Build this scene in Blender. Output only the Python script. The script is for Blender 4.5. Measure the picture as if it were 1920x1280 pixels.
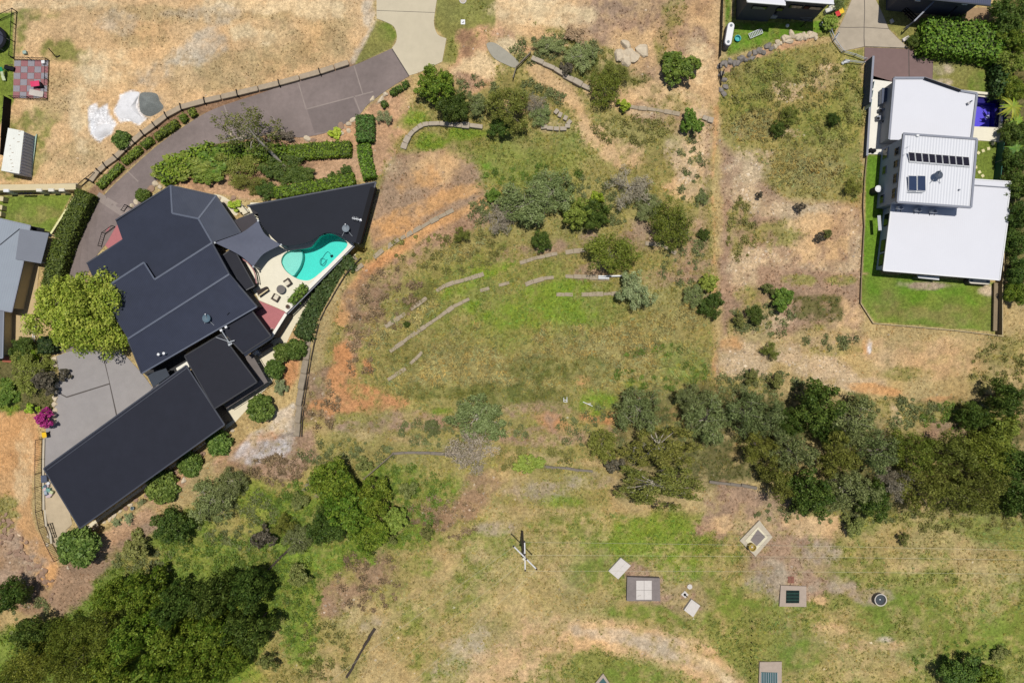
import bpy, bmesh, math, random
import numpy as np
from mathutils import Vector, Matrix, Quaternion
from mathutils.geometry import delaunay_2d_cdt

random.seed(7); rng = np.random.default_rng(7)
scene = bpy.context.scene
COL = scene.collection
for o in list(bpy.data.objects): bpy.data.objects.remove(o)

# ------------------------------------------------------------------ camera, sky, sun, exposure
CAM_H = 1280/12.0                      # a drone about 107 m above the plot, looking straight down
cd = bpy.data.cameras.new('camera'); cam = bpy.data.objects.new('camera', cd); COL.objects.link(cam)
cam.location = (0, 0, CAM_H); cam.rotation_euler = (0, 0, 0)
cd.sensor_width = 36; cd.lens = 24; cd.clip_end = 2000; cd.clip_start = 1
scene.camera = cam
SUN_EL, SUN_AZ = math.radians(81), math.radians(8)      # azimuth measured from image-up (+Y) towards +X
sd = Vector((math.sin(SUN_AZ)*math.cos(SUN_EL), math.cos(SUN_AZ)*math.cos(SUN_EL), math.sin(SUN_EL)))
w = bpy.data.worlds.new('World'); scene.world = w; w.use_nodes = True
nt = w.node_tree; bg = nt.nodes['Background']
sky = nt.nodes.new('ShaderNodeTexSky'); sky.sky_type = 'NISHITA'; sky.sun_disc = False
sky.sun_elevation = SUN_EL; sky.sun_rotation = SUN_AZ; sky.air_density = 1.0; sky.dust_density = 1.0
nt.links.new(sky.outputs[0], bg.inputs[0]); bg.inputs[1].default_value = 0.07
sl = bpy.data.lights.new('sun', 'SUN'); sl.energy = 4.3; sl.angle = math.radians(0.55); sl.color = (1, 0.965, 0.9)
so = bpy.data.objects.new('sun', sl); COL.objects.link(so)
so.location = (0, 0, 150); so.rotation_euler = sd.to_track_quat('Z', 'Y').to_euler()
vs = scene.view_settings; vs.view_transform = 'Standard'; vs.look = 'None'; vs.gamma = 1; vs.use_curve_mapping = False
vs.exposure = 0.1
F = 1.62                               # displayed value of a white sheet in this light

# ------------------------------------------------------------------ colour and material helpers
def lin(c):
    c = c/255.0
    return c/12.92 if c <= 0.04045 else ((c+0.055)/1.055)**2.4
def C(r, g, b): return (min(.85, lin(r)/F), min(.85, lin(g)/F), min(.85, lin(b)/F), 1)
MATS = {}
def mat(name, rgb, rough=.8, var=.12, scale=1.2, bump=0., bscale=8., metal=0., spec=.3, ribs=None, var2=0., rgb2=None):
    """procedural material: flat colour broken by two sizes of noise, optional ribs (angle degrees, spacing m)"""
    if name in MATS: return MATS[name]
    m = bpy.data.materials.new(name); m.use_nodes = True; n = m.node_tree.nodes; l = m.node_tree.links
    b = n['Principled BSDF']; b.inputs['Roughness'].default_value = rough; b.inputs['Metallic'].default_value = metal
    b.inputs['Specular IOR Level'].default_value = spec
    tc = n.new('ShaderNodeTexCoord'); geo = n.new('ShaderNodeNewGeometry')
    a = C(*rgb)
    nz = n.new('ShaderNodeTexNoise'); nz.inputs['Scale'].default_value = scale; nz.inputs['Detail'].default_value = 8
    nz.inputs['Roughness'].default_value = .65
    l.new(geo.outputs['Position'], nz.inputs['Vector'])
    rp = n.new('ShaderNodeValToRGB'); l.new(nz.outputs[0], rp.inputs[0])
    rp.color_ramp.elements[0].position = .3; rp.color_ramp.elements[1].position = .72
    lo = [a[i]*(1-var) for i in range(3)]+[1]; hi = [min(.9, a[i]*(1+var)) for i in range(3)]+[1]
    if rgb2: hi = list(C(*rgb2))
    rp.color_ramp.elements[0].color = lo; rp.color_ramp.elements[1].color = hi
    out = rp.outputs[0]
    if var2:
        n2 = n.new('ShaderNodeTexNoise'); n2.inputs['Scale'].default_value = scale*.12; n2.inputs['Detail'].default_value = 4
        l.new(geo.outputs['Position'], n2.inputs['Vector'])
        mr = n.new('ShaderNodeMapRange'); mr.inputs[1].default_value = .3; mr.inputs[2].default_value = .7
        mr.inputs[3].default_value = 1-var2; mr.inputs[4].default_value = 1+var2
        l.new(n2.outputs[0], mr.inputs[0])
        mx = n.new('ShaderNodeMix'); mx.data_type = 'RGBA'; mx.blend_type = 'MULTIPLY'; mx.inputs[0].default_value = 1
        l.new(out, mx.inputs[6]); l.new(mr.outputs[0], mx.inputs[7]); out = mx.outputs[2]
    l.new(out, b.inputs['Base Color'])
    hgt = None
    if ribs:
        mp = n.new('ShaderNodeMapping'); mp.inputs['Rotation'].default_value = (0, 0, math.radians(ribs[0]))
        l.new(geo.outputs['Position'], mp.inputs[0])
        wv = n.new('ShaderNodeTexWave'); wv.inputs['Scale'].default_value = .314/ribs[1]; wv.bands_direction = 'X'
        l.new(mp.outputs[0], wv.inputs[0]); 
        bp = n.new('ShaderNodeBump'); bp.inputs['Strength'].default_value = ribs[2] if len(ribs) > 2 else .6; bp.inputs['Distance'].default_value = .04
        l.new(wv.outputs[1], bp.inputs['Height']); l.new(bp.outputs[0], b.inputs['Normal'])
    elif bump:
        n3 = n.new('ShaderNodeTexNoise'); n3.inputs['Scale'].default_value = bscale; n3.inputs['Detail'].default_value = 6
        l.new(geo.outputs['Position'], n3.inputs['Vector'])
        bp = n.new('ShaderNodeBump'); bp.inputs['Strength'].default_value = bump; bp.inputs['Distance'].default_value = .05
        l.new(n3.outputs[0], bp.inputs['Height']); l.new(bp.outputs[0], b.inputs['Normal'])
    MATS[name] = m; return m

def leaf_material(name, transl=.25, jitter=.16):
    m = bpy.data.materials.new(name); m.use_nodes = True; n = m.node_tree.nodes; l = m.node_tree.links
    b = n['Principled BSDF']; b.inputs['Roughness'].default_value = .55; b.inputs['Specular IOR Level'].default_value = .25
    at = n.new('ShaderNodeAttribute'); at.attribute_name = 'Col'
    oi = n.new('ShaderNodeObjectInfo')
    hs = n.new('ShaderNodeHueSaturation'); l.new(at.outputs[0], hs.inputs['Color'])
    r1 = n.new('ShaderNodeMapRange'); r1.inputs[3].default_value = 1-jitter; r1.inputs[4].default_value = 1+jitter
    l.new(oi.outputs['Random'], r1.inputs[0]); l.new(r1.outputs[0], hs.inputs['Value'])
    mu = n.new('ShaderNodeMath'); mu.operation = 'FRACT'; m2 = n.new('ShaderNodeMath'); m2.operation = 'MULTIPLY'; m2.inputs[1].default_value = 7.31
    l.new(oi.outputs['Random'], m2.inputs[0]); l.new(m2.outputs[0], mu.inputs[0])
    r2 = n.new('ShaderNodeMapRange'); r2.inputs[3].default_value = .487; r2.inputs[4].default_value = .513
    l.new(mu.outputs[0], r2.inputs[0]); l.new(r2.outputs[0], hs.inputs['Hue'])
    l.new(hs.outputs[0], b.inputs['Base Color'])
    t = n.new('ShaderNodeBsdfTranslucent'); l.new(hs.outputs[0], t.inputs[0])
    mx = n.new('ShaderNodeMixShader'); mx.inputs[0].default_value = transl
    l.new(b.outputs[0], mx.inputs[1]); l.new(t.outputs[0], mx.inputs[2])
    l.new(mx.outputs[0], n['Material Output'].inputs[0])
    MATS[name] = m; return m
LEAF = leaf_material('foliage'); GRASSM = leaf_material('grass_blades', .3, 0)

# ------------------------------------------------------------------ noise (numpy)
_perm = rng.random((256, 256))
def vnoise(x, y, s, o=0.):
    x = np.asarray(x, float)/s+o*17.3+1000; y = np.asarray(y, float)/s+o*31.7+1000
    xi = np.floor(x).astype(int); yi = np.floor(y).astype(int); fx = x-xi; fy = y-yi
    fx = fx*fx*(3-2*fx); fy = fy*fy*(3-2*fy)
    a = _perm[xi % 256, yi % 256]; b = _perm[(xi+1) % 256, yi % 256]
    c = _perm[xi % 256, (yi+1) % 256]; d = _perm[(xi+1) % 256, (yi+1) % 256]
    return (a*(1-fx)+b*fx)*(1-fy)+(c*(1-fx)+d*fx)*fy
def fnoise(x, y, s, o=0., n=4):
    t = 0; amp = 1; tot = 0
    for i in range(n):
        t = t+amp*vnoise(x, y, s/2**i, o+i*3.1); tot += amp; amp *= .55
    return t/tot
def sstep(a, b, v):
    t = np.clip((v-a)/(b-a), 0, 1); return t*t*(3-2*t)

# ------------------------------------------------------------------ places: photo pixel + height -> point in the world
def A(px, py, z):                      # the point at absolute height z seen at this pixel
    k = (CAM_H-z)/1280.0
    return Vector(((px-960)*k, (640-py)*k, z))
def pdist(X, Y, poly):
    """distance to polygon (0 inside) and inside mask; X, Y arrays"""
    P = np.array([(p[0], p[1]) for p in poly], float); Q = np.roll(P, -1, 0)
    d2 = np.full(X.shape, 1e18); ins = np.zeros(X.shape, bool)
    for (x0, y0), (x1, y1) in zip(P, Q):
        ex, ey = x1-x0, y1-y0; L = ex*ex+ey*ey+1e-12
        t = np.clip(((X-x0)*ex+(Y-y0)*ey)/L, 0, 1)
        d2 = np.minimum(d2, (X-x0-t*ex)**2+(Y-y0-t*ey)**2)
        c = (y0 > Y) != (y1 > Y)
        with np.errstate(all='ignore'):
            c &= X < (x1-x0)*(Y-y0)/((y1-y0) if y1 != y0 else 1e-12)+x0
        ins ^= c
    return np.sqrt(d2), ins
def ldist(X, Y, pts):
    d2 = np.full(X.shape, 1e18)
    for (x0, y0), (x1, y1) in zip(pts[:-1], pts[1:]):
        ex, ey = x1-x0, y1-y0; L = ex*ex+ey*ey+1e-12
        t = np.clip(((X-x0)*ex+(Y-y0)*ey)/L, 0, 1)
        d2 = np.minimum(d2, (X-x0-t*ex)**2+(Y-y0-t*ey)**2)
    return np.sqrt(d2)
def smooth(pts, n=6, closed=True):
    P = [Vector(p) for p in pts]; m = len(P); out = []
    for i in range(m if closed else m-1):
        if closed: a, b, c, d = P[i-1], P[i], P[(i+1) % m], P[(i+2) % m]
        else: a, b, c, d = P[max(i-1, 0)], P[i], P[i+1], P[min(i+2, m-1)]
        for k in range(n):
            t = k/n
            out.append(tuple(.5*((2*b)+(c-a)*t+(2*a-5*b+4*c-d)*t*t+(3*b-a-3*c+d)*t**3)))
    if not closed: out.append(tuple(P[-1]))
    return out

# ------------------------------------------------------------------ terrain
ZL, ZP, ZR = 2.8, 0.75, 0.9            # level of the left house, of its lower path, and of the right house
PADS = [
 ([(95, 640), (165, 480), (220, 405), (320, 345), (470, 380), (700, 335), (690, 470), (540, 600), (430, 800), (150, 1010), (95, 960), (72, 850)], ZL, 9.),
 ([(672, 468), (540, 588), (510, 634), (458, 668), (488, 712), (405, 768), (424, 800), (152, 993), (140, 1010), (200, 990), (440, 830), (548, 812), (556, 740), (590, 610), (650, 505), (690, 470)], ZP, .35),
 ([(1600, 80), (1760, 80), (1885, 90), (1905, 420), (1885, 640), (1630, 620), (1605, 560), (1612, 200)], ZR, 5.),
 ([(-60, 400), (100, 380), (160, 345), (60, 690), (-60, 690)], 1.4, 4.),
]
STEP = .3; GX0, GX1, GY0, GY1 = -99., 99., -69., 69.
NX = int(round((GX1-GX0)/STEP))+1; NY = int(round((GY1-GY0)/STEP))+1
gx = np.linspace(GX0, GX1, NX); gy = np.linspace(GY0, GY1, NY)
X, Y = np.meshgrid(gx, gy)
HM = .03*Y; wild = np.ones_like(X)
for poly, pz, fall in PADS:
    wp = [A(p[0], p[1], pz) for p in poly]
    d, ins = pdist(X, Y, wp); d[ins] = 0
    m = 1-sstep(0, fall, d); HM = HM*(1-m)+pz*m; wild *= 1-m
edge = np.minimum.reduce([X-GX0, GX1-X, Y-GY0, GY1-Y]); fade = sstep(0, 6, edge)
HM = .03*Y*(1-fade)+HM*fade
RELIEF = ((fnoise(X, Y, 7, 1)-.5)*.55+(fnoise(X, Y, 1.6, 2)-.5)*.22)*wild*fade
for poly in ([(820, -40), (837, 73), (829, 116), (767, 143), (692, 194), (655, 226), (560, 258), (470, 258), (350, 300), (296, 335), (200, 455), (150, 655), (98, 665), (108, 530), (195, 366), (345, 237), (480, 178), (735, 91), (706, 35), (706, -40)],
             [(1597, -40), (1562, 75), (1580, 96), (1620, 118), (1636, 150), (1748, 160), (1750, 115), (1642, 0), (1642, -40)]):
    d, ins = pdist(X, Y, [A(p[0], p[1], 1.0) for p in poly]); d[ins] = 0; RELIEF *= sstep(.5, 3, d)
HM += RELIEF
HMF = HM.copy()                        # surface used for standing things (before hollows under paving and pools)
def zt(x, y):
    fx = min(max((x-GX0)/STEP, 0), NX-1.001); fy = min(max((y-GY0)/STEP, 0), NY-1.001)
    i, j = int(fx), int(fy); a, b = fx-i, fy-j
    return float((HMF[j, i]*(1-a)+HMF[j, i+1]*a)*(1-b)+(HMF[j+1, i]*(1-a)+HMF[j+1, i+1]*a)*b)
def W(px, py, h=0.):                   # the point h above the ground seen at this pixel
    z = h
    for _ in range(6):
        p = A(px, py, z); z = zt(p.x, p.y)+h
    return A(px, py, z)
def GR(px, py, h=0.):                  # the ground under the point that is seen at this pixel at height h
    p = W(px, py, h); p.z = zt(p.x, p.y); return p

# ------------------------------------------------------------------ object helpers
WL, WM = {}, {}
def link(o, parent=None, loc=None):
    COL.objects.link(o)
    if loc is None: loc = Vector((0, 0, 0))
    WL[o.name] = Vector(loc)
    o.location = Vector(loc)
    q = o.rotation_quaternion if o.rotation_mode == 'QUATERNION' else o.rotation_euler
    WM[o.name] = Matrix.LocRotScale(Vector(loc), q, o.scale)
    if parent is not None:
        o.parent = parent; o.matrix_parent_inverse = WM[parent.name].inverted()
    return o
def tag(o, label=None, cat=None, group=None, kind=None):
    if label: o['label'] = label
    if cat: o['category'] = cat
    if group: o['group'] = group
    if kind: o['kind'] = kind
    return o
def root(name, loc, label, cat, group=None):
    o = bpy.data.objects.new(name, None); o.empty_display_size = .3
    return tag(link(o, None, loc), label, cat, group)
def mesh(name, verts, faces, m, parent=None, origin=None, smooth_=False):
    vv = [Vector(v) for v in verts]
    if origin is None:
        if parent is not None: origin = WL[parent.name]
        else:
            xs = [v.x for v in vv]; ys = [v.y for v in vv]; zs = [v.z for v in vv]
            origin = Vector(((min(xs)+max(xs))/2, (min(ys)+max(ys))/2, min(zs)))
    me = bpy.data.meshes.new(name); me.from_pydata([tuple(v-origin) for v in vv], [], faces); me.update()
    bm = bmesh.new(); bm.from_mesh(me); bmesh.ops.recalc_face_normals(bm, faces=bm.faces)
    bmesh.ops.triangulate(bm, faces=[f for f in bm.faces if len(f.verts) > 4]); bm.to_mesh(me); bm.free()
    if smooth_: me.polygons.foreach_set('use_smooth', [True]*len(me.polygons))
    me.materials.append(m)
    return link(bpy.data.objects.new(name, me), parent, origin)
def prism(name, top, thick, m, parent=None, zbot=None):
    """slab under a (possibly sloping) polygon of 3D points"""
    n = len(top); top = [Vector(p) for p in top]
    bot = [Vector((p.x, p.y, zbot if zbot is not None else p.z-thick)) for p in top]
    f = [list(range(n)), list(range(2*n-1, n-1, -1))]+[[i, (i+1) % n, n+(i+1) % n, n+i] for i in range(n)]
    return mesh(name, top+bot, f, m, parent)
def inset(pts, d):
    """move a polygon inwards by d metres (mitred), points are Vectors"""
    n = len(pts); ar = sum(pts[i].x*pts[(i+1) % n].y-pts[(i+1) % n].x*pts[i].y for i in range(n)); s = 1 if ar > 0 else -1
    out = []
    for i in range(n):
        a, b, c = pts[i-1], pts[i], pts[(i+1) % n]
        u = Vector((b.x-a.x, b.y-a.y)); v = Vector((c.x-b.x, c.y-b.y))
        if u.length < 1e-6 or v.length < 1e-6: out.append(b.copy()); continue
        u.normalize(); v.normalize(); n1 = Vector((-u.y, u.x))*s; n2 = Vector((-v.y, v.x))*s
        k = n1+n2; k = k/max(.25, k.length_squared)*2
        out.append(Vector((b.x+k.x*d, b.y+k.y*d, b.z)))
    return out
UNIT = {}
def unit(kind, m):
    key = (kind, m.name)
    if key in UNIT: return UNIT[key]
    bm = bmesh.new()
    if kind == 'cube': bmesh.ops.create_cube(bm, size=1)
    elif kind == 'cyl': bmesh.ops.create_cone(bm, cap_ends=True, segments=10, radius1=.5, radius2=.5, depth=1)
    elif kind == 'block':
        bmesh.ops.create_cube(bm, size=1); bmesh.ops.bevel(bm, geom=bm.edges[:], offset=.06, segments=1, affect='EDGES')
    me = bpy.data.meshes.new(kind+'_'+m.name); bm.to_mesh(me); bm.free(); me.materials.append(m)
    UNIT[key] = me; return me
def box(name, center, size, rz, m, parent=None, kind='cube', rx=0, ry=0):
    o = bpy.data.objects.new(name, unit(kind, m)); o.scale = size; o.rotation_euler = (rx, ry, rz)
    return link(o, parent, center)
def bar(name, p, q, wd, m, parent=None, kind='cube', wd2=None):
    p, q = Vector(p), Vector(q); d = q-p
    o = bpy.data.objects.new(name, unit(kind, m)); o.scale = (wd, wd2 or wd, d.length)
    o.rotation_mode = 'QUATERNION'; o.rotation_quaternion = d.to_track_quat('Z', 'Y')
    return link(o, parent, (p+q)/2)
def lathe(name, prof, loc, m, parent=None, n=20, cap=True):
    """profile [(r,z)] turned about z at loc"""
    vs_, fs = [], []
    for (r, z) in prof:
        for k in range(n):
            a = 2*math.pi*k/n; vs_.append(Vector((loc[0]+r*math.cos(a), loc[1]+r*math.sin(a), loc[2]+z)))
    for i in range(len(prof)-1):
        for k in range(n):
            fs.append([i*n+k, i*n+(k+1) % n, (i+1)*n+(k+1) % n, (i+1)*n+k])
    if cap: fs.append(list(range(n))[::-1]); fs.append([(len(prof)-1)*n+k for k in range(n)])
    return mesh(name, vs_, fs, m, parent, None if parent is not None else Vector(loc))
PAVED = []                              # (polygon world xy, depth the soil below is lowered, margin)
def drape(name, pts, m, off=.05, parent=None, holes=(), skirt=.18, flat=None, grid=1.2, dig=.14, world=False, structure=True):
    """sheet lying on the ground inside a polygon of photo pixels"""
    wp = [Vector(p) if world else (A(p[0], p[1], flat) if flat is not None else W(p[0], p[1], off)) for p in pts]
    hp = [[(A(p[0], p[1], flat) if flat is not None else W(p[0], p[1], off)) for p in h] for h in holes]
    def dens(L):
        out = []
        for i in range(len(L)):
            a, b = L[i], L[(i+1) % len(L)]; n = max(1, int((b-a).length/grid))
            out += [a.lerp(b, k/n) for k in range(n)]
        return out
    rings = [dens(wp)]+[dens(h) for h in hp]
    V, E = [], []
    for r in rings:
        s = len(V); V += [Vector((p.x, p.y)) for p in r]; E += [(s+i, s+(i+1) % len(r)) for i in range(len(r))]
    xs = [p.x for p in V]; ys = [p.y for p in V]
    if flat is None:
        xx, yy = np.meshgrid(np.arange(min(xs), max(xs), grid), np.arange(min(ys), max(ys), grid)); xx = xx.ravel(); yy = yy.ravel()
        d, i_ = pdist(xx, yy, rings[0]); k = i_ & (d > grid*.35)
        for h in rings[1:]:
            d, j_ = pdist(xx, yy, h); k &= (~j_) & (d > grid*.35)
        V += [Vector((a, b)) for a, b in zip(xx[k], yy[k])]
    ov, oe, of = delaunay_2d_cdt(V, E, [], 0, 1e-5)[:3]
    cx = np.array([sum(ov[i].x for i in f)/3 for f in of]); cy = np.array([sum(ov[i].y for i in f)/3 for f in of])
    _, k = pdist(cx, cy, rings[0])
    for h in rings[1:]: k &= ~pdist(cx, cy, h)[1]
    fs = [list(f) for f, q in zip(of, k) if q]
    vs_ = [Vector((p.x, p.y, flat if flat is not None else zt(p.x, p.y)+off)) for p in ov]
    # skirt
    if skirt:
        cnt = {}
        for f in fs:
            for a, b in zip(f, f[1:]+f[:1]): cnt[(min(a, b), max(a, b))] = cnt.get((min(a, b), max(a, b)), 0)+1
        low = {}
        for (a, b), c in cnt.items():
            if c == 1:
                for q in (a, b):
                    if q not in low: low[q] = len(vs_); vs_.append(vs_[q]-Vector((0, 0, skirt)))
                fs.append([a, b, low[b], low[a]])
    o = mesh(name, vs_, fs, m, parent)
    if parent is None and structure: o['kind'] = 'structure'
    if dig: PAVED.append((rings[0], dig, rings[1:]))
    return o
def strip(pts, wd):
    """polygon round a pixel polyline of width wd pixels"""
    P = [Vector(p) for p in pts]; L, R = [], []
    for i, p in enumerate(P):
        d = (P[min(i+1, len(P)-1)]-P[max(i-1, 0)]).normalized(); n = Vector((-d.y, d.x))*wd/2
        L.append(tuple(p+n)); R.append(tuple(p-n))
    return L+R[::-1]
# ================================================================== SETTING: paving
M_asph = mat('worn_driveway_concrete', (138, 124, 119), .9, .10, 1.5, .25, 20, var2=.16)
M_joint = mat('pale_joint', (160, 146, 138), .9, .1)
M_asph2 = mat('driveway_patch', (128, 115, 111), .9, .1, 1.5, .2, 20, var2=.08)
M_cream = mat('cream_concrete', (214, 201, 173), .85, .05, .8, .1, 20, var2=.05)
M_fore = mat('grey_forecourt_concrete', (163, 157, 154), .85, .07, .7, .12, 20, var2=.06)
M_dark = mat('dark_joint_filler', (95, 88, 84), .95)
M_white = mat('white_paving', (250, 245, 232), .8, .04, 2, var2=.03)
M_decks = mat('pale_deck_paving', (246, 238, 214), .8, .05, 1.5, var2=.04)
M_pink = mat('pink_paving', (190, 118, 120), .8, .07, 2)
M_brown = mat('brown_paving', (134, 110, 106), .85, .07, 1.2, .15, 18, var2=.05)
M_tan = mat('tan_concrete', (190, 176, 155), .88, .1, .8, .15, 16, var2=.1)
M_path = mat('cream_path_concrete', (238, 226, 196), .85, .05, 1.5, .1, 16, var2=.05)
M_yard = mat('sandy_concrete', (204, 184, 152), .9, .1, 1, .2, 12, var2=.1)

up = smooth([(735, 91), (700, 107), (660, 124), (600, 141), (530, 161), (480, 178), (400, 205), (345, 237), (290, 277), (240, 322), (195, 366), (160, 420), (130, 470), (108, 530), (100, 600), (98, 665)], 4, False)
lo = smooth([(150, 655), (150, 560), (175, 490), (200, 455), (222, 418), (250, 392), (280, 365), (296, 335), (350, 300), (400, 272), (470, 258), (520, 246), (560, 258), (622, 246), (655, 226), (675, 214), (692, 194), (730, 166), (767, 143)], 4, False)
driveway = drape('driveway', up+lo, M_asph, .06)
def joint(parent, a, b, wpx=2.2, m=None, off=.066):
    return drape('joint', strip([a, b], wpx), m or M_joint, off, parent, skirt=0, dig=0, grid=2)
for a, b in [((559, 154), (574, 205)), ((574, 205), (700, 172)), ((664, 124), (680, 176)), ((664, 181), (676, 212)), ((240, 322), (278, 358)), ((420, 197), (440, 255))]:
    joint(driveway, a, b)
drape('patch', [(186, 360), (205, 372), (250, 398), (232, 408), (178, 372)], M_joint, .068, driveway, skirt=0, dig=0)
drape('patch', [(576, 206), (662, 183), (674, 212), (655, 225), (622, 245), (590, 250)], M_asph2, .075, driveway, skirt=0, dig=0)
concrete_drive = drape('entry_drive', smooth([(706, -40), (706, 0), (706, 34)], 2, False)[:-1]+smooth([(706, 35), (722, 41), (738, 50), (744, 66), (742, 80), (735, 90)], 4, False)+[(767, 142)]+[(784, 137), (829, 116), (837, 73)]+smooth([(836, 72), (822, 66), (815, 52), (814, 35), (819, 0)], 4, False)+[(820, -40)], M_cream, .06)
joint(concrete_drive, (735, 92), (767, 143), 2.0, M_dark)
for a, b in [((706, 20), (815, 24)),]: joint(concrete_drive, a, b, .8, M_dark)
# grey forecourt cast in four bays
fore = drape('forecourt', [(103, 668), (150, 652), (225, 655), (268, 702), (285, 725), (350, 690), (350, 760), (120, 900), (84, 878), (86, 800), (104, 760), (112, 700)], M_dark, .03)
for q in [[(103, 668), (150, 652), (191, 660), (205, 718), (125, 743), (109, 735), (112, 700)],
          [(193, 660), (225, 655), (268, 702), (285, 725), (292, 720), (225, 800), (206.5, 719)],
          [(125, 745.5), (205, 720.5), (222, 800), (120, 900), (84, 878), (86, 800), (104, 760), (109, 737)]]:
    drape('slab', q, M_fore, .06, fore, skirt=.03, dig=0)
drape('slab', [(226, 802), (294, 722), (350, 692), (350, 760), (240, 830)], M_fore, .055, fore, skirt=.03, dig=0)
drape('garage_apron', [(84, 880), (120, 905), (150, 992), (142, 1012), (108, 1030), (92, 1010), (83, 960)], M_yard, .05)
drape('lower_path', [(425, 766), (503, 716), (473, 662), (505, 645), (530, 612), (575, 550), (655, 470), (668, 476), (592, 562), (552, 612), (536, 645), (518, 690), (510, 716), (442, 790), (430, 800), (415, 810), (150, 1003), (146, 990), (418, 800)], M_path, .04, flat=ZP+.04, dig=.1)
# pool terrace
pool_edge = smooth([(527, 490), (534, 475), (550, 469), (580, 464), (590, 455), (602, 442), (620, 438), (640, 446), (652, 459), (632, 484), (608, 505), (586, 523), (570, 526), (552, 520), (535, 507)], 4)
drape('pool_terrace', [(440, 440), (470, 380), (600, 380), (690, 400), (662, 458), (537, 585), (520, 577), (486, 563), (475, 545), (450, 500)], M_decks, flat=ZL+.05, holes=[pool_edge], dig=.15, skirt=.25)
drape('pink_patio', [(486, 563.5), (519.5, 577.5), (537, 586), (510, 630), (470, 600), (470, 565)], M_pink, flat=ZL+.05, dig=.15)
drape('side_porch', [(212, 415), (218, 408), (245, 430), (232, 455), (205, 468), (190, 452), (195, 438)], M_pink, .05)
# right hand properties
cdrive = drape('concrete_driveway', [(1597, -40), (1597, 0), (1582, 35), (1562, 75), (1580, 96), (1621, 88), (1704, 91), (1667, 55), (1642, 0), (1642, -40)], M_dark, .03)
for q in [[(1597, -40), (1619, -40), (1619.5, 51), (1574, 51), (1582, 35), (1597, 0)], [(1620.4, -40), (1642, -40), (1642, 0), (1666, 54), (1620.6, 51)],
          [(1573, 52), (1619.6, 52), (1620, 87.5), (1580, 96), (1562, 75)], [(1620.8, 52), (1666.5, 55), (1703, 90), (1621.4, 87)]]:
    drape('slab', q, M_tan, .06, cdrive, skirt=.03, dig=0)
bdrive = drape('paved_driveway', [(1621, 89), (1704, 92), (1735, 105), (1750, 115), (1748, 160), (1700, 160), (1636, 150), (1637, 107), (1620, 118)], M_dark, .03)
for q in [[(1621.5, 89.5), (1703, 92), (1704, 158), (1636, 149), (1637, 107), (1621, 117)], [(1704.6, 92.5), (1735, 105.5), (1749.5, 115.5), (1747.5, 159), (1705.5, 158.5)]]:
    drape('slab', q, M_brown, .06, bdrive, skirt=.03, dig=0)
drape('side_paving', [(1636, 142), (1680, 155), (1678, 262), (1660, 290), (1626, 289), (1630, 200)], M_white, flat=ZR+.06, dig=.2)
rp_edge = [(1826, 180), (1881, 187), (1875, 239.5), (1822, 237)]
drape('pool_surround', [(1800, 168), (1870, 175), (1870, 184), (1884, 186), (1878, 243), (1873, 266), (1815, 262), (1800, 250)], M_decks, flat=ZR+.07, holes=[rp_edge], dig=.2)
drape('back_lane', [(-40, 350), (60, 345), (145, 343), (150, 352), (60, 354), (-40, 358)], mat('lane_concrete', (178, 162, 140), .9, .1), .05)
drape('side_path', [(30, 490), (74, 494), (68, 560), (62, 630), (40, 636), (20, 670), (0, 670), (10, 580)], mat('sandy_path', (206, 180, 135), .9, .08), .05)
drape('rear_deck', [(1712, 42), (1690, 20), (1860, 14), (1852, 40)], mat('timber_deck', (170, 140, 105), .85, .15, 3), .08)
drape('spilled_concrete', smooth([(912, 84), (925, 80), (945, 92), (972, 116), (966, 127), (950, 122), (925, 108)], 4), mat('spill_grey', (172, 166, 150), .9, .08, 1.5, .3, 8), .09)

# ================================================================== ground
# kinds of ground: colour, tufts per m2, tuft height, tuft colour, stones per m2
G = {
 'tan':    ((216, 180, 134), 1.7, .13, (156, 130, 84), .08), 'sand':  ((226, 199, 156), .3, .1, (170, 145, 100), .05),
 'dry':    ((190, 166, 116), 4.5, .2, (190, 166, 108), .1),  'tuft':  ((190, 164, 120), 4., .18, (122, 100, 64), .1),
 'olive':  ((160, 148, 90), 9., .34, (166, 160, 90), .05),   'grass': ((144, 144, 76), 11., .36, (150, 156, 78), .02),
 'tall':   ((158, 146, 94), 13., .66, (186, 172, 112), .02),  'dark':  ((116, 116, 60), 11., .38, (124, 128, 64), .02),
 'lush':   ((122, 138, 58), 12., .4, (134, 156, 62), 0.),    'bright': ((130, 148, 56), 13., .36, (148, 170, 64), 0.),
 'lawn':   ((122, 138, 58), 2.5, .07, (126, 142, 60), 0.),   'lawnd': ((144, 140, 78), 2.5, .08, (140, 140, 72), 0.),
 'vivid':  ((110, 144, 46), 3., .08, (112, 150, 48), 0.),
 'orange': ((208, 162, 112), .5, .14, (170, 130, 82), .2),   'rust':  ((200, 146, 100), 4.0, .2, (160, 134, 84), .15),
 'pink':   ((172, 142, 116), 3., .24, (150, 122, 92), .15),  'litter': ((160, 130, 102), 3., .2, (146, 118, 90), 4.),
 'rock':   ((206, 180, 144), 1.6, .2, (150, 132, 90), 10.),  'rubble': ((176, 150, 126), 1., .2, (140, 122, 90), 9.),
 'gravel': ((204, 186, 160), .5, .1, (150, 140, 100), .6),   'grey':  ((178, 160, 136), 1.2, .12, (140, 128, 96), .3),
 'powder': ((238, 235, 234), .1, .08, (170, 160, 140), .2),  'soil':  ((200, 160, 124), .6, .12, (150, 118, 76), .5),
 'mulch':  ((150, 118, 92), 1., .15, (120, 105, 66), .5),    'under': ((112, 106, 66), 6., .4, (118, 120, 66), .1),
}
GK = list(G); GI = {k: i for i, k in enumerate(GK)}
PXg = 960+X*1280/(CAM_H-HM); PYg = 640-Y*1280/(CAM_H-HM)
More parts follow.
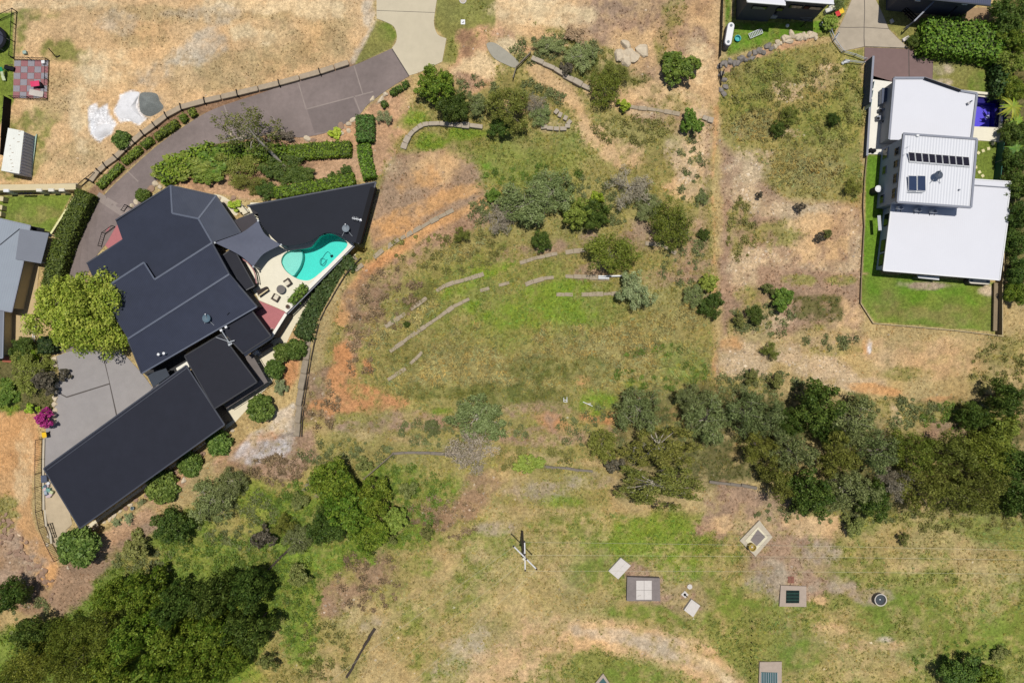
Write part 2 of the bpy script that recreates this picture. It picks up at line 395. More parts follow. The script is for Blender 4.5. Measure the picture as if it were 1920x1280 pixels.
RN1 = (fnoise(PXg, PYg, 44, 5, 4)-.5)*2; RN2 = (fnoise(PXg, PYg, 15, 6, 3)-.5)*2; RN3 = fnoise(PXg, PYg, 70, 7, 4); RN4 = fnoise(PXg, PYg, 11, 9, 3)
Wt = np.zeros((len(GK),)+X.shape, np.float32); Wt[GI['dry']] = 1
def lay(k, d, s, soft, rag):
    """d: signed distance in pixels (negative inside)"""
    dd = d+RN1*rag+RN2*rag*.55
    m = (1-sstep(-soft, soft, dd))*s
    if s < .95: m = m*(.35+1.3*sstep(.32, .66, RN4*.55+RN3*.45)); m = np.clip(m, 0, 1)
    global Wt
    Wt *= (1-m)[None].astype(np.float32); Wt[GI[k]] += m
def E(k, cx, cy, rx, ry=None, rot=0, s=1., soft=None, rag=None):
    ry = ry or rx; a = math.radians(rot); dx, dy = PXg-cx, PYg-cy
    u = (dx*math.cos(a)+dy*math.sin(a))/rx; v = (-dx*math.sin(a)+dy*math.cos(a))/ry
    d = (np.sqrt(u*u+v*v)-1)*min(rx, ry)
    lay(k, d, s, soft or min(rx, ry)*.35, min(rx, ry)*.7 if rag is None else rag)
def P(k, pts, s=1., soft=6, rag=8):
    d, ins = pdist(PXg, PYg, pts); lay(k, np.where(ins, -d, d), s, soft, rag)
def Ln(k, pts, wd, s=1., soft=4, rag=5):
    lay(k, ldist(PXg, PYg, pts)-wd/2, s, soft, rag)

# --- bare yard at the top left
P('tan', [(-60, -60), (705, -60), (690, 112), (480, 172), (380, 197), (330, 217), (200, 322), (145, 346), (-60, 346)], 1, 4, 4)
P('mulch', strip([(700, 115), (600, 143), (480, 180), (380, 203), (330, 225), (230, 310), (170, 370), (120, 440)], 24), 1, 3, 2)
for a in [(60, 30, 46, 14), (110, 95, 36, 22), (150, 110, 26, 16), (60, 270, 40, 40), (80, 220, 40, 20), (25, 320, 30, 20), (40, 60, 12, 40)]: E('lawnd', *a, s=.75)
for a in [(230, 22, 120, 12), (350, 30, 130, 16), (420, 20, 60, 20), (270, 70, 60, 22), (575, 50, 90, 45), (600, 95, 60, 20), (510, 90, 50, 20), (330, 130, 120, 26, -12), (460, 140, 120, 24, -15), (110, 180, 40, 50), (130, 290, 50, 30)]: E('tuft', *a, s=.62)
for a in [(200, 125, 55, 35), (120, 8, 90, 10), (480, 8, 120, 14), (490, 70, 26, 14), (600, 20, 50, 16), (450, 60, 30, 18), (150, 210, 22, 50)]: E('sand', *a, s=.8)
for a in [(385, 82, 52, 26, -22, .85), (290, 140, 36, 24, -20, .6), (390, 25, 60, 18, 0, .4), (220, 40, 40, 20, 0, .4), (690, 20, 16, 34, 0, .9), (684, 80, 8, 40, 35, .9)]: E('gravel', *a)
E('grey', 270, 150, 24, 18, s=.7); E('grey', 278, 196, 34, 26, s=.8)
P('powder', [(168, 198), (180, 192), (186, 205), (200, 195), (203, 215), (216, 232), (206, 250), (188, 264), (168, 252), (166, 225)], .96, 2, 5)
P('powder', [(226, 178), (246, 170), (264, 172), (257, 200), (273, 224), (262, 236), (246, 228), (226, 228), (214, 208)], .97, 2, 4)
P('lawnd', [(706, 36), (736, 50), (744, 66), (735, 91), (700, 106), (665, 122), (676, 95)], 1, 2, 1)
E('lawn', 725, 60, 20, 22, s=.6)
P('gravel', strip([(706, 36), (680, 85), (660, 118)], 8), .9, 2, 2)
# --- lane side, top centre
P('lawnd', [(815, -60), (960, -60), (935, 45), (885, 75), (862, 125), (828, 118), (837, 74), (815, 52)], 1, 3, 5)
for a in [(890, 20, 40, 20), (850, 100, 14, 26), (900, 60, 26, 10)]: E('grass', *a, s=.5)
P('tan', [(940, -60), (1352, -60), (1352, 195), (1250, 160), (1100, 110), (930, 55), (930, 0)], 1, 4, 8)
for a in [(1200, 20, 130, 40, 0, .8), (1290, 90, 50, 60, 0, .7), (1110, 60, 60, 30, 0, .6), (1240, 130, 40, 30, 0, .5)]: E('pink', *a)
for a in [(1040, 30, 56, 26, 0, .9), (950, 10, 40, 16, -20, .7), (1310, 115, 26, 40, 0, .7), (1290, 190, 40, 14, 20, .8), (1010, 20, 60, 20, 0, .5)]: E('sand', *a)
for a in [(1265, 20, 26, 26), (1240, 90, 14, 30), (1050, 65, 40, 12, 20), (1120, 100, 60, 16, 20)]: E('olive', *a, s=.7)
P('soil', [(862, 60), (930, 45), (1000, 90), (990, 130), (930, 160), (870, 150), (850, 125)], .9)
E('sand', 890, 122, 40, 22, s=.95); E('mulch', 876, 90, 16, 24, s=.9); E('sand', 955, 90, 22, 14, s=.9); E('pink', 870, 140, 20, 16, s=.6)
# --- the vacant plot
P('olive', [(770, 190), (880, 110), (960, 90), (1340, 200), (1345, 880), (960, 850), (560, 795), (640, 560), (700, 330)], 1, 10, 10)
for a in [(1100, 130, 110, 30, 20, .8), (1000, 175, 60, 26, 10, .7), (940, 260, 60, 18, 0, .6)]: E('dark', *a)
E('soil', 880, 130, 40, 34, s=.9); E('sand', 892, 124, 42, 22, s=1); E('sand', 955, 90, 24, 16, s=1); E('mulch', 876, 88, 14, 22, s=.9); E('pink', 872, 150, 24, 14, s=.8); E('tan', 990, 200, 40, 14, s=.5)
Ln('tan', [(1000, 130), (1050, 165), (1085, 205), (1120, 260)], 34, .95, 8, 10)
Ln('tan', [(1120, 170), (1200, 190), (1330, 205)], 46, .8, 10, 12); Ln('pink', [(1200, 215), (1330, 240)], 40, .6, 10, 10)
for a in [(1170, 282, 52, 24, 15), (1230, 170, 36, 14, 0), (1300, 330, 40, 20, -20), (1275, 350, 36, 22, 0), (1110, 235, 30, 40, 20)]: E('tan', *a, s=.85)
for a in [(1190, 245, 60, 22, 15), (1240, 290, 34, 40, 0), (1120, 215, 30, 20)]: E('olive', *a, s=.75)
for a in [(1310, 260, 26, 50), (1280, 300, 26, 50), (1200, 210, 20, 10), (1035, 240, 26, 14)]: E('rock', *a, s=.7)
P('pink', [(745, 290), (880, 275), (905, 330), (910, 385), (700, 470), (690, 420), (710, 350)], .95, 8, 8)
for a in [(820, 315, 50, 26), (880, 290, 20, 20)]: E('tan', *a, s=.6)
for a in [(800, 385, 90, 16, -20), (740, 425, 46, 20, -10), (860, 360, 40, 14, -20), (780, 340, 40, 20, -20)]: E('orange', *a, s=.8)
Ln('orange', [(905, 385), (830, 415), (760, 460), (690, 505), (660, 545), (640, 600)], 24, 1, 6, 8)
Ln('rust', [(760, 462), (700, 500), (668, 535)], 16, .7, 6, 6)
Ln('pink', [(900, 410), (820, 450), (740, 510), (690, 575), (660, 640), (640, 700)], 34, .9, 10, 12)
for a in [(685, 555, 36, 40), (700, 600, 30, 30), (600, 730, 36, 60)]: E('litter', *a, s=.7)
E('orange', 700, 290, 26, 40, s=.8); E('rock', 735, 320, 26, 18, s=.5)
E('soil', 735, 230, 34, 60, rot=20, s=.9); E('lawnd', 775, 225, 30, 18, rot=-20, s=.9)
for a in [(800, 265, 30, 14), (930, 300, 46, 26), (1005, 300, 40, 18), (880, 250, 40, 12), (955, 335, 50, 12), (780, 220, 22, 14)]: E('bright', *a, s=.85)
E('vivid', 935, 301, 48, 22, s=.9); E('vivid', 1005, 300, 26, 12, s=.5); E('vivid', 1000, 590, 60, 26, s=.4)
for a in [(1040, 290, 60, 50), (985, 330, 80, 30), (930, 285, 60, 26), (1060, 330, 40, 40)]: E('grass', *a, s=.8)
for a in [(860, 500, 80, 30, -25), (960, 540, 110, 36, -15), (830, 580, 90, 40, -30), (1010, 600, 150, 60, -5), (900, 640, 140, 50, -15), (1100, 580, 80, 50)]: E('grass', *a, s=.85)
for a in [(930, 500, 50, 12, -20), (1000, 560, 70, 20, -10), (1070, 540, 50, 14), (1010, 595, 80, 24), (930, 600, 60, 24, -20), (860, 540, 40, 12, -30), (1090, 590, 40, 30), (880, 580, 26, 12, -30)]: E('bright', *a, s=.75)
for a in [(870, 465, 50, 16, -25), (760, 600, 70, 36, -35), (820, 680, 110, 50, -25), (1230, 640, 70, 60), (1100, 650, 130, 40), (950, 700, 120, 36), (1180, 690, 110, 40), (1290, 600, 40, 60), (890, 690, 60, 40)]: E('tall', *a, s=.75)
for a in [(1060, 690, 100, 24), (930, 740, 120, 20), (760, 660, 40, 26, -35), (820, 735, 80, 14), (780, 560, 50, 16, -35)]: E('dark', *a, s=.65)
for a in [(1200, 440, 40, 30), (1290, 470, 40, 50), (1110, 510, 40, 16), (1240, 520, 50, 20), (1010, 470, 90, 14, -10), (1100, 440, 20, 10)]: E('pink', *a, s=.55)
P('rust', [(625, 650), (650, 640), (665, 700), (690, 720), (740, 735), (765, 755), (690, 772), (625, 772), (618, 720)], .85, 8, 14)
for a in [(740, 752, 26, 8), (690, 690, 6, 16, -20), (1035, 790, 34, 11, 20), (1020, 780, 20, 8), (1135, 782, 40, 12), (1272, 776, 13, 13), (1050, 800, 20, 12), (1092, 712, 14, 10), (660, 760, 60, 10)]: E('rust', *a, s=.9)
for a in [(1000, 820, 90, 18), (1160, 820, 40, 20), (1000, 770, 60, 16), (800, 790, 100, 16), (700, 800, 100, 12)]: E('pink', *a, s=.6)
E('bright', 1120, 755, 34, 20, s=.8); E('bright', 830, 770, 26, 8, s=.6); E('bright', 1190, 720, 20, 10, s=.6); E('lush', 1270, 680, 40, 40, s=.5)
Ln('orange', [(1344, 205), (1336, 330), (1340, 480), (1338, 600), (1345, 740)], 7, .7, 3, 7)
Ln('pink', [(1330, 250), (1322, 400), (1326, 560)], 16, .4, 4, 6)
# --- right hand block
P('olive', [(1352, 110), (1440, 95), (1560, 80), (1615, 110), (1612, 380), (1480, 372), (1400, 330), (1352, 250)], 1, 5, 6)
for a in [(1450, 130, 70, 40), (1590, 200, 30, 80), (1520, 240, 60, 40), (1400, 190, 40, 40), (1590, 330, 26, 40)]: E('grass', *a, s=.75)
for a in [(1510, 330, 80, 40), (1460, 310, 70, 26), (1420, 240, 40, 30), (1540, 150, 40, 20)]: E('tall', *a, s=.7)
for a in [(1475, 175, 26, 20), (1540, 155, 26, 16), (1560, 130, 20, 10), (1480, 250, 20, 10)]: E('rock', *a, s=.7)
Ln('soil', [(1360, 130), (1420, 100), (1480, 85), (1530, 66)], 14, .9, 3, 4)
P('grass', [(1358, -60), (1600, -60), (1596, 0), (1560, 70), (1500, 70), (1440, 85), (1362, 108)], 1, 3, 2)
P('vivid', [(1362, 44), (1540, 40), (1560, 60), (1500, 66), (1440, 80), (1364, 106), (1358, -40), (1385, -40)], .9, 3, 3)
Ln('tan', [(1372, -40), (1374, 30)], 7, .9, 2, 2)
P('pink', [(1350, 270), (1400, 300), (1470, 375), (1615, 385), (1618, 640), (1350, 700)], 1, 8, 12)
for a in [(1400, 330, 40, 50, 30), (1440, 480, 40, 22), (1500, 395, 100, 14), (1420, 380, 50, 20), (1560, 500, 60, 12), (1600, 450, 14, 60), (1520, 640, 90, 14), (1440, 600, 50, 20), (1400, 500, 30, 40)]: E('rock', *a, s=.85)
for a in [(1385, 430, 24, 50), (1460, 440, 50, 24), (1500, 525, 30, 10), (1580, 525, 28, 9), (1550, 620, 60, 14), (1400, 620, 40, 40), (1430, 560, 40, 26)]: E('olive', *a, s=.75)
for a in [(1540, 470, 50, 30), (1580, 430, 26, 40), (1590, 600, 30, 40), (1540, 420, 50, 20)]: E('tan', *a, s=.7)
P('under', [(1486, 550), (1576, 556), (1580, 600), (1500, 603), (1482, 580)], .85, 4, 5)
P('dry', [(1352, 625), (1640, 615), (1900, 640), (1980, 600), (1980, 760), (1620, 740), (1450, 720), (1352, 720)], .9, 6, 10)
for a in [(1520, 685, 60, 26, 10), (1560, 700, 50, 18), (1600, 720, 60, 12), (1480, 670, 30, 20), (1400, 680, 40, 30)]: E('rock', *a, s=.95)
for a in [(1750, 680, 110, 30), (1650, 660, 40, 26), (1800, 650, 80, 16)]: E('tan', *a, s=.6)
for a in [(1880, 660, 60, 40), (1560, 655, 60, 10), (1700, 700, 40, 14), (1850, 720, 40, 26)]: E('olive', *a, s=.65)
for a in [(1640, 730, 50, 8, 8), (1765, 748, 34, 6), (1625, 645, 8, 20), (1370, 645, 20, 14)]: E('orange', *a, s=.9)
# lawns of the right hand house
P('vivid', [(1624, 290), (1660, 290), (1650, 520), (1617, 510), (1622, 400)], 1, 2, 1)
P('lawn', [(1616, 515), (1690, 515), (1875, 530), (1866, 622), (1640, 604), (1614, 568)], 1, 2, 1)
for a in [(1720, 590, 60, 14), (1660, 570, 30, 30), (1800, 590, 50, 20), (1850, 580, 16, 40)]: E('lawnd', *a, s=.7)
for a in [(1710, 545, 30, 22), (1790, 545, 40, 14), (1830, 560, 26, 16), (1640, 540, 16, 30)]: E('vivid', *a, s=.7)
E('grey', 1745, 535, 50, 7, s=.8); E('gravel', 1848, 545, 18, 12, s=.95)
P('lawnd', [(1748, 108), (1866, 108), (1866, 180), (1800, 170), (1748, 158)], 1, 2, 1); E('lawn', 1840, 150, 30, 24, s=.8); E('gravel', 1772, 130, 20, 12, s=.8); E('gravel', 1770, 155, 22, 8, s=.8)
P('lawn', [(1824, 262), (1876, 266), (1874, 340), (1820, 340)], 1, 2, 1)
P('lawnd', [(1640, 0), (1680, 0), (1735, 60), (1735, 105), (1704, 91), (1667, 55)], 1, 2, 2)
P('lawnd', [(1580, 97), (1621, 90), (1620, 118), (1600, 115)], 1, 2, 2)
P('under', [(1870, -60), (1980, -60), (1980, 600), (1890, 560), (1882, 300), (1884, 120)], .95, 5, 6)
# --- wood on the right, field below
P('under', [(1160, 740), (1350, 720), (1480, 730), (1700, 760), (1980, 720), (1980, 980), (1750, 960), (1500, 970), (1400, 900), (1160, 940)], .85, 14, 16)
for a in [(1700, 790, 60, 26), (1650, 770, 60, 20), (1790, 770, 40, 20), (1400, 720, 50, 14), (1870, 760, 30, 30)]: E('olive', *a, s=.8)
E('powder', 1630, 650, 4, 14, s=.7); E('pink', 1765, 805, 40, 14, s=.8); E('rock', 1680, 780, 8, 20, rot=-20, s=.8)
P('grass', [(830, 1000), (1000, 960), (1300, 960), (1980, 970), (1980, 1340), (860, 1340), (700, 1200)], .9, 14, 18)
for a in [(1000, 1090, 120, 80), (900, 1180, 120, 60), (1050, 1130, 120, 40), (1600, 1240, 160, 40), (1700, 1010, 120, 30), (1850, 1060, 80, 40), (1580, 1180, 60, 40), (1300, 1110, 50, 20), (800, 1100, 60, 60)]: E('dry', *a, s=.55)
for a in [(1200, 990, 70, 22), (1240, 1020, 90, 40), (1280, 1060, 60, 30), (1140, 1010, 50, 20)]: E('bright', *a, s=.5)
for a in [(1200, 1150, 120, 16), (1340, 1120, 50, 40), (1430, 1130, 60, 14), (1640, 1170, 50, 18), (1700, 1130, 80, 30), (1860, 1180, 80, 40), (1780, 1220, 80, 30), (1500, 1230, 60, 30), (1100, 1080, 40, 30)]: E('lawn', *a, s=.6)
for a in [(1440, 1000, 100, 60, 20), (1480, 1060, 100, 40), (1390, 950, 60, 40), (1520, 1100, 90, 26)]: E('pink', *a, s=.9)
for a in [(1530, 985, 60, 20), (1390, 985, 40, 20), (1540, 1125, 20, 10)]: E('tan', *a, s=.7)
for a in [(1430, 1095, 36, 18), (1570, 1100, 40, 18), (1540, 1040, 40, 20), (1630, 1115, 30, 14), (1450, 1090, 24, 40)]: E('grey', *a, s=.7)
for a in [(1700, 1060, 40, 14), (1640, 1210, 60, 10), (1560, 1180, 40, 12)]: E('tan', *a, s=.5)
E('gravel', 1655, 1198, 18, 8, s=.9)
Ln('tan', [(860, 1340), (930, 1235), (1000, 1195), (1100, 1180), (1220, 1205), (1310, 1245), (1360, 1290)], 64, .85, 14, 14)
for a in [(1180, 1195, 90, 14, 8), (1250, 1225, 60, 12, 22), (880, 1220, 60, 30, -40)]: E('gravel', *a, s=.45)
Ln('sand', [(1290, 1225), (1350, 1260), (1390, 1300)], 14, .8, 6, 5); E('tan', 960, 1250, 90, 40, s=.8)
E('lawn', 1180, 1265, 60, 24, s=.7)
P('pink', [(1150, 1065), (1170, 1075), (1180, 1130), (1240, 1132), (1290, 1160), (1330, 1140), (1310, 1090), (1250, 1100), (1240, 1075), (1190, 1050)], .85, 5, 4)
# --- bottom centre bank
P('olive', [(560, 800), (960, 855), (1150, 880), (1140, 950), (980, 960), (830, 1010), (700, 1200), (640, 1340), (400, 1340), (420, 900)], .95, 10, 12)
P('pink', [(500, 820), (590, 800), (600, 850), (560, 900), (490, 900), (430, 870)], .9, 8, 8)
for a in [(820, 980, 60, 26, -20), (880, 940, 40, 30, -30), (910, 900, 30, 20), (690, 1070, 40, 40, -40), (640, 1110, 36, 40, -40), (620, 1140, 30, 24)]: E('litter', *a, s=.95)
for a in [(950, 900, 60, 30), (960, 960, 60, 26), (820, 1050, 70, 50), (690, 1170, 60, 40), (720, 1220, 60, 30), (980, 1000, 30, 16), (610, 1240, 40, 40)]: E('dry', *a, s=.65)
for a in [(1010, 920, 60, 24), (930, 990, 40, 14), (1110, 900, 60, 14), (690, 1180, 14, 26, 40)]: E('grey', *a, s=.5)
for a in [(730, 900, 60, 30), (560, 960, 70, 40), (600, 1040, 90, 50), (770, 1000, 60, 30), (540, 1110, 40, 60), (830, 920, 40, 26), (570, 1180, 30, 60)]: E('lush', *a, s=.75)
for a in [(1050, 940, 40, 12), (560, 1060, 30, 40), (790, 1060, 30, 20)]: E('bright', *a, s=.5)
# --- bottom left
P('orange', [(-60, 775), (0, 772), (30, 762), (68, 770), (74, 850), (60, 900), (66, 990), (112, 1062), (140, 1075), (110, 1110), (70, 1090), (20, 990), (-60, 900)], 1, 4, 5)
P('litter', [(-60, 900), (0, 940), (30, 1000), (70, 1080), (100, 1120), (90, 1150), (50, 1150), (-60, 1100)], .95, 6, 8)
for a in [(40, 1070, 40, 50, 60), (20, 1010, 26, 40)]: E('rubble', *a, s=.8)
E('sand', 45, 880, 16, 70, s=.4); E('olive', 10, 970, 24, 30, s=.8)
P('pink', [(110, 1060), (190, 1030), (290, 960), (300, 990), (210, 1050), (180, 1130), (120, 1160), (90, 1130)], .95, 5, 6)
E('soil', 245, 985, 60, 14, rot=-30, s=.95); E('soil', 440, 850, 60, 20, rot=-30, s=.9); E('soil', 340, 900, 60, 14, rot=-35, s=.8)
P('powder', [(440, 840), (520, 770), (548, 760), (550, 812), (540, 850), (470, 870), (425, 862)], .35, 6, 14); E('gravel', 520, 790, 30, 30, s=.5); E('rust', 505, 815, 22, 14, s=.6)
E('rust', 545, 690, 16, 40, rot=10, s=1, rag=4); E('soil', 555, 640, 20, 26, s=.8)
P('lush', [(190, 1080), (260, 1020), (420, 900), (520, 920), (560, 1000), (520, 1150), (430, 1340), (-60, 1340), (-60, 1190), (120, 1160)], .95, 10, 12)
for a in [(440, 970, 60, 50), (400, 1040, 90, 40), (270, 1050, 50, 26), (470, 1050, 40, 30)]: E('olive', *a, s=.6)
for a in [(400, 1050, 60, 40), (480, 930, 30, 40), (455, 1260, 40, 30)]: E('bright', *a, s=.5)
# --- left edge gardens
P('lawn', [(8, 367), (136, 364), (96, 436), (56, 424), (-40, 402), (-40, 370)], 1, 2, 1); E('lawnd', 70, 400, 50, 14, s=.8); E('lawn', 60, 395, 10, 10, s=.7)
P('lawn', [(-40, 30), (26, 22), (26, 110), (26, 190), (-40, 300)], 1, 2, 1)
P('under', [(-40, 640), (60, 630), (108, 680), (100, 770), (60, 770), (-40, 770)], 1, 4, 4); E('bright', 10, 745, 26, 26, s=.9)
P('sand', strip([(-40, 26), (40, 8), (70, -20)], 14), .7, 3, 3)
P('soil', [(290, 340), (340, 275), (450, 250), (560, 256), (660, 226), (735, 165), (745, 170), (715, 330), (640, 345), (470, 375), (400, 365), (330, 345)], 1, 3, 4)
for a in [(440, 340, 60, 16), (560, 310, 60, 20), (520, 260, 40, 10)]: E('mulch', *a, s=.6)
# dirt patches with their own tint
COLS = np.array([C(*G[k][0])[:3] for k in GK], np.float32)
colr = np.einsum('kij,kc->ijc', Wt, COLS)
big = (.84+.32*fnoise(PXg, PYg, 90, 11, 5))
med = .86+.3*fnoise(PXg, PYg, 16, 12, 4)
colr *= (big*med)[..., None]
warm = (fnoise(PXg, PYg, 60, 14, 4)-.5)*.22
colr[..., 0] *= 1+warm; colr[..., 2] *= 1-warm
nograss = np.zeros(X.shape, bool); Zg = HM.copy()
def finish_ground():
    global Zg
    for ring, dig, holes in PAVED:
        d, ins = pdist(X, Y, ring)
        nograss[ins] = True
        Zg = np.where(ins & (d > .15), np.minimum(Zg, HM-dig), Zg)
    for ring, depth in POOLS:
        d, ins = pdist(X, Y, ring); Zg = np.where(ins | (d < .5), HM-depth, Zg)
    me = bpy.data.meshes.new('ground'); nv = NX*NY
    co = np.stack([X, Y, Zg], -1).reshape(-1, 3)
    idx = np.arange(nv).reshape(NY, NX)
    q = np.stack([idx[:-1, :-1], idx[:-1, 1:], idx[1:, 1:], idx[1:, :-1]], -1).reshape(-1, 4)
    # far apron out to the horizon
    B = 900.; xs = [-B, GX0, GX1, B]; ys = [-B, GY0, GY1, B]; ex = []; eq = []
    for j in range(3):
        for i in range(3):
            if i == 1 and j == 1: continue
            s = nv+len(ex)
            ex += [(xs[i], ys[j]), (xs[i+1], ys[j]), (xs[i+1], ys[j+1]), (xs[i], ys[j+1])]; eq.append([s, s+1, s+2, s+3])
    ex = np.array([(a, b, .03*b) for a, b in ex]); co = np.vstack([co, ex]); q = np.vstack([q, np.array(eq)])
    cc = np.vstack([colr.reshape(-1, 3), np.tile(np.array(C(184, 162, 112)[:3]), (len(ex), 1))])
    me.vertices.add(len(co)); me.vertices.foreach_set('co', co.ravel().astype(np.float32))
    me.loops.add(q.size); me.loops.foreach_set('vertex_index', q.ravel().astype(np.int32))
    me.polygons.add(len(q)); me.polygons.foreach_set('loop_start', np.arange(0, q.size, 4, dtype=np.int32))
    me.polygons.foreach_set('use_smooth', np.ones(len(q), bool)); me.update(calc_edges=True)
    at = me.color_attributes.new('Col', 'FLOAT_COLOR', 'POINT')
    at.data.foreach_set('color', np.hstack([cc, np.ones((len(cc), 1))]).astype(np.float32).ravel())
    m = bpy.data.materials.new('soil_and_turf'); m.use_nodes = True; n = m.node_tree.nodes; l = m.node_tree.links
    b = n['Principled BSDF']; b.inputs['Roughness'].default_value = .95; b.inputs['Specular IOR Level'].default_value = .1
    a = n.new('ShaderNodeAttribute'); a.attribute_name = 'Col'; geo = n.new('ShaderNodeNewGeometry')
    out = a.outputs[0]
    for sc, det, lo_, hi_, p0, p1 in [(2.2, 6, .78, 1.2, .36, .64), (.55, 5, .88, 1.14, .35, .65), (7., 3, .8, 1.18, .38, .6)]:
        nz = n.new('ShaderNodeTexNoise'); nz.inputs['Scale'].default_value = sc; nz.inputs['Detail'].default_value = det; nz.inputs['Roughness'].default_value = .7
        l.new(geo.outputs['Position'], nz.inputs['Vector'])
        mr = n.new('ShaderNodeMapRange'); mr.inputs[1].default_value = p0; mr.inputs[2].default_value = p1; mr.inputs[3].default_value = lo_; mr.inputs[4].default_value = hi_
        l.new(nz.outputs[0], mr.inputs[0])
        mx = n.new('ShaderNodeMix'); mx.data_type = 'RGBA'; mx.blend_type = 'MULTIPLY'; mx.inputs[0].default_value = 1
        l.new(out, mx.inputs[6]); l.new(mr.outputs[0], mx.inputs[7]); out = mx.outputs[2]
    l.new(out, b.inputs['Base Color'])
    nz = n.new('ShaderNodeTexNoise'); nz.inputs['Scale'].default_value = 5; nz.inputs['Detail'].default_value = 8
    l.new(geo.outputs['Position'], nz.inputs['Vector'])
    bp = n.new('ShaderNodeBump'); bp.inputs['Strength'].default_value = .8; bp.inputs['Distance'].default_value = .15
    l.new(nz.outputs[0], bp.inputs['Height']); l.new(bp.outputs[0], b.inputs['Normal'])
    me.materials.append(m)
    o = bpy.data.objects.new('ground', me); link(o); o['kind'] = 'structure'
POOLS = []
# ================================================================== BUILDINGS
M_roof = mat('charcoal_sheet_roof', (50, 55, 71), .6, .1, .5, spec=.15, ribs=(59, .24, .2), var2=.06)
M_roof2 = mat('charcoal_sheet_roof_cross', (54, 59, 76), .6, .1, .5, spec=.15, ribs=(-31, .24, .2), var2=.06)
M_roofh = mat('charcoal_hip_roof', (70, 75, 89), .6, .1, .5, spec=.15, ribs=(15, .24, .2))
M_flat = mat('dark_flat_roof', (42, 44, 55), .65, .08, .6, spec=.12, ribs=(59, .3, .15), var2=.05)
M_flat2 = mat('dark_flat_roof_cross', (42, 43, 52), .65, .08, .6, spec=.12, ribs=(59, .3, .15), var2=.05)
M_cap = mat('ridge_metal', (92, 99, 115), .5, .08)
M_gut = mat('gutter_metal', (62, 66, 78), .5, .08)
M_gut2 = mat('dark_gutter', (40, 42, 50), .5, .08)
M_wallD = mat('dark_render', (58, 56, 60), .85, .08, 1)
M_wallC = mat('cream_render', (222, 205, 165), .85, .06, 1)
M_wallW = mat('white_render', (235, 228, 212), .85, .05, 1)
M_wallS = mat('slate_blue_cladding', (182, 188, 206), .7, .06, 1, ribs=(0, .25, .2))
M_wallG = mat('grey_render', (190, 188, 188), .85, .06, 1)
M_black = mat('black_metal', (28, 28, 32), .7, .1, spec=.1)
M_glass = mat('window_glass', (30, 36, 46), .08, .05, spec=.6)
M_galv = mat('galvanised_metal', (182, 186, 190), .45, .08, 3, metal=.2)
M_dish = mat('dish_grey', (132, 142, 150), .6, .06, 3)
M_wht = mat('white_metal', (240, 240, 240), .5, .03)
M_roofW = mat('white_sheet_roof', (231, 231, 237), .55, .015, .3, spec=.3, ribs=(4, .3, .12))
M_roofS = mat('white_ribbed_roof', (226, 227, 232), .5, .02, .5, spec=.35, ribs=(4, .42, 1.0))
M_trim = mat('grey_trim', (146, 149, 160), .55, .05)
M_roofG = mat('pale_blue_grey_roof', (152, 160, 170), .55, .05, .4, ribs=(-10, .25, .3))
M_roofG2 = mat('grey_patio_roof', (126, 130, 140), .55, .05, .4, ribs=(80, .25, .3))
M_navy = mat('solar_cells', (40, 36, 48), .25, .1, 2, spec=.5)
M_blue = mat('collector_blue', (52, 66, 96), .2, .08, 2, spec=.6)

def RZ(pts, z0): return [A(x, y, z0+h) for x, y, h in pts]
def walls(name, pts, z0, zb, m, parent, ins=.5, drop=.16):
    return prism(name, [p-Vector((0, 0, drop)) for p in inset(RZ(pts, z0), ins)], 1, m, parent, zbot=zb)
def edge_bars(name, pts, z0, m, parent, wd=.16, dz=-.06, closed=True, skip=()):
    R = RZ(pts, z0); n = len(R)
    for i in range(n if closed else n-1):
        if i in skip: continue
        bar(name, R[i]+Vector((0, 0, dz)), R[(i+1) % n]+Vector((0, 0, dz)), wd, m, parent)
def dish(p, parent, r=.55, m=None, tri=True, tilt=(.5, .35)):
    d = lathe('satellite_dish', [(.02, 0), (r*.5, r*.06), (r*.85, r*.18), (r, r*.27), (r*.98, r*.3), (r*.5, r*.1), (.02, r*.04)], p+Vector((0, 0, .75)), m or M_dish, parent, 18, cap=False)
    bar('feed_arm', p+Vector((0, 0, .8)), p+Vector((.05, r*.95, 1.25)), .05, M_galv, d); box('receiver', p+Vector((.05, r*.95, 1.28)), (.14, .14, .2), 0, M_wht, d)
    for a in ((-.75, -1.0), (.75, -1.0), (0, .5)):
        bar('strut', p+Vector((0, 0, .75)), p+Vector((a[0], a[1], .02)), .06, M_galv, d)
    return d

# ---- the large house with the charcoal roof
hA = [(320, 348, 3.3), (323, 400, 3.64), (372, 410, 3.98), (398, 455, 4.4), (290, 524, 4.21), (270, 492, 3.9), (185, 547, 3.75), (163, 494, 3.3), (230, 450, 3.41), (217, 413, 3.11)]
hB = [(320, 348, 3.3), (405, 367, 3.3), (372, 410, 3.98), (323, 400, 3.64)]
hC = [(405, 367, 3.3), (452, 436, 3.3), (398, 455, 4.4), (372, 410, 3.98)]
hD = [(398, 455, 4.93), (430, 514, 5.6), (240, 635, 5.6), (185, 547, 4.56), (270, 492, 4.56), (290, 524, 4.93)]
hE = [(430, 514, 5.6), (482, 575, 4.2), (266, 700, 4.2), (240, 635, 5.6)]
house = root('house', A(320, 520, ZL), 'large house under a folded charcoal metal roof beside the pool', 'house')
outl = [(320, 348, 3.3), (405, 367, 3.3), (452, 436, 3.3), (398, 455, 4.2), (430, 514, 4.2), (482, 575, 4.2), (266, 700, 4.2), (240, 635, 4.2), (185, 547, 4.2), (163, 494, 3.3), (230, 450, 3.3), (217, 413, 3.3)]
walls('wall', [(x, y, 3.25) for x, y, h in outl], ZL, ZL-.4, M_wallD, house, .6, .25)
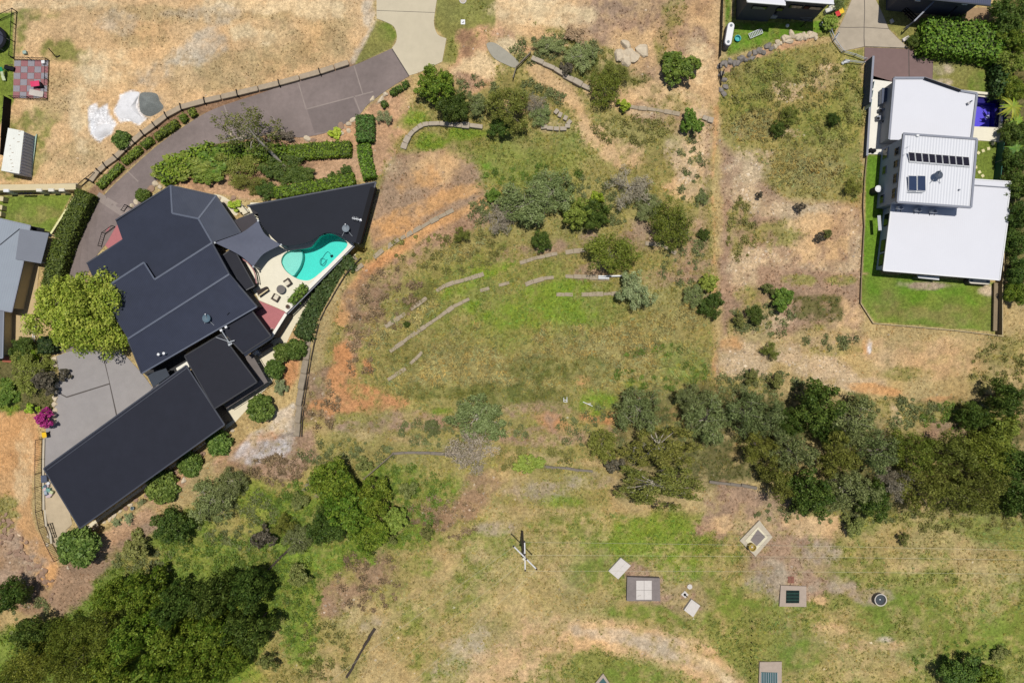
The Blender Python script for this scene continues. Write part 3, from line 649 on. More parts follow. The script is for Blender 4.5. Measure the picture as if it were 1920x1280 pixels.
up_out = [(398, 455, 4.7), (430, 514, 5.2), (482, 575, 4.0), (266, 700, 4.0), (240, 635, 5.2), (185, 547, 4.3), (270, 492, 4.3), (290, 524, 4.7)]
walls('upper_wall', up_out, ZL, ZL-.4, M_wallD, house, .3, .12)
for nm, pl, mm in (('roof_plane', hA, M_roof), ('roof_plane', hB, M_roofh), ('roof_plane', hC, M_roofh), ('roof_plane', hD, M_roof2), ('roof_plane', hE, M_roof2)):
    prism(nm, RZ(pl, ZL), .14, mm, house)
for a, b in [((320, 348, 3.3), (323, 400, 3.64)), ((323, 400, 3.64), (372, 410, 3.98)), ((405, 367, 3.3), (372, 410, 3.98)), ((372, 410, 3.98), (398, 455, 4.4)), ((398, 455, 4.93), (290, 524, 4.93)), ((270, 492, 4.56), (185, 547, 4.56)), ((430, 514, 5.6), (240, 635, 5.6))]:
    bar('ridge_cap', A(a[0], a[1], ZL+a[2]+.03), A(b[0], b[1], ZL+b[2]+.03), .26, M_cap, house, wd2=.08)
bar('flashing', A(270, 492, ZL+4.59), A(290, 524, ZL+4.96), .22, M_cap, house, wd2=.06)
prism('step_wall', [A(270, 492, ZL+4.44), A(290, 524, ZL+4.8), A(289.4, 524.6, ZL+4.8), A(269.4, 492.6, ZL+4.44)], .7, M_black, house)
for i, (a, b) in enumerate([((320, 348, 3.3), (405, 367, 3.3)), ((405, 367, 3.3), (452, 436, 3.3)), ((482, 575, 4.2), (266, 700, 4.2)), ((430, 514, 5.5), (482, 575, 4.2)), ((398, 455, 4.88), (430, 514, 5.55)), ((163, 494, 3.3), (230, 450, 3.3)), ((217, 413, 3.3), (320, 348, 3.3)), ((266, 700, 4.2), (240, 635, 5.55))]):
    bar('gutter', A(a[0], a[1], ZL+a[2]-.03), A(b[0], b[1], ZL+b[2]-.03), .2, M_gut if i not in (2,) else M_cap, house)
dish(A(392, 597, ZL+4.35), house, .6, mat('dish_blue_grey', (92, 116, 130), .6))
for q in [(302, 664), (312, 662)]: lathe('vent_pipe', [(.12, 0), (.12, .7), (.2, .72), (.2, .82), (.02, .86)], A(q[0], q[1], ZL+4.35), M_wht, house, 10)
box('aerial', A(428, 588, ZL+4.6), (.5, .06, .06), .8, M_black, house)
# windows in the wall that looks on to the forecourt and pool
for a, b in [((452, 436), (398, 455)), ((430, 514), (482, 575))]:
    p, q = A(a[0], a[1], ZL+3.3), A(b[0], b[1], ZL+3.3); p.z = q.z = ZL
    d = (q-p).normalized(); nrm = Vector((d.y, -d.x, 0))
    if nrm.dot(Vector((1, -1, 0))) < 0: nrm = -nrm
    for t in (.3, .7):
        c = p.lerp(q, t)-nrm*.42+Vector((0, 0, 1.3)); wd = box('window', c, (1.4, .1, 1.3), math.atan2(d.y, d.x), M_black, house)
        box('pane', c+nrm*.06, (1.2, .04, 1.1), math.atan2(d.y, d.x), M_glass, wd)

# ---- low roof strip between house and terrace
lean = root('lean_to', A(450, 510, ZL), 'narrow dark lean-to roof between the charcoal house and the shade sail', 'roof')
lp = [(416, 480, 3.0), (437, 464, 2.8), (477, 536, 2.8), (459, 545, 3.0)]
prism('roof_plane', RZ(lp, ZL), .12, M_flat2, lean); edge_bars('gutter', lp, ZL, M_gut2, lean, .14); walls('wall', lp, ZL, ZL-.2, M_wallD, lean, .35)
# arched entry rails under the sail
for k, (off, mm) in enumerate([(0, mat('pink_rail', (186, 128, 128), .6)), (3.2, M_black)]):
    arc = smooth([(452+off, 484-off*.3), (466+off, 494), (477+off, 510), (481+off, 531)], 4, False)
    for a, b in zip(arc[:-1], arc[1:]): bar('curved_rail', A(a[0], a[1], ZL+1.0), A(b[0], b[1], ZL+1.0), .14, mm, lean)
    for a in arc[::4]: bar('rail_post', A(a[0], a[1], ZL+1.0), Vector((A(a[0], a[1], ZL+1.0).x, A(a[0], a[1], ZL+1.0).y, ZL)), .08, mm, lean)

# ---- two flat roofed wings
def wing(label, pts, m, zb=ZP-.3, gut=M_gut2, ins=.45):
    cx = sum(p[0] for p in pts)/len(pts); cy = sum(p[1] for p in pts)/len(pts)
    r_ = root('wing', A(cx, cy, ZL), label, 'building')
    prism('roof_plane', RZ(pts, ZL), .16, m, r_); edge_bars('gutter', pts, ZL, gut, r_, .18)
    walls('wall', pts, ZL, zb, M_wallD, r_, ins); return r_
w1 = wing('small square dark flat roof wing beside the pink patio', [(415, 619, 3.5), (472, 582, 3.7), (508, 630, 3.7), (456.5, 663, 3.5)], M_flat)
prism('parapet', RZ([(456.5, 663, 3.45), (508, 630, 3.65), (511, 634, 3.4), (459, 668, 3.2)], ZL), .3, M_gut, w1)
w2 = wing('mid sized dark flat roof wing between the house and the long garage', [(346, 667, 3.2), (415, 626, 3.2), (482, 716, 3.2), (402, 766, 3.2)], M_flat2)
prism('balcony_floor', RZ([(460, 668, .4), (472, 662, .4), (495, 702, .4), (503, 716, .4), (425, 766, .4), (420, 758, .4), (480, 718, .4)], ZL), .25, mat('balcony_grey', (120, 112, 108), .85), w2)
for a, b in [((425, 766), (503, 716)), ((503, 716), (473, 663))]:
    p, q = A(a[0], a[1], ZL+1.0), A(b[0], b[1], ZL+1.0)
    bar('handrail', p, q, .07, M_black, w2)
    for k in range(7):
        c = p.lerp(q, k/6); bar('baluster', c, c-Vector((0, 0, .85)), .05, M_wht if k % 2 == 0 else M_black, w2)
# mast with two lamps above the roofs
mast = root('antenna_mast', A(432, 640, ZL+3.3), 'thin grey bracket mast with small white heads where two dark roofs meet', 'antenna')
bar('pole', A(415, 619, ZL+4.4), A(432, 645, ZL+3.5), .14, M_galv, mast); bar('stay', A(405, 632, ZL+3.5), A(428, 640, ZL+3.8), .08, M_galv, mast)
bar('yagi_boom', A(427, 642, ZL+4.0), A(440, 638, ZL+4.0), .12, M_galv, mast); box('bracket', A(432, 645, ZL+3.4), (.6, .3, .3), .6, M_galv, mast)
for q in [(415, 619), (424, 613)]: box('white_head', A(q[0], q[1], ZL+4.45), (.34, .3, .25), .5, M_wht, mast)
# ---- long garage
gpts = [(82, 878, 3.1), (349, 685, 3.1), (421, 796, 2.8), (150, 990, 2.8)]
garage = root('garage', A(250, 840, ZL), 'long garage under a dark rectangular metal roof beside the grey forecourt', 'garage')
prism('roof_plane', RZ(gpts, ZL), .16, M_flat, garage); edge_bars('gutter', gpts, ZL, M_gut, garage, .2); walls('wall', gpts, ZL, ZP-.3, M_wallD, garage, .55)
bar('flashing', A(88, 881, ZL+3.12), A(350, 690, ZL+3.12), .14, M_gut, garage, wd2=.05)
p0, p1 = A(90, 876, ZL+3.1), A(345, 694, ZL+3.1); p0.z = p1.z = ZL
for k in range(4):
    c = p0.lerp(p1, .16+.22*k); d = (p1-p0).normalized(); nrm = Vector((-d.y, d.x, 0)); cc = c-nrm*.36+Vector((0, 0, 1.2))
    dr = box('garage_door', cc, (4.6, .12, 2.3), math.atan2(d.y, d.x), mat('door_grey', (120, 120, 124), .6), garage)
    for j in range(4): box('door_panel', cc+Vector((0, 0, -.86+.57*j))+nrm*.07, (4.5, .05, .5), math.atan2(d.y, d.x), mat('door_grey', (120, 120, 124)), dr)
# link roof and beam in the gap between house and garage
link_ = root('link_roof', A(290, 712, ZL), 'small dark porch roof in the gap between house and long garage', 'roof')
prism('roof_plane', RZ([(275, 702, 2.5), (311, 690, 2.5), (318, 704, 2.5), (287, 726, 2.5)], ZL), .12, mat('porch_roof', (52, 60, 72), .6), link_)
for q in [(284, 700), (308, 692), (314, 702)]: bar('post', A(q[0], q[1], ZL+2.4), A(q[0], q[1], ZL)+Vector((0, 0, 0)), .12, M_black, link_)
beam = root('white_beam', A(342, 686, ZL), 'short white bent wall end between the dark roofs', 'wall')
prism('wall', RZ([(330, 692), (350, 679), (354, 686), (353, 691), (348, 686), (333, 695)] and [(330, 690, 1.6), (351, 677, 1.6), (356, 690, 1.6), (353, 691, 1.6), (349, 684, 1.6), (332, 695, 1.6)], ZL), 1.6, M_white, beam)
drape('passage', [(270, 700), (345, 655), (360, 690), (300, 726)], mat('passage_paving', (60, 60, 62), .9), flat=ZL+.04, dig=.1)

# ---- pool pavilion with the wavy edge
pav = root('pavilion', A(590, 410, ZL), 'dark flat pavilion roof with a wavy edge over the pool', 'building')
wav = [(672, 457, 3.0), (660, 453, 3.0)]+[(x, y, 3.0) for x, y in smooth([(652, 450), (640, 440), (622, 436), (606, 438), (590, 448), (572, 456), (550, 460), (528, 459), (515, 450), (500, 434), (488, 416), (483, 398)], 4, False)]+[(463, 386, 3.0), (560, 366, 3.0), (705, 341, 3.0)]
prism('roof_plane', RZ(wav, ZL), .14, mat('pavilion_roof', (36, 39, 49), .65, .07, .6, spec=.12, ribs=(79, .3, .15), var2=.05), pav)
edge_bars('gutter', [(463, 386, 3.0), (705, 341, 3.0), (672, 457, 3.0)], ZL, M_gut, pav, .2, closed=False)
bar('box_gutter', A(700, 352, ZL+2.75), A(672, 456, ZL+2.75), .7, M_black, pav)
prism('wall', [A(x, y, ZL+2.8) for x, y in [(468, 388), (700, 345), (694, 366), (475, 402)]], 1, M_wallD, pav, zbot=ZL-.4)
prism('side_wall', [A(x, y, ZL+2.8) for x, y in [(700, 346), (672, 452), (667, 450), (692, 346)]], 1, M_wallD, pav, zbot=ZP-.3)
for q in [(530, 452), (600, 434), (640, 436)]: 
    p = A(q[0], q[1], ZL+2.85); bar('post', p, Vector((p.x, p.y, ZL)), .16, M_black, pav)
dish(A(651, 430, ZL+3.02), pav, .55)
bar('aerial_boom', A(660, 409, ZL+3.9), A(675, 412, ZL+3.9), .1, M_galv, pav); bar('aerial_mast', A(671, 412, ZL+3.95), A(671, 412, ZL+3.0), .07, M_galv, pav)
for k in range(4): bar('aerial_rod', A(662+3*k, 405.5+.6*k, ZL+3.92), A(662+3*k, 412+.8*k, ZL+3.92), .04, M_galv, pav)
box('junction_box', A(676, 413, ZL+3.2), (.35, .35, .3), .3, M_wht, pav)

# ---- small roof joining house and pavilion
jr = root('porch_roof', A(463, 418, ZL), 'small brown black awning roof above the shade sail corner', 'roof')
jp = [(439, 414, 2.9), (473, 400, 2.9), (492, 428, 2.9), (454, 440, 2.9)]
prism('roof_plane', RZ(jp, ZL), .12, mat('porch_brown', (62, 56, 60), .7, .08), jr); edge_bars('gutter', jp, ZL, M_gut2, jr, .14)
for q in [(442, 415), (473, 403)]: bar('post', A(q[0], q[1], ZL+2.8), Vector((*A(q[0], q[1], ZL+2.8).xy, ZL)), .12, M_black, jr)
pb_ = root('infill', A(492, 549, ZL), 'dark brown planter box added for the dark recess at the house corner of the terrace', 'infill')  # box added to darken the corner recess below the lean-to
prism('box', RZ([(481, 545, .9), (499, 537, .9), (502, 543, .9), (484, 555, .9)], ZL), .9, mat('recess_brown', (58, 48, 44), .85), pb_); prism('rim', RZ([(501, 542, 1.0), (503.5, 543, 1.0), (485, 556, 1.0), (483, 554.6, 1.0)], ZL), .12, M_wallC, pb_)
# ---- shade sail
sail = root('shade_sail', A(460, 450, ZL), 'grey shade sail stretched between the charcoal roof and pavilion', 'shade sail')
corn = [Vector((403, 455)), Vector((484, 414)), Vector((527, 459)), Vector((475, 500))]
cz = [4.6, 3.7, 3.2, 3.0]; bow = [6, 8, 7, 5]; cen = sum(corn, Vector((0, 0)))/4
NN = 12; sv, sf = [], []
def sail_edge(i, t):
    a, b = corn[i], corn[(i+1) % 4]; p = a.lerp(b, t); q = (cen-p).normalized()*bow[i]*4*t*(1-t); return p+q
for j in range(NN+1):
    for i in range(NN+1):
        u, v = i/NN, j/NN
        B, Rr, T, L = sail_edge(0, u), sail_edge(1, v), sail_edge(2, 1-u), sail_edge(3, 1-v)
        c4 = corn[0]*(1-u)*(1-v)+corn[1]*u*(1-v)+corn[2]*u*v+corn[3]*(1-u)*v
        p = B*(1-v)+T*v+L*(1-u)+Rr*u-c4
        z = cz[0]*(1-u)*(1-v)+cz[1]*u*(1-v)+cz[2]*u*v+cz[3]*(1-u)*v-.5*math.sin(math.pi*u)*math.sin(math.pi*v)*.6
        sv.append(A(p.x, p.y, ZL+z))
for j in range(NN):
    for i in range(NN):
        k = j*(NN+1)+i; sf.append([k, k+1, k+NN+2, k+NN+1])
n0 = len(sv); sv += [p-Vector((0, 0, .025)) for p in sv]; sf += [[n0+a for a in f[::-1]] for f in sf]
mesh('fabric', sv, sf, mat('sail_cloth', (100, 104, 120), .8, .06, 2), sail, smooth_=True)
for c, z in zip(corn, cz):
    p = A(c.x, c.y, ZL+z); box('corner_ring', p, (.25, .25, .08), .6, M_galv, sail)
for c, z in list(zip(corn, cz))[2:]:
    p = A(c.x, c.y, ZL+z); bar('post', p+Vector((0, 0, .2)), Vector((p.x, p.y, ZL)), .13, M_galv, sail)

# ---- pool of the left house
M_tileA = mat('aqua_pool_shell', (140, 240, 226), .6, .05, 1.5); M_tileS = mat('pale_pool_shelf', (250, 238, 226), .6, .04, 2)
def water(name, tint):
    m = bpy.data.materials.new(name); m.use_nodes = True; n = m.node_tree.nodes; l = m.node_tree.links
    n.remove(n['Principled BSDF'])
    t = n.new('ShaderNodeBsdfTransparent'); t.inputs[0].default_value = tint
    g = n.new('ShaderNodeBsdfGlossy'); g.inputs['Roughness'].default_value = .03
    f = n.new('ShaderNodeFresnel'); f.inputs[0].default_value = 1.33; mx = n.new('ShaderNodeMixShader')
    wv = n.new('ShaderNodeTexNoise'); wv.inputs['Scale'].default_value = 3.; wv.inputs['Detail'].default_value = 3
    geo = n.new('ShaderNodeNewGeometry'); l.new(geo.outputs['Position'], wv.inputs['Vector'])
    bp = n.new('ShaderNodeBump'); bp.inputs['Strength'].default_value = .15; bp.inputs['Distance'].default_value = .05
    l.new(wv.outputs[0], bp.inputs['Height']); l.new(bp.outputs[0], g.inputs['Normal']); l.new(bp.outputs[0], f.inputs['Normal'])
    l.new(f.outputs[0], mx.inputs[0]); l.new(t.outputs[0], mx.inputs[1]); l.new(g.outputs[0], mx.inputs[2]); l.new(mx.outputs[0], n['Material Output'].inputs[0])
    return m
def pool(name, label, edge, z, depth, shell, wmat, coping=None):
    pw = [A(p[0], p[1], z) for p in edge]; n = len(pw)
    r_ = root(name, sum(pw, Vector())/n-Vector((0, 0, depth)), label, 'pool')
    lowp = [Vector((p.x, p.y, z-depth)) for p in pw]; topp = [p+Vector((0, 0, .02)) for p in pw]
    mesh('shell', topp+lowp, [[i, (i+1) % n, n+(i+1) % n, n+i] for i in range(n)]+[list(range(n, 2*n))], shell, r_)
    mesh('water', [p-Vector((0, 0, .16)) for p in pw], [list(range(n))], wmat, r_)
    if coping:
        out = inset(pw, -.28); inn = inset(pw, .02)
        t = [p+Vector((0, 0, .045)) for p in inn+out]
        b = [p-Vector((0, 0, .05)) for p in t]
        mesh('coping', t+b, [[i, (i+1) % n, n+(i+1) % n, n+i] for i in range(n)]+[[i, (i+1) % n, 2*n+(i+1) % n, 2*n+i] for i in range(n)]+[[n+i, n+(i+1) % n, 3*n+(i+1) % n, 3*n+i] for i in range(n)], coping, r_)
    POOLS.append((pw, depth+.5)); return r_
lpool = pool('swimming_pool', 'turquoise kidney shaped pool beside the cream terrace', pool_edge, ZL+.05, 1.5, M_tileA, water('pool_water', (.52, .95, .93, 1)), M_decks)
shelf = [p for p in [A(q[0], q[1], ZL-.55) for q in smooth([(529, 490), (536, 477), (550, 471), (564, 470)], 4, False)+[(568, 478), (567, 488), (562, 502), (552, 516)]+smooth([(548, 517), (536, 506), (529, 492)], 4, False)]]
prism('shelf', shelf, .85, M_tileS, lpool)
arcp = smooth([(566, 469), (568, 478), (567, 488), (562, 502), (551, 518)], 4, False)
for a, b in zip(arcp[:-1], arcp[1:]): bar('shelf_edge', A(a[0], a[1], ZL-.5), A(b[0], b[1], ZL-.5), .12, mat('teal_tile', (40, 150, 145), .5), lpool)
cl = root('pool_cleaner', A(622, 480, ZL-1.4), 'dark pool cleaner with a looping hose on the turquoise pool floor', 'pool cleaner')
box('body', A(622, 480, ZL-1.3), (.4, .3, .22), .4, M_black, cl, 'block')
hose = smooth([(622, 480), (615, 472), (607, 480), (602, 492), (606, 499), (612, 490), (604, 484), (600, 490), (603, 497), (614, 486)], 4, False)
for a, b in zip(hose[:-1], hose[1:]): bar('hose', A(a[0], a[1], ZL-1.38), A(b[0], b[1], ZL-1.38), .07, mat('hose_teal', (30, 120, 125), .6), cl)
# terrace edge wall, white coping and dark screen
tw = root('terrace_wall', A(598, 530, ZP), 'straight white capped wall with dark face along the lower pool edge', 'wall')
def wallrun(parent, a, b, z0, z1, wd, m, nm='wall'):
    p, q = A(a[0], a[1], z1), A(b[0], b[1], z1); d = (q-p); c = (p+q)/2
    return box(nm, Vector((c.x, c.y, (z0+z1)/2)), (d.length, wd, z1-z0), math.atan2(d.y, d.x), m, parent)
M_screen = mat('dark_screen', (46, 44, 50), .6)
wallrun(tw, (664, 459), (537, 587), ZP-.3, ZL+.12, .35, mat('dark_terrace_face', (70, 66, 70), .8), 'retaining_face')
wallrun(tw, (661.5, 456.5), (534.5, 584.5), ZL+.12, ZL+.22, .55, M_white, 'coping')
wallrun(tw, (664, 461), (539, 588), ZL+.13, ZL+.42, .06, M_screen, 'screen_panel')
p, q = A(664.5, 461.5, ZL+.45), A(539.5, 588.5, ZL+.45)
bar('top_rail', p, q, .1, M_trim, tw)
for k in range(9):
    c = p.lerp(q, k/8); bar('post', c, c-Vector((0, 0, .4)), .1, M_black, tw)
pw_ = root('patio_wall', A(522, 612, ZP), 'white topped wall with a brown face beside the pink patio', 'wall')
wallrun(pw_, (537, 589), (510, 632), ZP-.3, ZL+.9, .3, mat('brown_face', (96, 84, 80), .85), 'wall'); wallrun(pw_, (536, 588), (509, 631), ZL+.9, ZL+1.0, .42, M_white, 'coping')

# ---- garden furniture on the terrace
M_wick = mat('brown_wicker', (96, 84, 76), .8, .2, 12); M_cush = mat('cream_cushion', (232, 222, 200), .9, .04)
def armchair(px, py, rz, label):
    p = A(px, py, ZL+.06); r_ = root('armchair', p, label, 'armchair', 'wicker armchairs by the round table')
    c, s = math.cos(rz), math.sin(rz); R = lambda x, y, z: p+Vector((x*c-y*s, x*s+y*c, z))
    box('seat', R(0, 0, .2), (.9, .85, .35), rz, M_wick, r_, 'block'); box('cushion', R(.06, 0, .42), (.72, .62, .1), rz, M_cush, r_, 'block')
    box('backrest', R(-.42, 0, .5), (.2, .95, .75), rz, M_wick, r_, 'block')
    for k in (-1, 1): box('arm', R(0, .44*k, .42), (.9, .16, .45), rz, M_wick, r_, 'block')
armchair(541, 530, math.radians(215), 'brown wicker armchair above the round table, nearer the pool')
armchair(519, 558, math.radians(60), 'brown wicker armchair below the round table, nearer the pink patio')
tb = root('round_table', A(529.5, 543, ZL+.06), 'round grey garden table between two wicker armchairs', 'table')
lathe('tabletop', [(.1, .66), (.62, .66), (.66, .69), (.66, .72), (.02, .73)], A(529.5, 543, ZL+.06), mat('grey_table', (110, 104, 100), .6, .15, 10), tb, 24)
lathe('pedestal', [(.3, 0), (.3, .04), (.06, .1), (.06, .66)], A(529.5, 543, ZL+.06), M_black, tb, 12)
for q in [(541, 575), (512, 619)]:
    p = A(q[0], q[1], ZL+.06); pt = root('plant_pot', p, 'round pot on the terrace edge by the white coping' if q[0] > 530 else 'small pale pot in the lower corner of the pink patio', 'pot')
    lathe('pot', [(.18, 0), (.3, .42), (.34, .45), (.27, .44), (.24, .36)], p, mat('stone_pot', (165, 150, 135), .85) if q[0] > 530 else mat('pale_pot', (214, 180, 178), .85), pt, 14, cap=False)
    lathe('soil', [(.02, .37), (.25, .36)], p, mat('pot_soil', (80, 62, 50), .95), pt, 14, cap=False)
# ---- air conditioners and tank below the wing
ac = root('hot_water_unit', A(484, 663, ZP), 'white box unit on the cream path below the small flat roof wing', 'appliance')
box('case', A(481, 661, ZP+.5), (.9, .55, .9), .6, M_wht, ac, 'block'); box('pump', A(487, 664, ZP+.35), (.6, .5, .6), .6, M_wallG, ac, 'block'); box('duct', A(500, 652, ZP+.4), (1.9, .5, .5), .55, mat('duct_brown', (112, 98, 88), .8), ac)

# ---- curved stone wall below the garden
def wall_of_blocks(name, label, pts, wd, h, seg, m, cat='wall', hz=None, post=None, jit=.06, bname='block', sink=.3, group=None, gap=.03, skip=0., zf=min):
    """low wall of separate blocks along a pixel polyline; wd, h, seg in metres"""
    wp = [GR(p[0], p[1], h*.9) for p in pts]
    r_ = root(name, wp[0], label, cat, group)
    pts3 = []
    for a, b in zip(wp[:-1], wp[1:]):
        n = max(1, round((b-a).length/seg)); pts3 += [a.lerp(b, k/n) for k in range(n)]
    pts3.append(wp[-1])
    for a, b in zip(pts3[:-1], pts3[1:]):
        if skip and random.random() < skip: continue
        d = b-a; c = (a+b)/2; hh = h*(1+random.uniform(-jit, jit)); z = zf(zt(a.x, a.y), zt(b.x, b.y), zt(c.x, c.y))
        box(bname, Vector((c.x, c.y, z+(hh-sink)/2)), (max(.1, d.xy.length-gap), wd*(1+random.uniform(-jit, jit)), hh+sink), math.atan2(d.y, d.x)+random.uniform(-jit, jit)*.3, m, r_, 'block')
        if post: box('post', Vector((a.x, a.y, z+(hh+.1)/2)), (.12, wd*1.6, hh+.25), math.atan2(d.y, d.x), post, r_)
    return r_
M_sleep = mat('weathered_sleeper', (176, 160, 136), .9, .15, 2, .4, 6)
M_stone = mat('pale_stone', (186, 172, 152), .9, .14, 2, .5, 5)
M_grey = mat('grey_wall_block', (134, 124, 112), .9, .14, 2, .4, 6)
M_wallst = mat('wall_stone_warm', (160, 146, 126), .9, .16, 2, .4, 6)
cw = smooth([(668, 482), (640, 512), (612, 558), (590, 600), (578, 650), (569, 700), (560, 760), (556, 818)], 2, False)
wall_of_blocks('retaining_wall', 'long curved grey retaining wall between the garden path and the orange bank', cw, 1.0, .45, 2.0, M_wallst, sink=1.4, zf=max)
wall_of_blocks('wall_face_strip', 'thin dark strip standing for the outer face of the long grey retaining wall', [(x+9, y+1) for x, y in cw], .16, .4, 2.2, mat('dark_kerb', (70, 60, 52), .9), 'kerb', sink=.4)  # dark strip stands for the dark outer face of the wall
# ---- right hand house: low white roofs and a two storey ribbed block
rh = root('house', A(1760, 330, ZR), 'white roofed two storey house with solar panels beside the small blue pool', 'house')
r1 = [(1676, 147, 3.3), (1732, 147, 3.3), (1801, 171, 3.3), (1831, 176, 3.3), (1820, 265, 3.3), (1666, 262, 3.3)]
r2 = [(1694, 251, 6.5), (1831, 261, 6.5), (1820, 389, 6.3), (1682, 379, 6.3)]
r3 = [(1672, 380, 3.0), (1656, 507, 3.0), (1874, 525, 3.0), (1892, 392, 3.0), (1889, 389, 3.0), (1896, 341, 3.0), (1822, 336, 3.0), (1815, 375, 3.0)]
prism('roof_plane', RZ(r1, ZR), .2, M_roofW, rh); edge_bars('fascia', r1, ZR, M_trim, rh, .32, .02, skip=(4,))
walls('wall', r1, ZR, ZR-.5, M_wallG, rh, .3, .22)
bar('skylight_strip', A(1733, 147, ZR+3.55), A(1801, 170.5, ZR+3.55), .3, M_black, rh, wd2=.1)
prism('upper_roof', RZ(r2, ZR), .2, M_roofS, rh); edge_bars('fascia', r2, ZR, M_trim, rh, .3, .0); uw = walls('upper_wall', r2, ZR, ZR-.5, M_wallS, rh, .35, .22)
prism('roof_plane', RZ(r3, ZR), .18, M_roofW, rh); edge_bars('fascia', r3, ZR, M_wht, rh, .18, -.02, skip=(6, 7)); walls('wall', r3, ZR, ZR-.5, M_wallS, rh, .45, .2)
bar('parapet_cap', A(1824, 347, ZR+3.12), A(1894, 352, ZR+3.12), .12, M_trim, rh)
# windows on the side that faces the vacant plot
R2 = inset(RZ(r2, ZR), .35); a, b = R2[0], R2[3]; d = (b-a); d.z = 0; d.normalize(); nrm = Vector((-d.y, d.x, 0)); 
if nrm.x > 0: nrm = -nrm
def win(t, z, wd, h, base=a, end=b):
    c = base.lerp(end, t); c = Vector((c.x, c.y, ZR+z))+nrm*.05; rz = math.atan2(d.y, d.x)
    f = box('window', c, (wd, .12, h), rz, M_trim, rh)
    for k in (-1, 1): box('pane', c+d*(k*wd*.24)+nrm*.06, (wd*.42, .04, h*.84), rz, M_glass, f)
for t, z, wd, h in [(.18, 4.6, 1.1, 1.2), (.38, 4.6, 1.0, 1.1), (.62, 4.7, 1.4, .9), (.86, 4.7, 1.5, .9), (.12, 1.4, 1.6, 1.4), (.4, 1.5, 1.2, 1.0), (.88, 1.5, 1.3, 1.0)]: win(t, z, wd, h)
R3 = inset(RZ(r3, ZR), .45); a3, b3 = R3[0], R3[1]; d3 = (b3-a3); d3.z = 0; d3.normalize()
for t in (.2, .62, .85):
    c = a3.lerp(b3, t); c = Vector((c.x-.06, c.y, ZR+1.4)); f = box('window', c, (1.8, .12, 1.3), math.atan2(d3.y, d3.x), M_black, rh); box('pane', c-Vector((.06, 0, 0)), (1.6, .04, 1.1), math.atan2(d3.y, d3.x), M_glass, f)
bar('awning', A(1648, 404, ZR+2.2), A(1650, 432, ZR+2.2), .5, M_galv, rh, wd2=.06)
# upper bottom wall windows
e0, e1 = R2[3], R2[2]; de = (e1-e0); de.z = 0; de.normalize()
for t in (.22, .44, .7):
    c = e0.lerp(e1, t); c = Vector((c.x, c.y-.06, ZR+4.9)); f = box('window', c, (2.0, .12, .8), math.atan2(de.y, de.x), M_black, rh); box('pane', c-Vector((0, .06, 0)), (1.8, .04, .65), math.atan2(de.y, de.x), M_glass, f)
def panel(q, z, m, frame, lift, n=1):
    """tilted panel, q = 4 pixel corners tl,tr,br,bl"""
    P4 = [A(x, y, z+(lift if k < 2 else .12)) for k, (x, y) in enumerate(q)]
    o = prism('solar_panel', P4, .06, frame, rh)
    I4 = [p+Vector((0, 0, .012)) for p in inset(P4, .05)]
    for k in range(4): I4[k].z = P4[k].z+.012
    prism('cells', I4, .02, m, o)
zr = ZR+6.45
for k in range(9):
    x = 1703+k*12.72; y = 285+k*1.06
    panel([(x, y), (x+12.0, y+1), (x+14.2, y+20.4), (x+2.2, y+19.6)], zr, M_navy, M_wht, .55)
bar('panel_rail', A(1704, 303, zr+.12), A(1818, 313, zr+.12), .08, M_galv, rh); bar('panel_rail', A(1703, 289, zr+.4), A(1817, 298, zr+.4), .08, M_galv, rh)
for k in range(2):
    x = 1703.5+k*16.6; panel([(x, 329), (x+15.6, 329.5), (x+16, 358.5), (x, 357.5)], zr, M_blue, M_wht, .5)
bar('panel_rail', A(1702, 360, zr+.1), A(1731, 361, zr+.1), .1, M_galv, rh)
dish(A(1753, 331, zr), rh, .6, mat('dish_slate', (72, 82, 98), .6))
for q in [(1720, 254.5)]: box('roof_box', A(q[0], q[1], zr+.15), (.4, .3, .3), 0, M_wht, rh)
for q in [(1700, 276), (1694, 290)]: bar('roof_aerial', A(q[0], q[1], zr+.5), A(q[0]+6, q[1]-2, zr+.5), .05, M_galv, rh)
box('roof_vent', A(1798.5, 356, zr+.1), (.2, .2, .25), 0, M_trim, rh)
bar('flue', A(1816, 193, ZR+3.4), A(1823, 189, ZR+4.2), .14, M_trim, rh); box('flue_cap', A(1816, 194, ZR+3.6), (.4, .35, .3), .4, M_wallG, rh)
for k, q in enumerate([(1684, 391), (1718, 395), (1747, 398)]):
    p = A(q[0], q[1], ZR+3.05); acu = box('air_conditioner', p+Vector((0, 0, .45)), (.95, .38, .75), -.07, M_wht, rh, 'block'); lathe('fan_grille', [(.26, -.02), (.26, 0), (.02, .01)], p+Vector((0, 0, .83)), M_trim, acu, 12)
    for s in (-1, 1): bar('foot', p+Vector((.35*s, -.5, .05)), p+Vector((.35*s, .2, .05)), .06, M_black, acu)
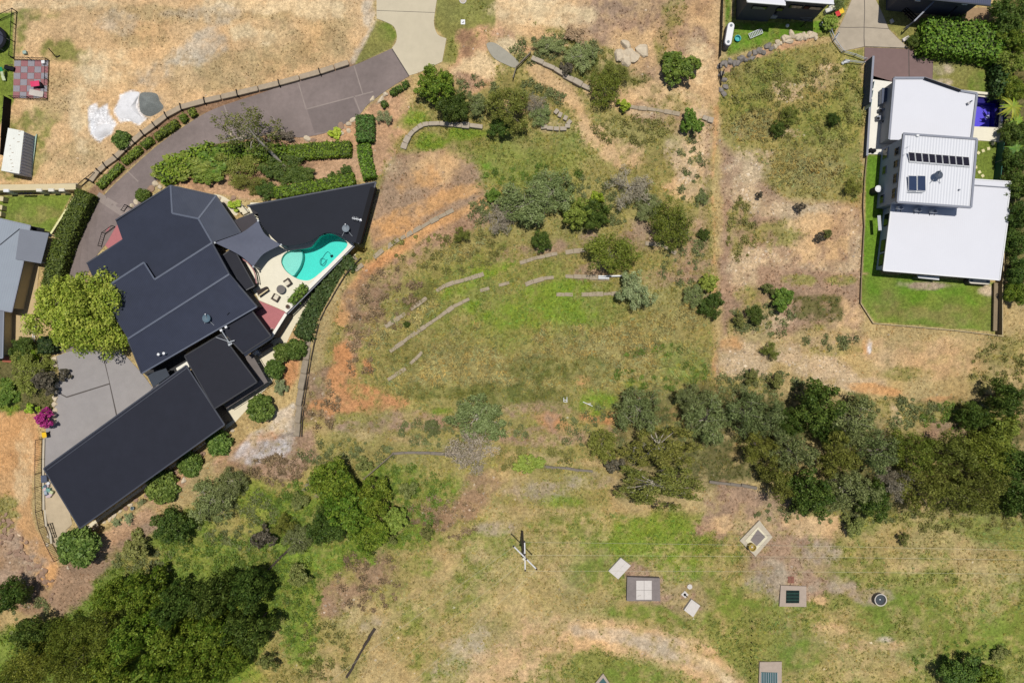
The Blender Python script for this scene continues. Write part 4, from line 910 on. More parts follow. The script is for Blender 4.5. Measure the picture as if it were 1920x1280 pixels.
# underside awning and rainwater tank behind the house
ptn = root('patio_awning', A(1750, 520, ZR), 'small white awning edge under the lower side of the white roof', 'awning')
prism('canopy', RZ([(1720, 516, 1.6), (1761, 519, 1.6), (1761, 525, 1.5), (1722, 521, 1.5)], ZR), .08, M_wht, ptn)
for q in [(1722, 520), (1759, 523)]: bar('post', A(q[0], q[1], ZR+1.5), Vector((*A(q[0], q[1], ZR+1.5).xy, ZR)), .08, M_trim, ptn)
def stadium(p, q, r, z0, h, n=8):
    d = (q-p).normalized(); s = Vector((-d.y, d.x)); out = []
    for k in range(n+1):
        a = -math.pi/2+math.pi*k/n; out.append(q+d*math.cos(a)*r+s*math.sin(a)*r)
    for k in range(n+1):
        a = math.pi/2+math.pi*k/n; out.append(p+d*math.cos(a)*r+s*math.sin(a)*r)
    return out
def slim_tank(label, a, b, r, h, m, ribs_m):
    pa, pb = GR(a[0], a[1], h), GR(b[0], b[1], h); z = min(pa.z, pb.z)-.05
    t = root('water_tank', (pa+pb)/2, label, 'water tank')
    S = stadium(pa.xy, pb.xy, r, z, h); S2 = stadium(pa.xy, pb.xy, r*.86, z, h)
    n = len(S); V = [Vector((p.x, p.y, z)) for p in S]+[Vector((p.x, p.y, z+h-.12)) for p in S]+[Vector((p.x, p.y, z+h)) for p in S2]
    mesh('shell', V, [[i, (i+1) % n, n+(i+1) % n, n+i] for i in range(n)]+[[n+i, n+(i+1) % n, 2*n+(i+1) % n, 2*n+i] for i in range(n)], ribs_m, t)
    prism('lid', [Vector((p.x, p.y, z+h+.02)) for p in S2], .06, m, t)
    for e in (pa, pb): lathe('strainer', [(.2, 0), (.2, .1), (.14, .12), (.02, .05)], Vector((e.x, e.y, z+h+.02)), M_dish, t, 12)
    return t
slim_tank('white slimline water tank on the lawn by the dark fence', (1371, 48), (1366, 78), .56, 1.9, M_wht, mat('tank_side', (150, 146, 150), .6))  # side greyer than the white lid, its shade put into the colour
slim_tank('pale tank on a dark stand under the white roof edge', (1822, 526), (1852, 528), .5, 1.2, mat('tank_cream', (232, 224, 206), .6), mat('tank_dark', (90, 80, 76), .7))
# small blue pool
rpool = pool('plunge_pool', 'small rectangular violet blue pool beside the white roofed house', rp_edge, ZR+.07, 1.6, mat('violet_pool_tile', (124, 110, 238), .5, .06, 3), water('deep_pool_water', (.80, .80, .98, 1)))
prism('upper_shade_ledge', [A(x, y, ZR-.35) for x, y in [(1824, 181), (1880, 188), (1880, 195.5), (1824, 192)]], 1.1, mat('navy_pool_shade', (40, 30, 120), .5), rpool)  # navy ledge paints the shade along the pool's upper edge
prism('side_shade_ledge', [A(x, y, ZR-.36) for x, y in [(1866, 194.5), (1880, 196), (1874.5, 239), (1864, 238.5)]], 1.1, mat('navy_pool_shade', (40, 30, 120)), rpool)  # shade along the right edge, likewise put into navy colour
box('pool_cleaner_head', A(1851, 220, ZR-.7), (.55, .5, .3), .4, M_wht, rpool, 'block')
pwl = root('pool_wall', A(1840, 174, ZR), 'cream wall along the upper edge of the violet blue pool', 'wall')
wallrun(pwl, (1800, 170.5), (1869, 177), ZR, ZR+.5, .35, M_decks, 'wall'); wallrun(pwl, (1882, 187), (1877, 243), ZR, ZR+.45, .35, M_decks, 'return_wall')
scr = root('pool_screen', A(1884, 212, ZR), 'slim blue grey screen panel outside the violet blue pool', 'screen')
prism('panel', [A(x, y, ZR+1.3) for x, y in [(1880, 200), (1890, 196), (1887, 226), (1877, 228)]], .08, mat('screen_blue', (56, 60, 96), .6), scr)
for q in [(1881, 201), (1889, 197), (1886, 225), (1878, 227)]:
    p = A(q[0], q[1], ZR+1.25); bar('leg', p, Vector((p.x, p.y, ZR)), .07, M_black, scr)
# tall side wall and dark recess beside the white paving
sw = root('boundary_wall', A(1632, 170, ZR), 'tall slate wall with pale cap between white paving and the grassy block', 'wall')
for a, b in [((1638, 105), (1632, 192)), ((1632, 192), (1626, 292))]:
    hh = 2.3 if a[1] < 150 else .9
    wallrun(sw, a, b, ZR-.3, ZR+hh, .18, mat('navy_slate', (80, 90, 112), .75), 'wall'); wallrun(sw, a, b, ZR+hh, ZR+hh+.08, .32, M_trim, 'coping')
for k in range(3):
    wallrun(sw, (1640-k*2.2, 152+k*17), (1637.8-k*2.2, 165+k*17), ZR+.06, ZR+2.1, .06, mat('frosted_panel', (214, 228, 226), .4), 'glass_panel')
rec = root('side_store', A(1665, 180, ZR), 'low slate store box standing for the dark recess on the white paving', 'store')  # box stands for the dark recess, its shade put into slate colour
prism('lid', RZ([(1654, 165, 1.2), (1674, 165, 1.2), (1672, 184, 1.2), (1653, 195, 1.2)], ZR), .08, mat('recess_slate', (84, 92, 112), .6), rec); prism('body', RZ([(1655, 166, 1.1), (1673, 166, 1.1), (1671, 183, 1.1), (1654, 193, 1.1)], ZR), 1, M_wallS, rec, zbot=ZR)
for k, q in enumerate([(1651, 207), (1647, 222), (1657, 228)]):
    t = root('air_unit', A(q[0], q[1], ZR), ['upper grey machine on the white paving', 'middle grey machine with a black top on white paving', 'lowest small grey machine on the white paving'][k], 'appliance')
    box('case', A(q[0], q[1], ZR+.4), (.8, .4 if k != 1 else .7, .75), .1 if k < 2 else .7, M_trim, t, 'block'); lathe('fan', [(.22, 0), (.22, .04), (.02, .05)], A(q[0], q[1], ZR+.78), M_black, t, 12)
for k, q in enumerate([(1630, 283), (1636, 284)]):
    lt = lathe('round_bin', [(.26, 0), (.32, .5), (.3, .55), (.26, .53), (.02, .5)], A(q[0], q[1], ZR+.06), M_black); tag(lt, ['black round bin on white paving, nearer the slate wall', 'black round bin on white paving, nearer the house'][k], 'bin', 'black bins at the end of the white paving')
wt = root('round_tank', A(1643, 355, ZR), 'white topped round tank standing on the vivid side lawn', 'tank')
lathe('body', [(.5, 0), (.5, 1.6), (.46, 1.7)], GR(1647, 354, 1.7), mat('tank_navy', (60, 62, 72), .6), wt, 18); lathe('lid', [(.5, 1.68), (.52, 1.72), (.3, 1.82), (.02, 1.86)], GR(1647, 354, 1.7), M_wht, wt, 18)
for k, q in enumerate([(1861, 270), (1853, 279), (1843, 283), (1834, 287), (1829, 314), (1836, 323), (1842, 330)]):
    o = box('stepping_stone', GR(q[0], q[1])+Vector((0, 0, .04)), (.45, .45, .1), random.uniform(0, 1), mat('pale_stepping_stone', (232, 222, 170), .85), None, 'block')
    tag(o, ['pale stepping stone nearest the pool surround', 'pale stepping stone second from the pool surround', 'pale stepping stone third from the pool surround', 'pale stepping stone fourth from the pool, beside the solar roof', 'pale stepping stone alone in the middle of the small lawn', 'pale stepping stone second from the lower white roof', 'pale stepping stone nearest the lower white roof'][k], 'stepping stone', 'stepping stones on the small side lawn')

# ---- fences round the right hand house
M_fence = mat('timber_fence', (150, 132, 104), .85, .15, 3); M_dfence = mat('dark_panel_fence', (52, 56, 48), .7)
def panel_fence(name, label, pts, h, m, postm, seg=2.4, th=.06, cap=None, top=True):
    wp = [GR(p[0], p[1], h) if top else W(p[0], p[1]) for p in pts]; r_ = root(name, wp[0], label, 'fence')
    for a, b in zip(wp[:-1], wp[1:]):
        n = max(1, round((b-a).length/seg))
        for k in range(n):
            p, q = a.lerp(b, k/n), a.lerp(b, (k+1)/n); p.z = zt(p.x, p.y); q.z = zt(q.x, q.y); c = (p+q)/2; d = q-p
            box('panel', Vector((c.x, c.y, min(p.z, q.z)+h/2-.05)), (d.xy.length-.09, th, h), math.atan2(d.y, d.x), m, r_)
            box('post', Vector((p.x, p.y, p.z+h/2)), (.09, .1, h+.08), math.atan2(d.y, d.x), postm, r_)
            if cap: box('capping', Vector((c.x, c.y, min(p.z, q.z)+h-.02)), (d.xy.length, th*2, .05), math.atan2(d.y, d.x), cap, r_)
    return r_
panel_fence('side_fence', 'long dark fence between the grassy block and the vivid side lawn', [(1626, 292), (1622, 330), (1619, 385), (1621, 425), (1616, 510), (1614, 568)], .45, mat('grey_timber', (130, 116, 96), .85), M_fence, cap=M_fence)
panel_fence('rear_fence', 'low timber fence along the lower edge of the big back lawn', [(1614, 568), (1638, 606), (1700, 611), (1790, 619), (1882, 630)], .38, M_fence, M_fence, cap=mat('pale_cap', (196, 176, 136), .8))
panel_fence('boundary_fence', 'tall timber fence running down the right side of the back lawn', [(1890, 400), (1884, 460), (1880, 540), (1880, 628)], 1.5, mat('brown_fence', (150, 128, 98), .85), M_fence, cap=mat('pale_cap', (196, 176, 136)))
panel_fence('garden_wall', 'pale low timber retaining wall parallel to the tall fence by the back lawn', [(1868, 530), (1866, 620)], .6, mat('brown_fence', (150, 128, 98)), M_fence, th=.3, cap=M_fence)
panel_fence('dark_fence', 'dark narrow fence between the dry plot and the white water tank', [(1358, -30), (1355, 50), (1352, 104)], 1.4, M_dfence, M_black)
panel_fence('green_fence', 'narrow dark green fence beside the stepping stones', [(1884, 262), (1880, 300), (1876, 338)], 1.6, mat('green_panel', (42, 96, 80), .7), M_trim, cap=mat('green_panel', (42, 96, 80)))
panel_fence('tall_dark_fence', 'tall black fence at the right end of the dry front lawn', [(1872, 108), (1872, 176)], 1.8, M_black, M_black)

# ---- the two houses cut by the upper edge
th1 = root('house', A(1470, 0, 2.2), 'dark walled house with white roof edge cut by the top of the picture', 'house')
zt1 = 1.7
t1 = [(1401, -60, 6.0), (1401, 4, 6.0), (1473, 10, 6.0), (1473, -60, 6.0)]; t2 = [(1473.5, -60, 6.2), (1473.5, 1, 6.2), (1563.5, 8, 6.2), (1563, -60, 6.2)]
for q in (t1, t2):
    prism('roof_plane', RZ(q, zt1), .25, M_roofW, th1); edge_bars('fascia', q[:3], zt1, M_wht, th1, .2, 0, closed=False)
    walls('wall', q, zt1, zt1-.6, mat('charcoal_cladding', (84, 84, 94), .7, .06), th1, .4)
for x, y, wd in [(1422, 20, 2.2), (1490, 13, 1.9), (1510, 15, .8), (1527, 16, 1.9), (1460, 21, 1.0)]:
    c = A(x, y, zt1+3.6); R_ = inset(RZ(t1 if x < 1473 else t2, zt1), .4); yw = R_[1].lerp(R_[2], (c.x-R_[1].x)/(R_[2].x-R_[1].x)).y
    f = box('window', Vector((c.x, yw-.03, zt1+4.0)), (wd, .12, .9), -.08, M_black, th1); box('pane', Vector((c.x, yw-.1, zt1+4.0)), (wd-.2, .04, .7), -.08, M_glass if x != 1510 else mat('red_blind', (90, 30, 36), .7), f)
for x in (1400, 1448): box('air_conditioner', GR(x, 33)+Vector((0, 0, .5)), (1.0, .5, .9), -.08, M_wallG, th1, 'block')
th2 = root('house', A(1780, 0, 2.2), 'dark house with rear timber deck cut by the top right of the picture', 'house')
q = [(1690, -60, 5.6), (1690, -6, 5.6), (1857, 11, 5.6), (1870, -60, 5.6)]
prism('roof_plane', RZ(q, 1.7), .2, mat('slate_roof', (74, 80, 104), .6, .06, ribs=(0, .3, .3)), th2); edge_bars('gutter', q[:3], 1.7, M_gut, th2, .2, 0, closed=False); walls('wall', q, 1.7, 1.0, mat('charcoal_cladding', (62, 62, 70)), th2, .9)
for x in (1721, 1809): prism('awning', RZ([(x-5, -1+(x-1721)*.075, 4.6), (x+5, 0+(x-1721)*.075, 4.6), (x+5, 3+(x-1721)*.075, 4.5), (x-5, 2+(x-1721)*.075, 4.5)], 1.7), .1, M_wht, th2)
bar('verandah_beam', A(1751, 3, 1.7+3.5), A(1714, 40, 1.7+2.6), .2, M_trim, th2); bar('verandah_post', A(1714, 40, 1.7+2.6), Vector((*A(1714, 40, 4.3).xy, 1.6)), .14, M_trim, th2)
bar('verandah_beam', A(1795, 12, 5.2), A(1776, 30, 4.3), .2, M_black, th2)
rl = root('black_railing', W(1685, 20), 'black slanting railing beside the concrete driveway at the top right', 'railing')
for k in range(9):
    p = W(1658+k*6.4, -6+k*5.8); bar('post', p, p+Vector((0, 0, 1.4)), .09, M_black, rl)
for z in (.4, .9, 1.4): bar('rail', W(1658, -6)+Vector((0, 0, z)), W(1709, 40)+Vector((0, 0, z)), .12, M_black, rl)

# ---- house and shed at the left edge
lh = root('house', A(0, 500, 1.4), 'pale grey roofed cream house cut by the left edge of the picture', 'house')
l1 = [(-60, 396, 3.2), (57, 423, 3.2), (43, 495, 3.2), (22, 585, 3.2), (-60, 570, 3.2)]; l2 = [(37, 429, 2.9), (92, 437, 2.8), (77, 494, 2.8), (29, 486, 2.9)]; l3 = [(-60, 570, 2.6), (7, 578, 2.6), (5, 671, 2.6), (-60, 671, 2.6)]
prism('roof_plane', RZ(l1, 1.4), .15, M_roofG, lh); prism('patio_roof', RZ([(x, y, h+.5) for x, y, h in l2], 1.4), .12, M_roofG2, lh); prism('lower_roof', RZ(l3, 1.4), .15, M_roofG2, lh)
for q in (l1, l3): edge_bars('gutter', q, 1.4, M_trim, lh, .16, skip=(len(q)-1,)); walls('wall', q, 1.4, .8, M_wallC, lh, .5)
bar('valley', A(37, 429, 4.64), A(0, 459, 4.64), .1, M_gut, lh)
for q in [(90, 440), (76, 491)]: bar('post', A(q[0], q[1], 1.4+2.8), Vector((*A(q[0], q[1], 4.2).xy, 1.0)), .12, M_wht, lh)
box('skylight', A(70, 431, 1.4+1.8), (2.1, .8, .12), -.2, M_black, lh)
for x, y in [(30, 560), (14, 610), (12, 650)]:
    pz = A(x, y, 2.6); f = box('window', Vector((pz.x-.35, pz.y, 2.7)), (.12, 1.4, 1.2), -.2, M_black, lh); box('pane', Vector((pz.x-.28, pz.y, 2.7)), (.04, 1.2, 1.0), -.2, M_glass, f)
shed = root('shed', A(30, 285, .8), 'white roofed metal shed with blue grey ribbed side at the left edge', 'shed')
zs = zt(*A(30, 285, 0).xy)
s1 = [(15, 240, 2.5), (45, 246, 2.5), (36, 326, 2.5), (2, 320, 2.5)]
prism('roof_plane', RZ(s1, zs), .1, mat('shed_white', (244, 244, 234), .6, .06, 1, ribs=(8, .3, .3)), shed); prism('wall', [p-Vector((0, 0, .08)) for p in inset(RZ(s1, zs), .06)], 1, mat('shed_ribbed_wall', (215, 222, 240), .6, .06, 1), shed, zbot=zs-.3)
S4 = RZ(s1, zs)
for k in range(14):
    c = S4[1].lerp(S4[2], (k+.5)/14); bar('wall_rib', c-Vector((0, 0, .15)), Vector((c.x, c.y, zs)), .1, mat('shed_rib', (170, 180, 204), .6), shed)
for k in range(12):
    p = S4[0].lerp(S4[1], .5).lerp(S4[3].lerp(S4[2], .5), (k+.5)/12); box('rust_spot', p+Vector((random.uniform(-.8, .8), 0, .012)), (random.uniform(.15, .4), .06, .02), .1, mat('rust', (150, 120, 80), .9), shed)
gs = root('pipe_stack', GR(66, 290), 'pale green pipes lying along the ribbed side of the shed', 'pipes')
for k in range(3): bar('pipe', GR(70-k*1.5, 252+k*3)+Vector((0, 0, .15)), GR(60-k, 328-k*4)+Vector((0, 0, .15)), .14, mat('green_pipe', (172, 196, 176), .5), gs, 'cyl')
panel_fence('black_fence', 'tall black solid fence above the white roofed shed', [(6, 180), (3, 225), (-1, 290)], 1.7, M_black, M_black)

# ---- play yard at the upper left corner
mt = root('play_mat', W(58, 150), 'red and grey chequered rubber play mat at the left edge', 'play mat')
m_r = mat('red_rubber_tile', (164, 112, 114), .9, .1, 4); m_g = mat('grey_rubber_tile', (156, 152, 158), .9, .1, 4)
for j in range(6):
    for i in range(5):
        q = [(27+i*12.8-j*.5, 113+j*11.9), (39.3+i*12.8-j*.5, 113.2+j*11.9), (38.9+i*12.8-j*.5, 124.6+j*11.9), (26.6+i*12.8-j*.5, 124.4+j*11.9)]
        prism('tile', [W(x, y, .06) for x, y in q], .1, m_g if (i+j) % 2 == 0 else m_r, mt)
M_wire = mat('dark_wire', (70, 66, 62), .6)
def rail_fence(name, label, pts, h, barm, sp=.5, postsp=2.4, bw=.03, rails=(1., .12), pm=None, cat='fence'):
    wp = [W(p[0], p[1]) for p in pts]; r_ = root(name, wp[0], label, cat); pm = pm or barm
    for a, b in zip(wp[:-1], wp[1:]):
        L = (b-a).length; n = max(1, round(L/postsp))
        for k in range(n+1):
            p = a.lerp(b, k/n); p.z = zt(p.x, p.y); bar('post', p-Vector((0, 0, .1)), p+Vector((0, 0, h+.05)), .09, pm, r_)
        for f in rails: bar('rail', a+Vector((0, 0, h*f)), b+Vector((0, 0, h*f)), .06, pm, r_)
        n = int(L/sp)
        for k in range(1, n):
            p = a.lerp(b, k/n); bar('bar', p+Vector((0, 0, .1*h)), p+Vector((0, 0, h)), bw, barm, r_)
    return r_
rail_fence('wire_fence', 'black wire fence around the trampoline lawn', [(-30, 52), (33, 23), (31, 48), (29, 80), (27, 110)], 1.2, M_wire, .6, pm=M_black)
rail_fence('mat_fence', 'low dark mesh fence around the chequered play mat', [(28, 112), (93, 114), (90, 187), (25, 184)], 1.0, M_wire, .45, pm=M_black)
tr = root('trampoline', W(-4, 76), 'round black trampoline cut by the left edge', 'trampoline'); tp = W(-4, 76)
lathe('jumping_mat', [(.02, .82), (1.45, .82), (1.5, .8)], tp, mat('trampoline_mat', (58, 60, 78), .8), tr, 28); lathe('pad_ring', [(1.48, .86), (1.9, .86), (1.95, .8), (1.9, .76), (1.48, .78), (1.48, .86)], tp, M_black, tr, 28, cap=False)
for k in range(6):
    a = k*math.pi/3; e = tp+Vector((1.85*math.cos(a), 1.85*math.sin(a), 0)); bar('leg', e, e+Vector((0, 0, .8)), .08, M_galv, tr); bar('net_pole', e+Vector((0, 0, .8)), e+Vector((0, 0, 2.2)), .05, M_black, tr)
sdl = root('slide', W(4, 138), 'green and white plastic slide beside the chequered mat', 'slide')
pts_ = [(0, 126, 1.2), (3, 134, 1.0), (5, 142, .6), (8, 151, .3)]
for i, (a, b) in enumerate(zip(pts_[:-1], pts_[1:])):
    bar('chute', W(*a), W(*b), .5, mat('slide_green', (30, 150, 100), .4) if i == 0 else mat('slide_white', (226, 236, 190), .4), sdl, wd2=.08)
for q in [(1, 128), (6, 128)]: bar('leg', W(q[0], q[1], 1.1), GR(q[0], q[1], 1.1), .08, mat('slide_green', (30, 150, 100)), sdl)
tk = root('ride_on_toy', W(18, 128), 'black and red wheeled toy between slide and chequered mat', 'toy')
box('body', W(18, 128, .35), (1.5, .6, .35), -.25, M_black, tk, 'block'); bar('handle', W(10, 122, .7), W(24, 122, .7), .06, mat('toy_red', (110, 50, 56), .6), tk)
for s in (-5, 5):
    for t in (-3, 3): bar('wheel', W(18+s, 128+t, .18), W(18+s, 128+t+1.2, .18), .36, M_black, tk, 'cyl')
pc = root('toy_house', W(68, 158), 'small pink play chair with black side on the chequered mat', 'toy')
prism('top', [W(x, y, .75) for x, y in [(56, 153), (73, 151), (74, 161), (58, 163)]], .1, mat('hot_pink', (226, 60, 106), .5), pc); prism('side', [W(x, y, .7) for x, y in [(63, 154), (74, 153), (79, 162), (66, 163)]], .6, M_black, pc)
cl_ = box('pale_board', W(68, 175, .08), (2.2, .9, .06), -.2, mat('pale_board', (206, 196, 186), .8)); tag(cl_, 'pale flat board lying on the lower edge of the chequered mat', 'board')
for k, q in enumerate([(82, 117), (47, 99)]):
    o = box('crate', W(q[0], q[1], .25), (.55, .5, .4), .2, M_wht if k == 0 else mat('pale_green_plastic', (170, 190, 176), .6), None, 'block'); tag(o, ['small white box in the upper corner of the chequered mat', 'pale green crate above the chequered mat'][k], 'crate')
gp = root('goal_frame', W(100, 108), 'bent black metal frame standing in the dry grass', 'frame'); bar('post', W(106, 108), W(91, 91, 1.9), .1, M_black, gp); bar('foot', W(106, 108, .05), W(112, 104, .2), .09, M_black, gp)

# ---- cream front wall with piers and dark scroll work at the left edge
fw = root('garden_wall', W(70, 362), 'cream rendered garden wall with piers and dark scroll work above the lawn', 'wall')
for a, b in [((-20, 352), (142, 350))]: wallrun(fw, a, b, 1.0, 1.4+1.5, .9, M_wallC, 'wall')
p_, q_ = A(-20, 355, 2.9), A(142, 353, 2.9)
for t in (.2, .58, .72, .84): c = p_.lerp(q_, t); box('pier', Vector((c.x, c.y-.25, 2.0)), (.9, .5, 2.1), 0, M_wht if t < .3 else M_wallW, fw, 'block')
for k in range(9): c = p_.lerp(q_, .32+k*.017); lathe('scroll', [(.05, 0), (.17, .02), (.17, .06), (.05, .08)], Vector((c.x, c.y-.55, 2.2+.1*(k % 3))), M_black, fw, 8)
lw = root('boundary_wall', A(115, 402, 1.4), 'pale yellow slanting wall between the small lawn and the tall hedge', 'wall')
for a, b in [((141, 367), (118, 402)), ((118, 402), (95, 438))]: wallrun(lw, a, b, .8, 1.4+1.6, .28, mat('lemon_render', (236, 232, 170), .8), 'wall')
for k, q in enumerate([(4, 372), (2, 388), (0, 400)]):
    wallrun(fw, (q[0]-8, q[1]), (q[0]+2, q[1]+1), 1.2, 2.4, .7, M_wallC, 'return_pier')
gt = root('garden_gate', W(165, 350), 'dark wire frame gate where the panel wall meets the cream wall', 'gate')
for a, b in [((150, 352), (166, 338)), ((166, 338), (182, 326))]:
    pa, pb = W(*a), W(*b); U = Vector((0, 0, 1))
    for z in (.1, 1.0): bar('rail', pa+U*z, pb+U*z, .08, M_black, gt)
    for e in (pa, pb): bar('post', e, e+U*1.1, .1, M_black, gt)
# ================================================================== WALLS, STONES AND SITE WORKS
UZ = Vector((0, 0, 1))
M_panel = mat('concrete_wall_panel', (180, 162, 138), .9, .14, 1.5, .3, 6)
pp = [(172, 340), (188, 322), (200, 311), (220, 296), (235, 281), (252, 266), (270, 251), (292, 236), (314, 218), (342, 203), (386, 191), (447, 177), (525, 158), (601, 137), (655, 119)]
pwall = root('panel_wall', W(342, 203), 'low concrete panel wall with black posts along the upper driveway edge', 'wall')
for a, b in zip(pp[:-1], pp[1:]):
    pa, pb = W(*a), W(*b); n = 1 if (pb-pa).length < 4.5 else 2
    for k in range(n):
        p, q = pa.lerp(pb, k/n), pa.lerp(pb, (k+1)/n); c = (p+q)/2; d = q-p
        box('panel', Vector((c.x, c.y, c.z+.2)), (d.xy.length-.14, .8, .75), math.atan2(d.y, d.x), M_panel, pwall, 'block')
    box('post', pa+UZ*.3, (.14, 1.1, .8), math.atan2(pb.y-pa.y, pb.x-pa.x), M_black, pwall)
# terraces on the vacant plot
def terr(label, pts, wd=.8, h=.3, seg=1.25, m=None, nm='terrace_wall'): return wall_of_blocks(nm, label, pts, wd*(.8 if m is None else 1), h*.62 if m is None else h, seg, m or M_sleep, jit=.22, skip=.15 if m is None else 0)
terr('curved sleeper wall above the bare pink patch near the plot top', smooth([(755, 278), (766, 255), (784, 238), (803, 231), (850, 233), (905, 237)], 2, False), .8, .55, 1.5, M_stone)
terr('sleeper wall running from the leaning post into the dark round bush', [(997, 107), (1040, 128), (1075, 150), (1108, 167)], .8, .6, 1.6, M_stone)
terr('short broken wall left of the small tree at the plot right', [(1180, 200), (1230, 206), (1275, 214)], .7, .3)
terr('stub of wall right of the small tree at the plot edge', [(1318, 219), (1338, 226)], .8, .5, 1.0, M_stone)
terr('long sleeper wall across the orange bank', smooth([(665, 506), (700, 482), (735, 456), (760, 442), (790, 425), (850, 393)], 2, False), .8, .4, 1.6)
terr('upper curved terrace wall in the green slope', smooth([(722, 612), (760, 588), (800, 558), (835, 535), (870, 525), (918, 510)], 2, False), .75, .35)
terr('second curved terrace wall in the green slope', smooth([(720, 668), (770, 630), (822, 595), (850, 575), (880, 560)], 2, False), .75, .35)
terr('lowest short terrace wall in the long grass', smooth([(727, 712), (760, 690), (792, 660)], 2, False), .75, .35)
terr('pale terrace wall left of the olive domed tree', smooth([(955, 500), (1000, 485), (1045, 475), (1100, 468)], 2, False), .8, .35)
terr('pale terrace wall just below the olive domed tree', smooth([(985, 533), (1020, 522), (1060, 518), (1120, 520), (1143, 523)], 2, False), .8, .35)
terr('lowest pale terrace wall left of the grey green tree', [(1043, 552), (1090, 552), (1160, 550)], .75, .3)
terr('small wall piece right of the olive domed tree', [(1195, 455), (1240, 458), (1268, 475)], .7, .35)
terr('broken wall piece right of the pale grey tree', [(900, 545), (935, 535), (955, 530)], .6, .3)
terr('long thin kerb below the plot through the lower trees', [(735, 850), (780, 848), (860, 852)], .5, .3, 2, M_grey)
terr('thin straight kerb below the plot towards the spreading tree', [(1015, 874), (1060, 878), (1112, 884)], .4, .4, 2, M_grey)
terr('thin kerb right of the spreading tree in pinkish soil', [(1330, 903), (1390, 910), (1420, 914)], .4, .4, 2, M_grey)
terr('dark diagonal kerb on the bushy lower bank', [(486, 1085), (530, 1040), (578, 1000)], .35, .45, 2, mat('dark_kerb', (70, 60, 52)))
terr('thin dark kerb slanting through dry grass at the bottom', [(650, 1270), (672, 1230), (702, 1178)], .4, .35, 2, mat('dark_kerb', (70, 60, 52)))
pl = root('fallen_pole', W(710, 868), 'grey fallen pole lying across the green bushes below the plot', 'pole')
bar('shaft', W(684, 896, .9), W(737, 850, .7), .18, mat('old_wood', (140, 128, 110), .9), pl, 'cyl'); bar('broken_end', W(684, 896, .9), W(681, 898, .95), .22, mat('old_wood', (140, 128, 110)), pl, 'cyl')
for k, (a, b) in enumerate([((1122, 518), (1166, 517)), ((1122, 521.5), (1142, 521.5))]):
    o = bar('white_board', W(*a, .5), W(*b, .5), .2, M_wht); tag(o, ['long white board under the olive domed tree', 'short white board under the olive domed tree'][k], 'board')
rt = root('stone_terrace', W(1040, 240), 'row of pale stone blocks on a small ledge beside bare orange soil', 'wall')
for k, q in enumerate([(1020, 239), (1031, 241), (1043, 242), (1056, 242), (1064, 237), (1067, 230), (1060, 222), (1050, 216), (1043, 210)]):
    box('block', W(*q, .2), (random.uniform(.7, 1.0), .6, .6), random.uniform(-.2, .2)+(1.0 if k > 4 else 0), M_stone, rt, 'block')
lf = root('timber_fence', W(975, 120), 'short leaning post and rail fence beside the grey concrete spill', 'fence')
for a, b in [((962, 150), (968, 130)), ((968, 130), (994, 104))]:
    pa, pb = W(*a), W(*b)
    for z in (.5, 1.0): bar('rail', pa+UZ*z, pb+UZ*z, .12, mat('old_wood', (140, 128, 110)), lf)
    for e in (pa, pb): bar('post', e-UZ*.1, e+UZ*1.15, .15, mat('old_wood', (140, 128, 110)), lf)
# ---- rocks
ROCK = []
M_rock = mat('sandstone', (222, 204, 176), .9, .14, 1.5, .5, 4); M_rock2 = mat('grey_rock', (146, 138, 130), .9, .16, 1.5, .5, 4); M_rock3 = mat('brown_rock', (168, 138, 116), .9, .16, 1.5, .5, 4)
def rockmesh(seed, m):
    rr = random.Random(seed); bm = bmesh.new(); bmesh.ops.create_icosphere(bm, subdivisions=2, radius=.5)
    pl_ = [(Vector((rr.uniform(-1, 1), rr.uniform(-1, 1), rr.uniform(-.3, 1))).normalized(), rr.uniform(.24, .4)) for _ in range(9)]
    for v in bm.verts:
        for n_, d in pl_:
            e = v.co.dot(n_)-d
            if e > 0: v.co -= n_*e
        v.co *= rr.uniform(.97, 1.03)
    me = bpy.data.meshes.new('rock'); bm.to_mesh(me); bm.free(); me.materials.append(m); return me
RK = {k: [rockmesh(10*j+i, m) for i in range(4)] for j, (k, m) in enumerate([('a', M_rock), ('b', M_rock2), ('c', M_rock3)])}
def rock(name, px, py, size, parent=None, k='a', h=.3):
    o = bpy.data.objects.new(name, random.choice(RK[k])); o.scale = size; o.rotation_euler = (random.uniform(-.2, .2), random.uniform(-.2, .2), random.uniform(0, 6.28))
    p = W(px, py); p.z += size[2]*.18; return link(o, parent, p)
for k, (x, y, a, b, lb) in enumerate([(1174, 84, 1.5, 1.4, 'topmost pale boulder of the group in the dry plot'), (1205, 95, 1.7, 1.6, 'pale boulder lying alone right of the boulder group'), (1161, 101, 2.0, 1.3, 'leftmost flat pale boulder of the group'), (1178, 101, 1.6, 1.4, 'middle pale boulder of the group'), (1188, 107, 1.7, 1.5, 'shaded pale boulder right of the middle one in the group'), (1174, 114, 1.7, 1.3, 'lowest pale boulder of the group')]):
    tag(rock('boulder', x, y, (a*1.45, b*1.45, 1.2)), lb, 'boulder', 'boulders in the dry plot')
rw = root('rock_wall', W(1440, 90), 'uneven rock wall below the vivid lawn at the top right', 'wall')
for k in range(34):
    t = k/33; x = 1350+t*178; y = 122-t*60+6*math.sin(t*7)+random.uniform(-5, 5); rock('rock', x, y, (random.uniform(.8, 1.9), random.uniform(.7, 1.4), random.uniform(.6, 1.0)), rw, 'b' if t < .55 else 'a')
for q in [(1352, 140), (1356, 150), (1360, 162), (1352, 170), (1358, 178)]: rock('rock', q[0], q[1], (1.3, 1.0, .7), rw, 'b')
db = root('dead_stump', W(1352, 140), 'black dead forked branch by the end of the rock wall', 'branch')
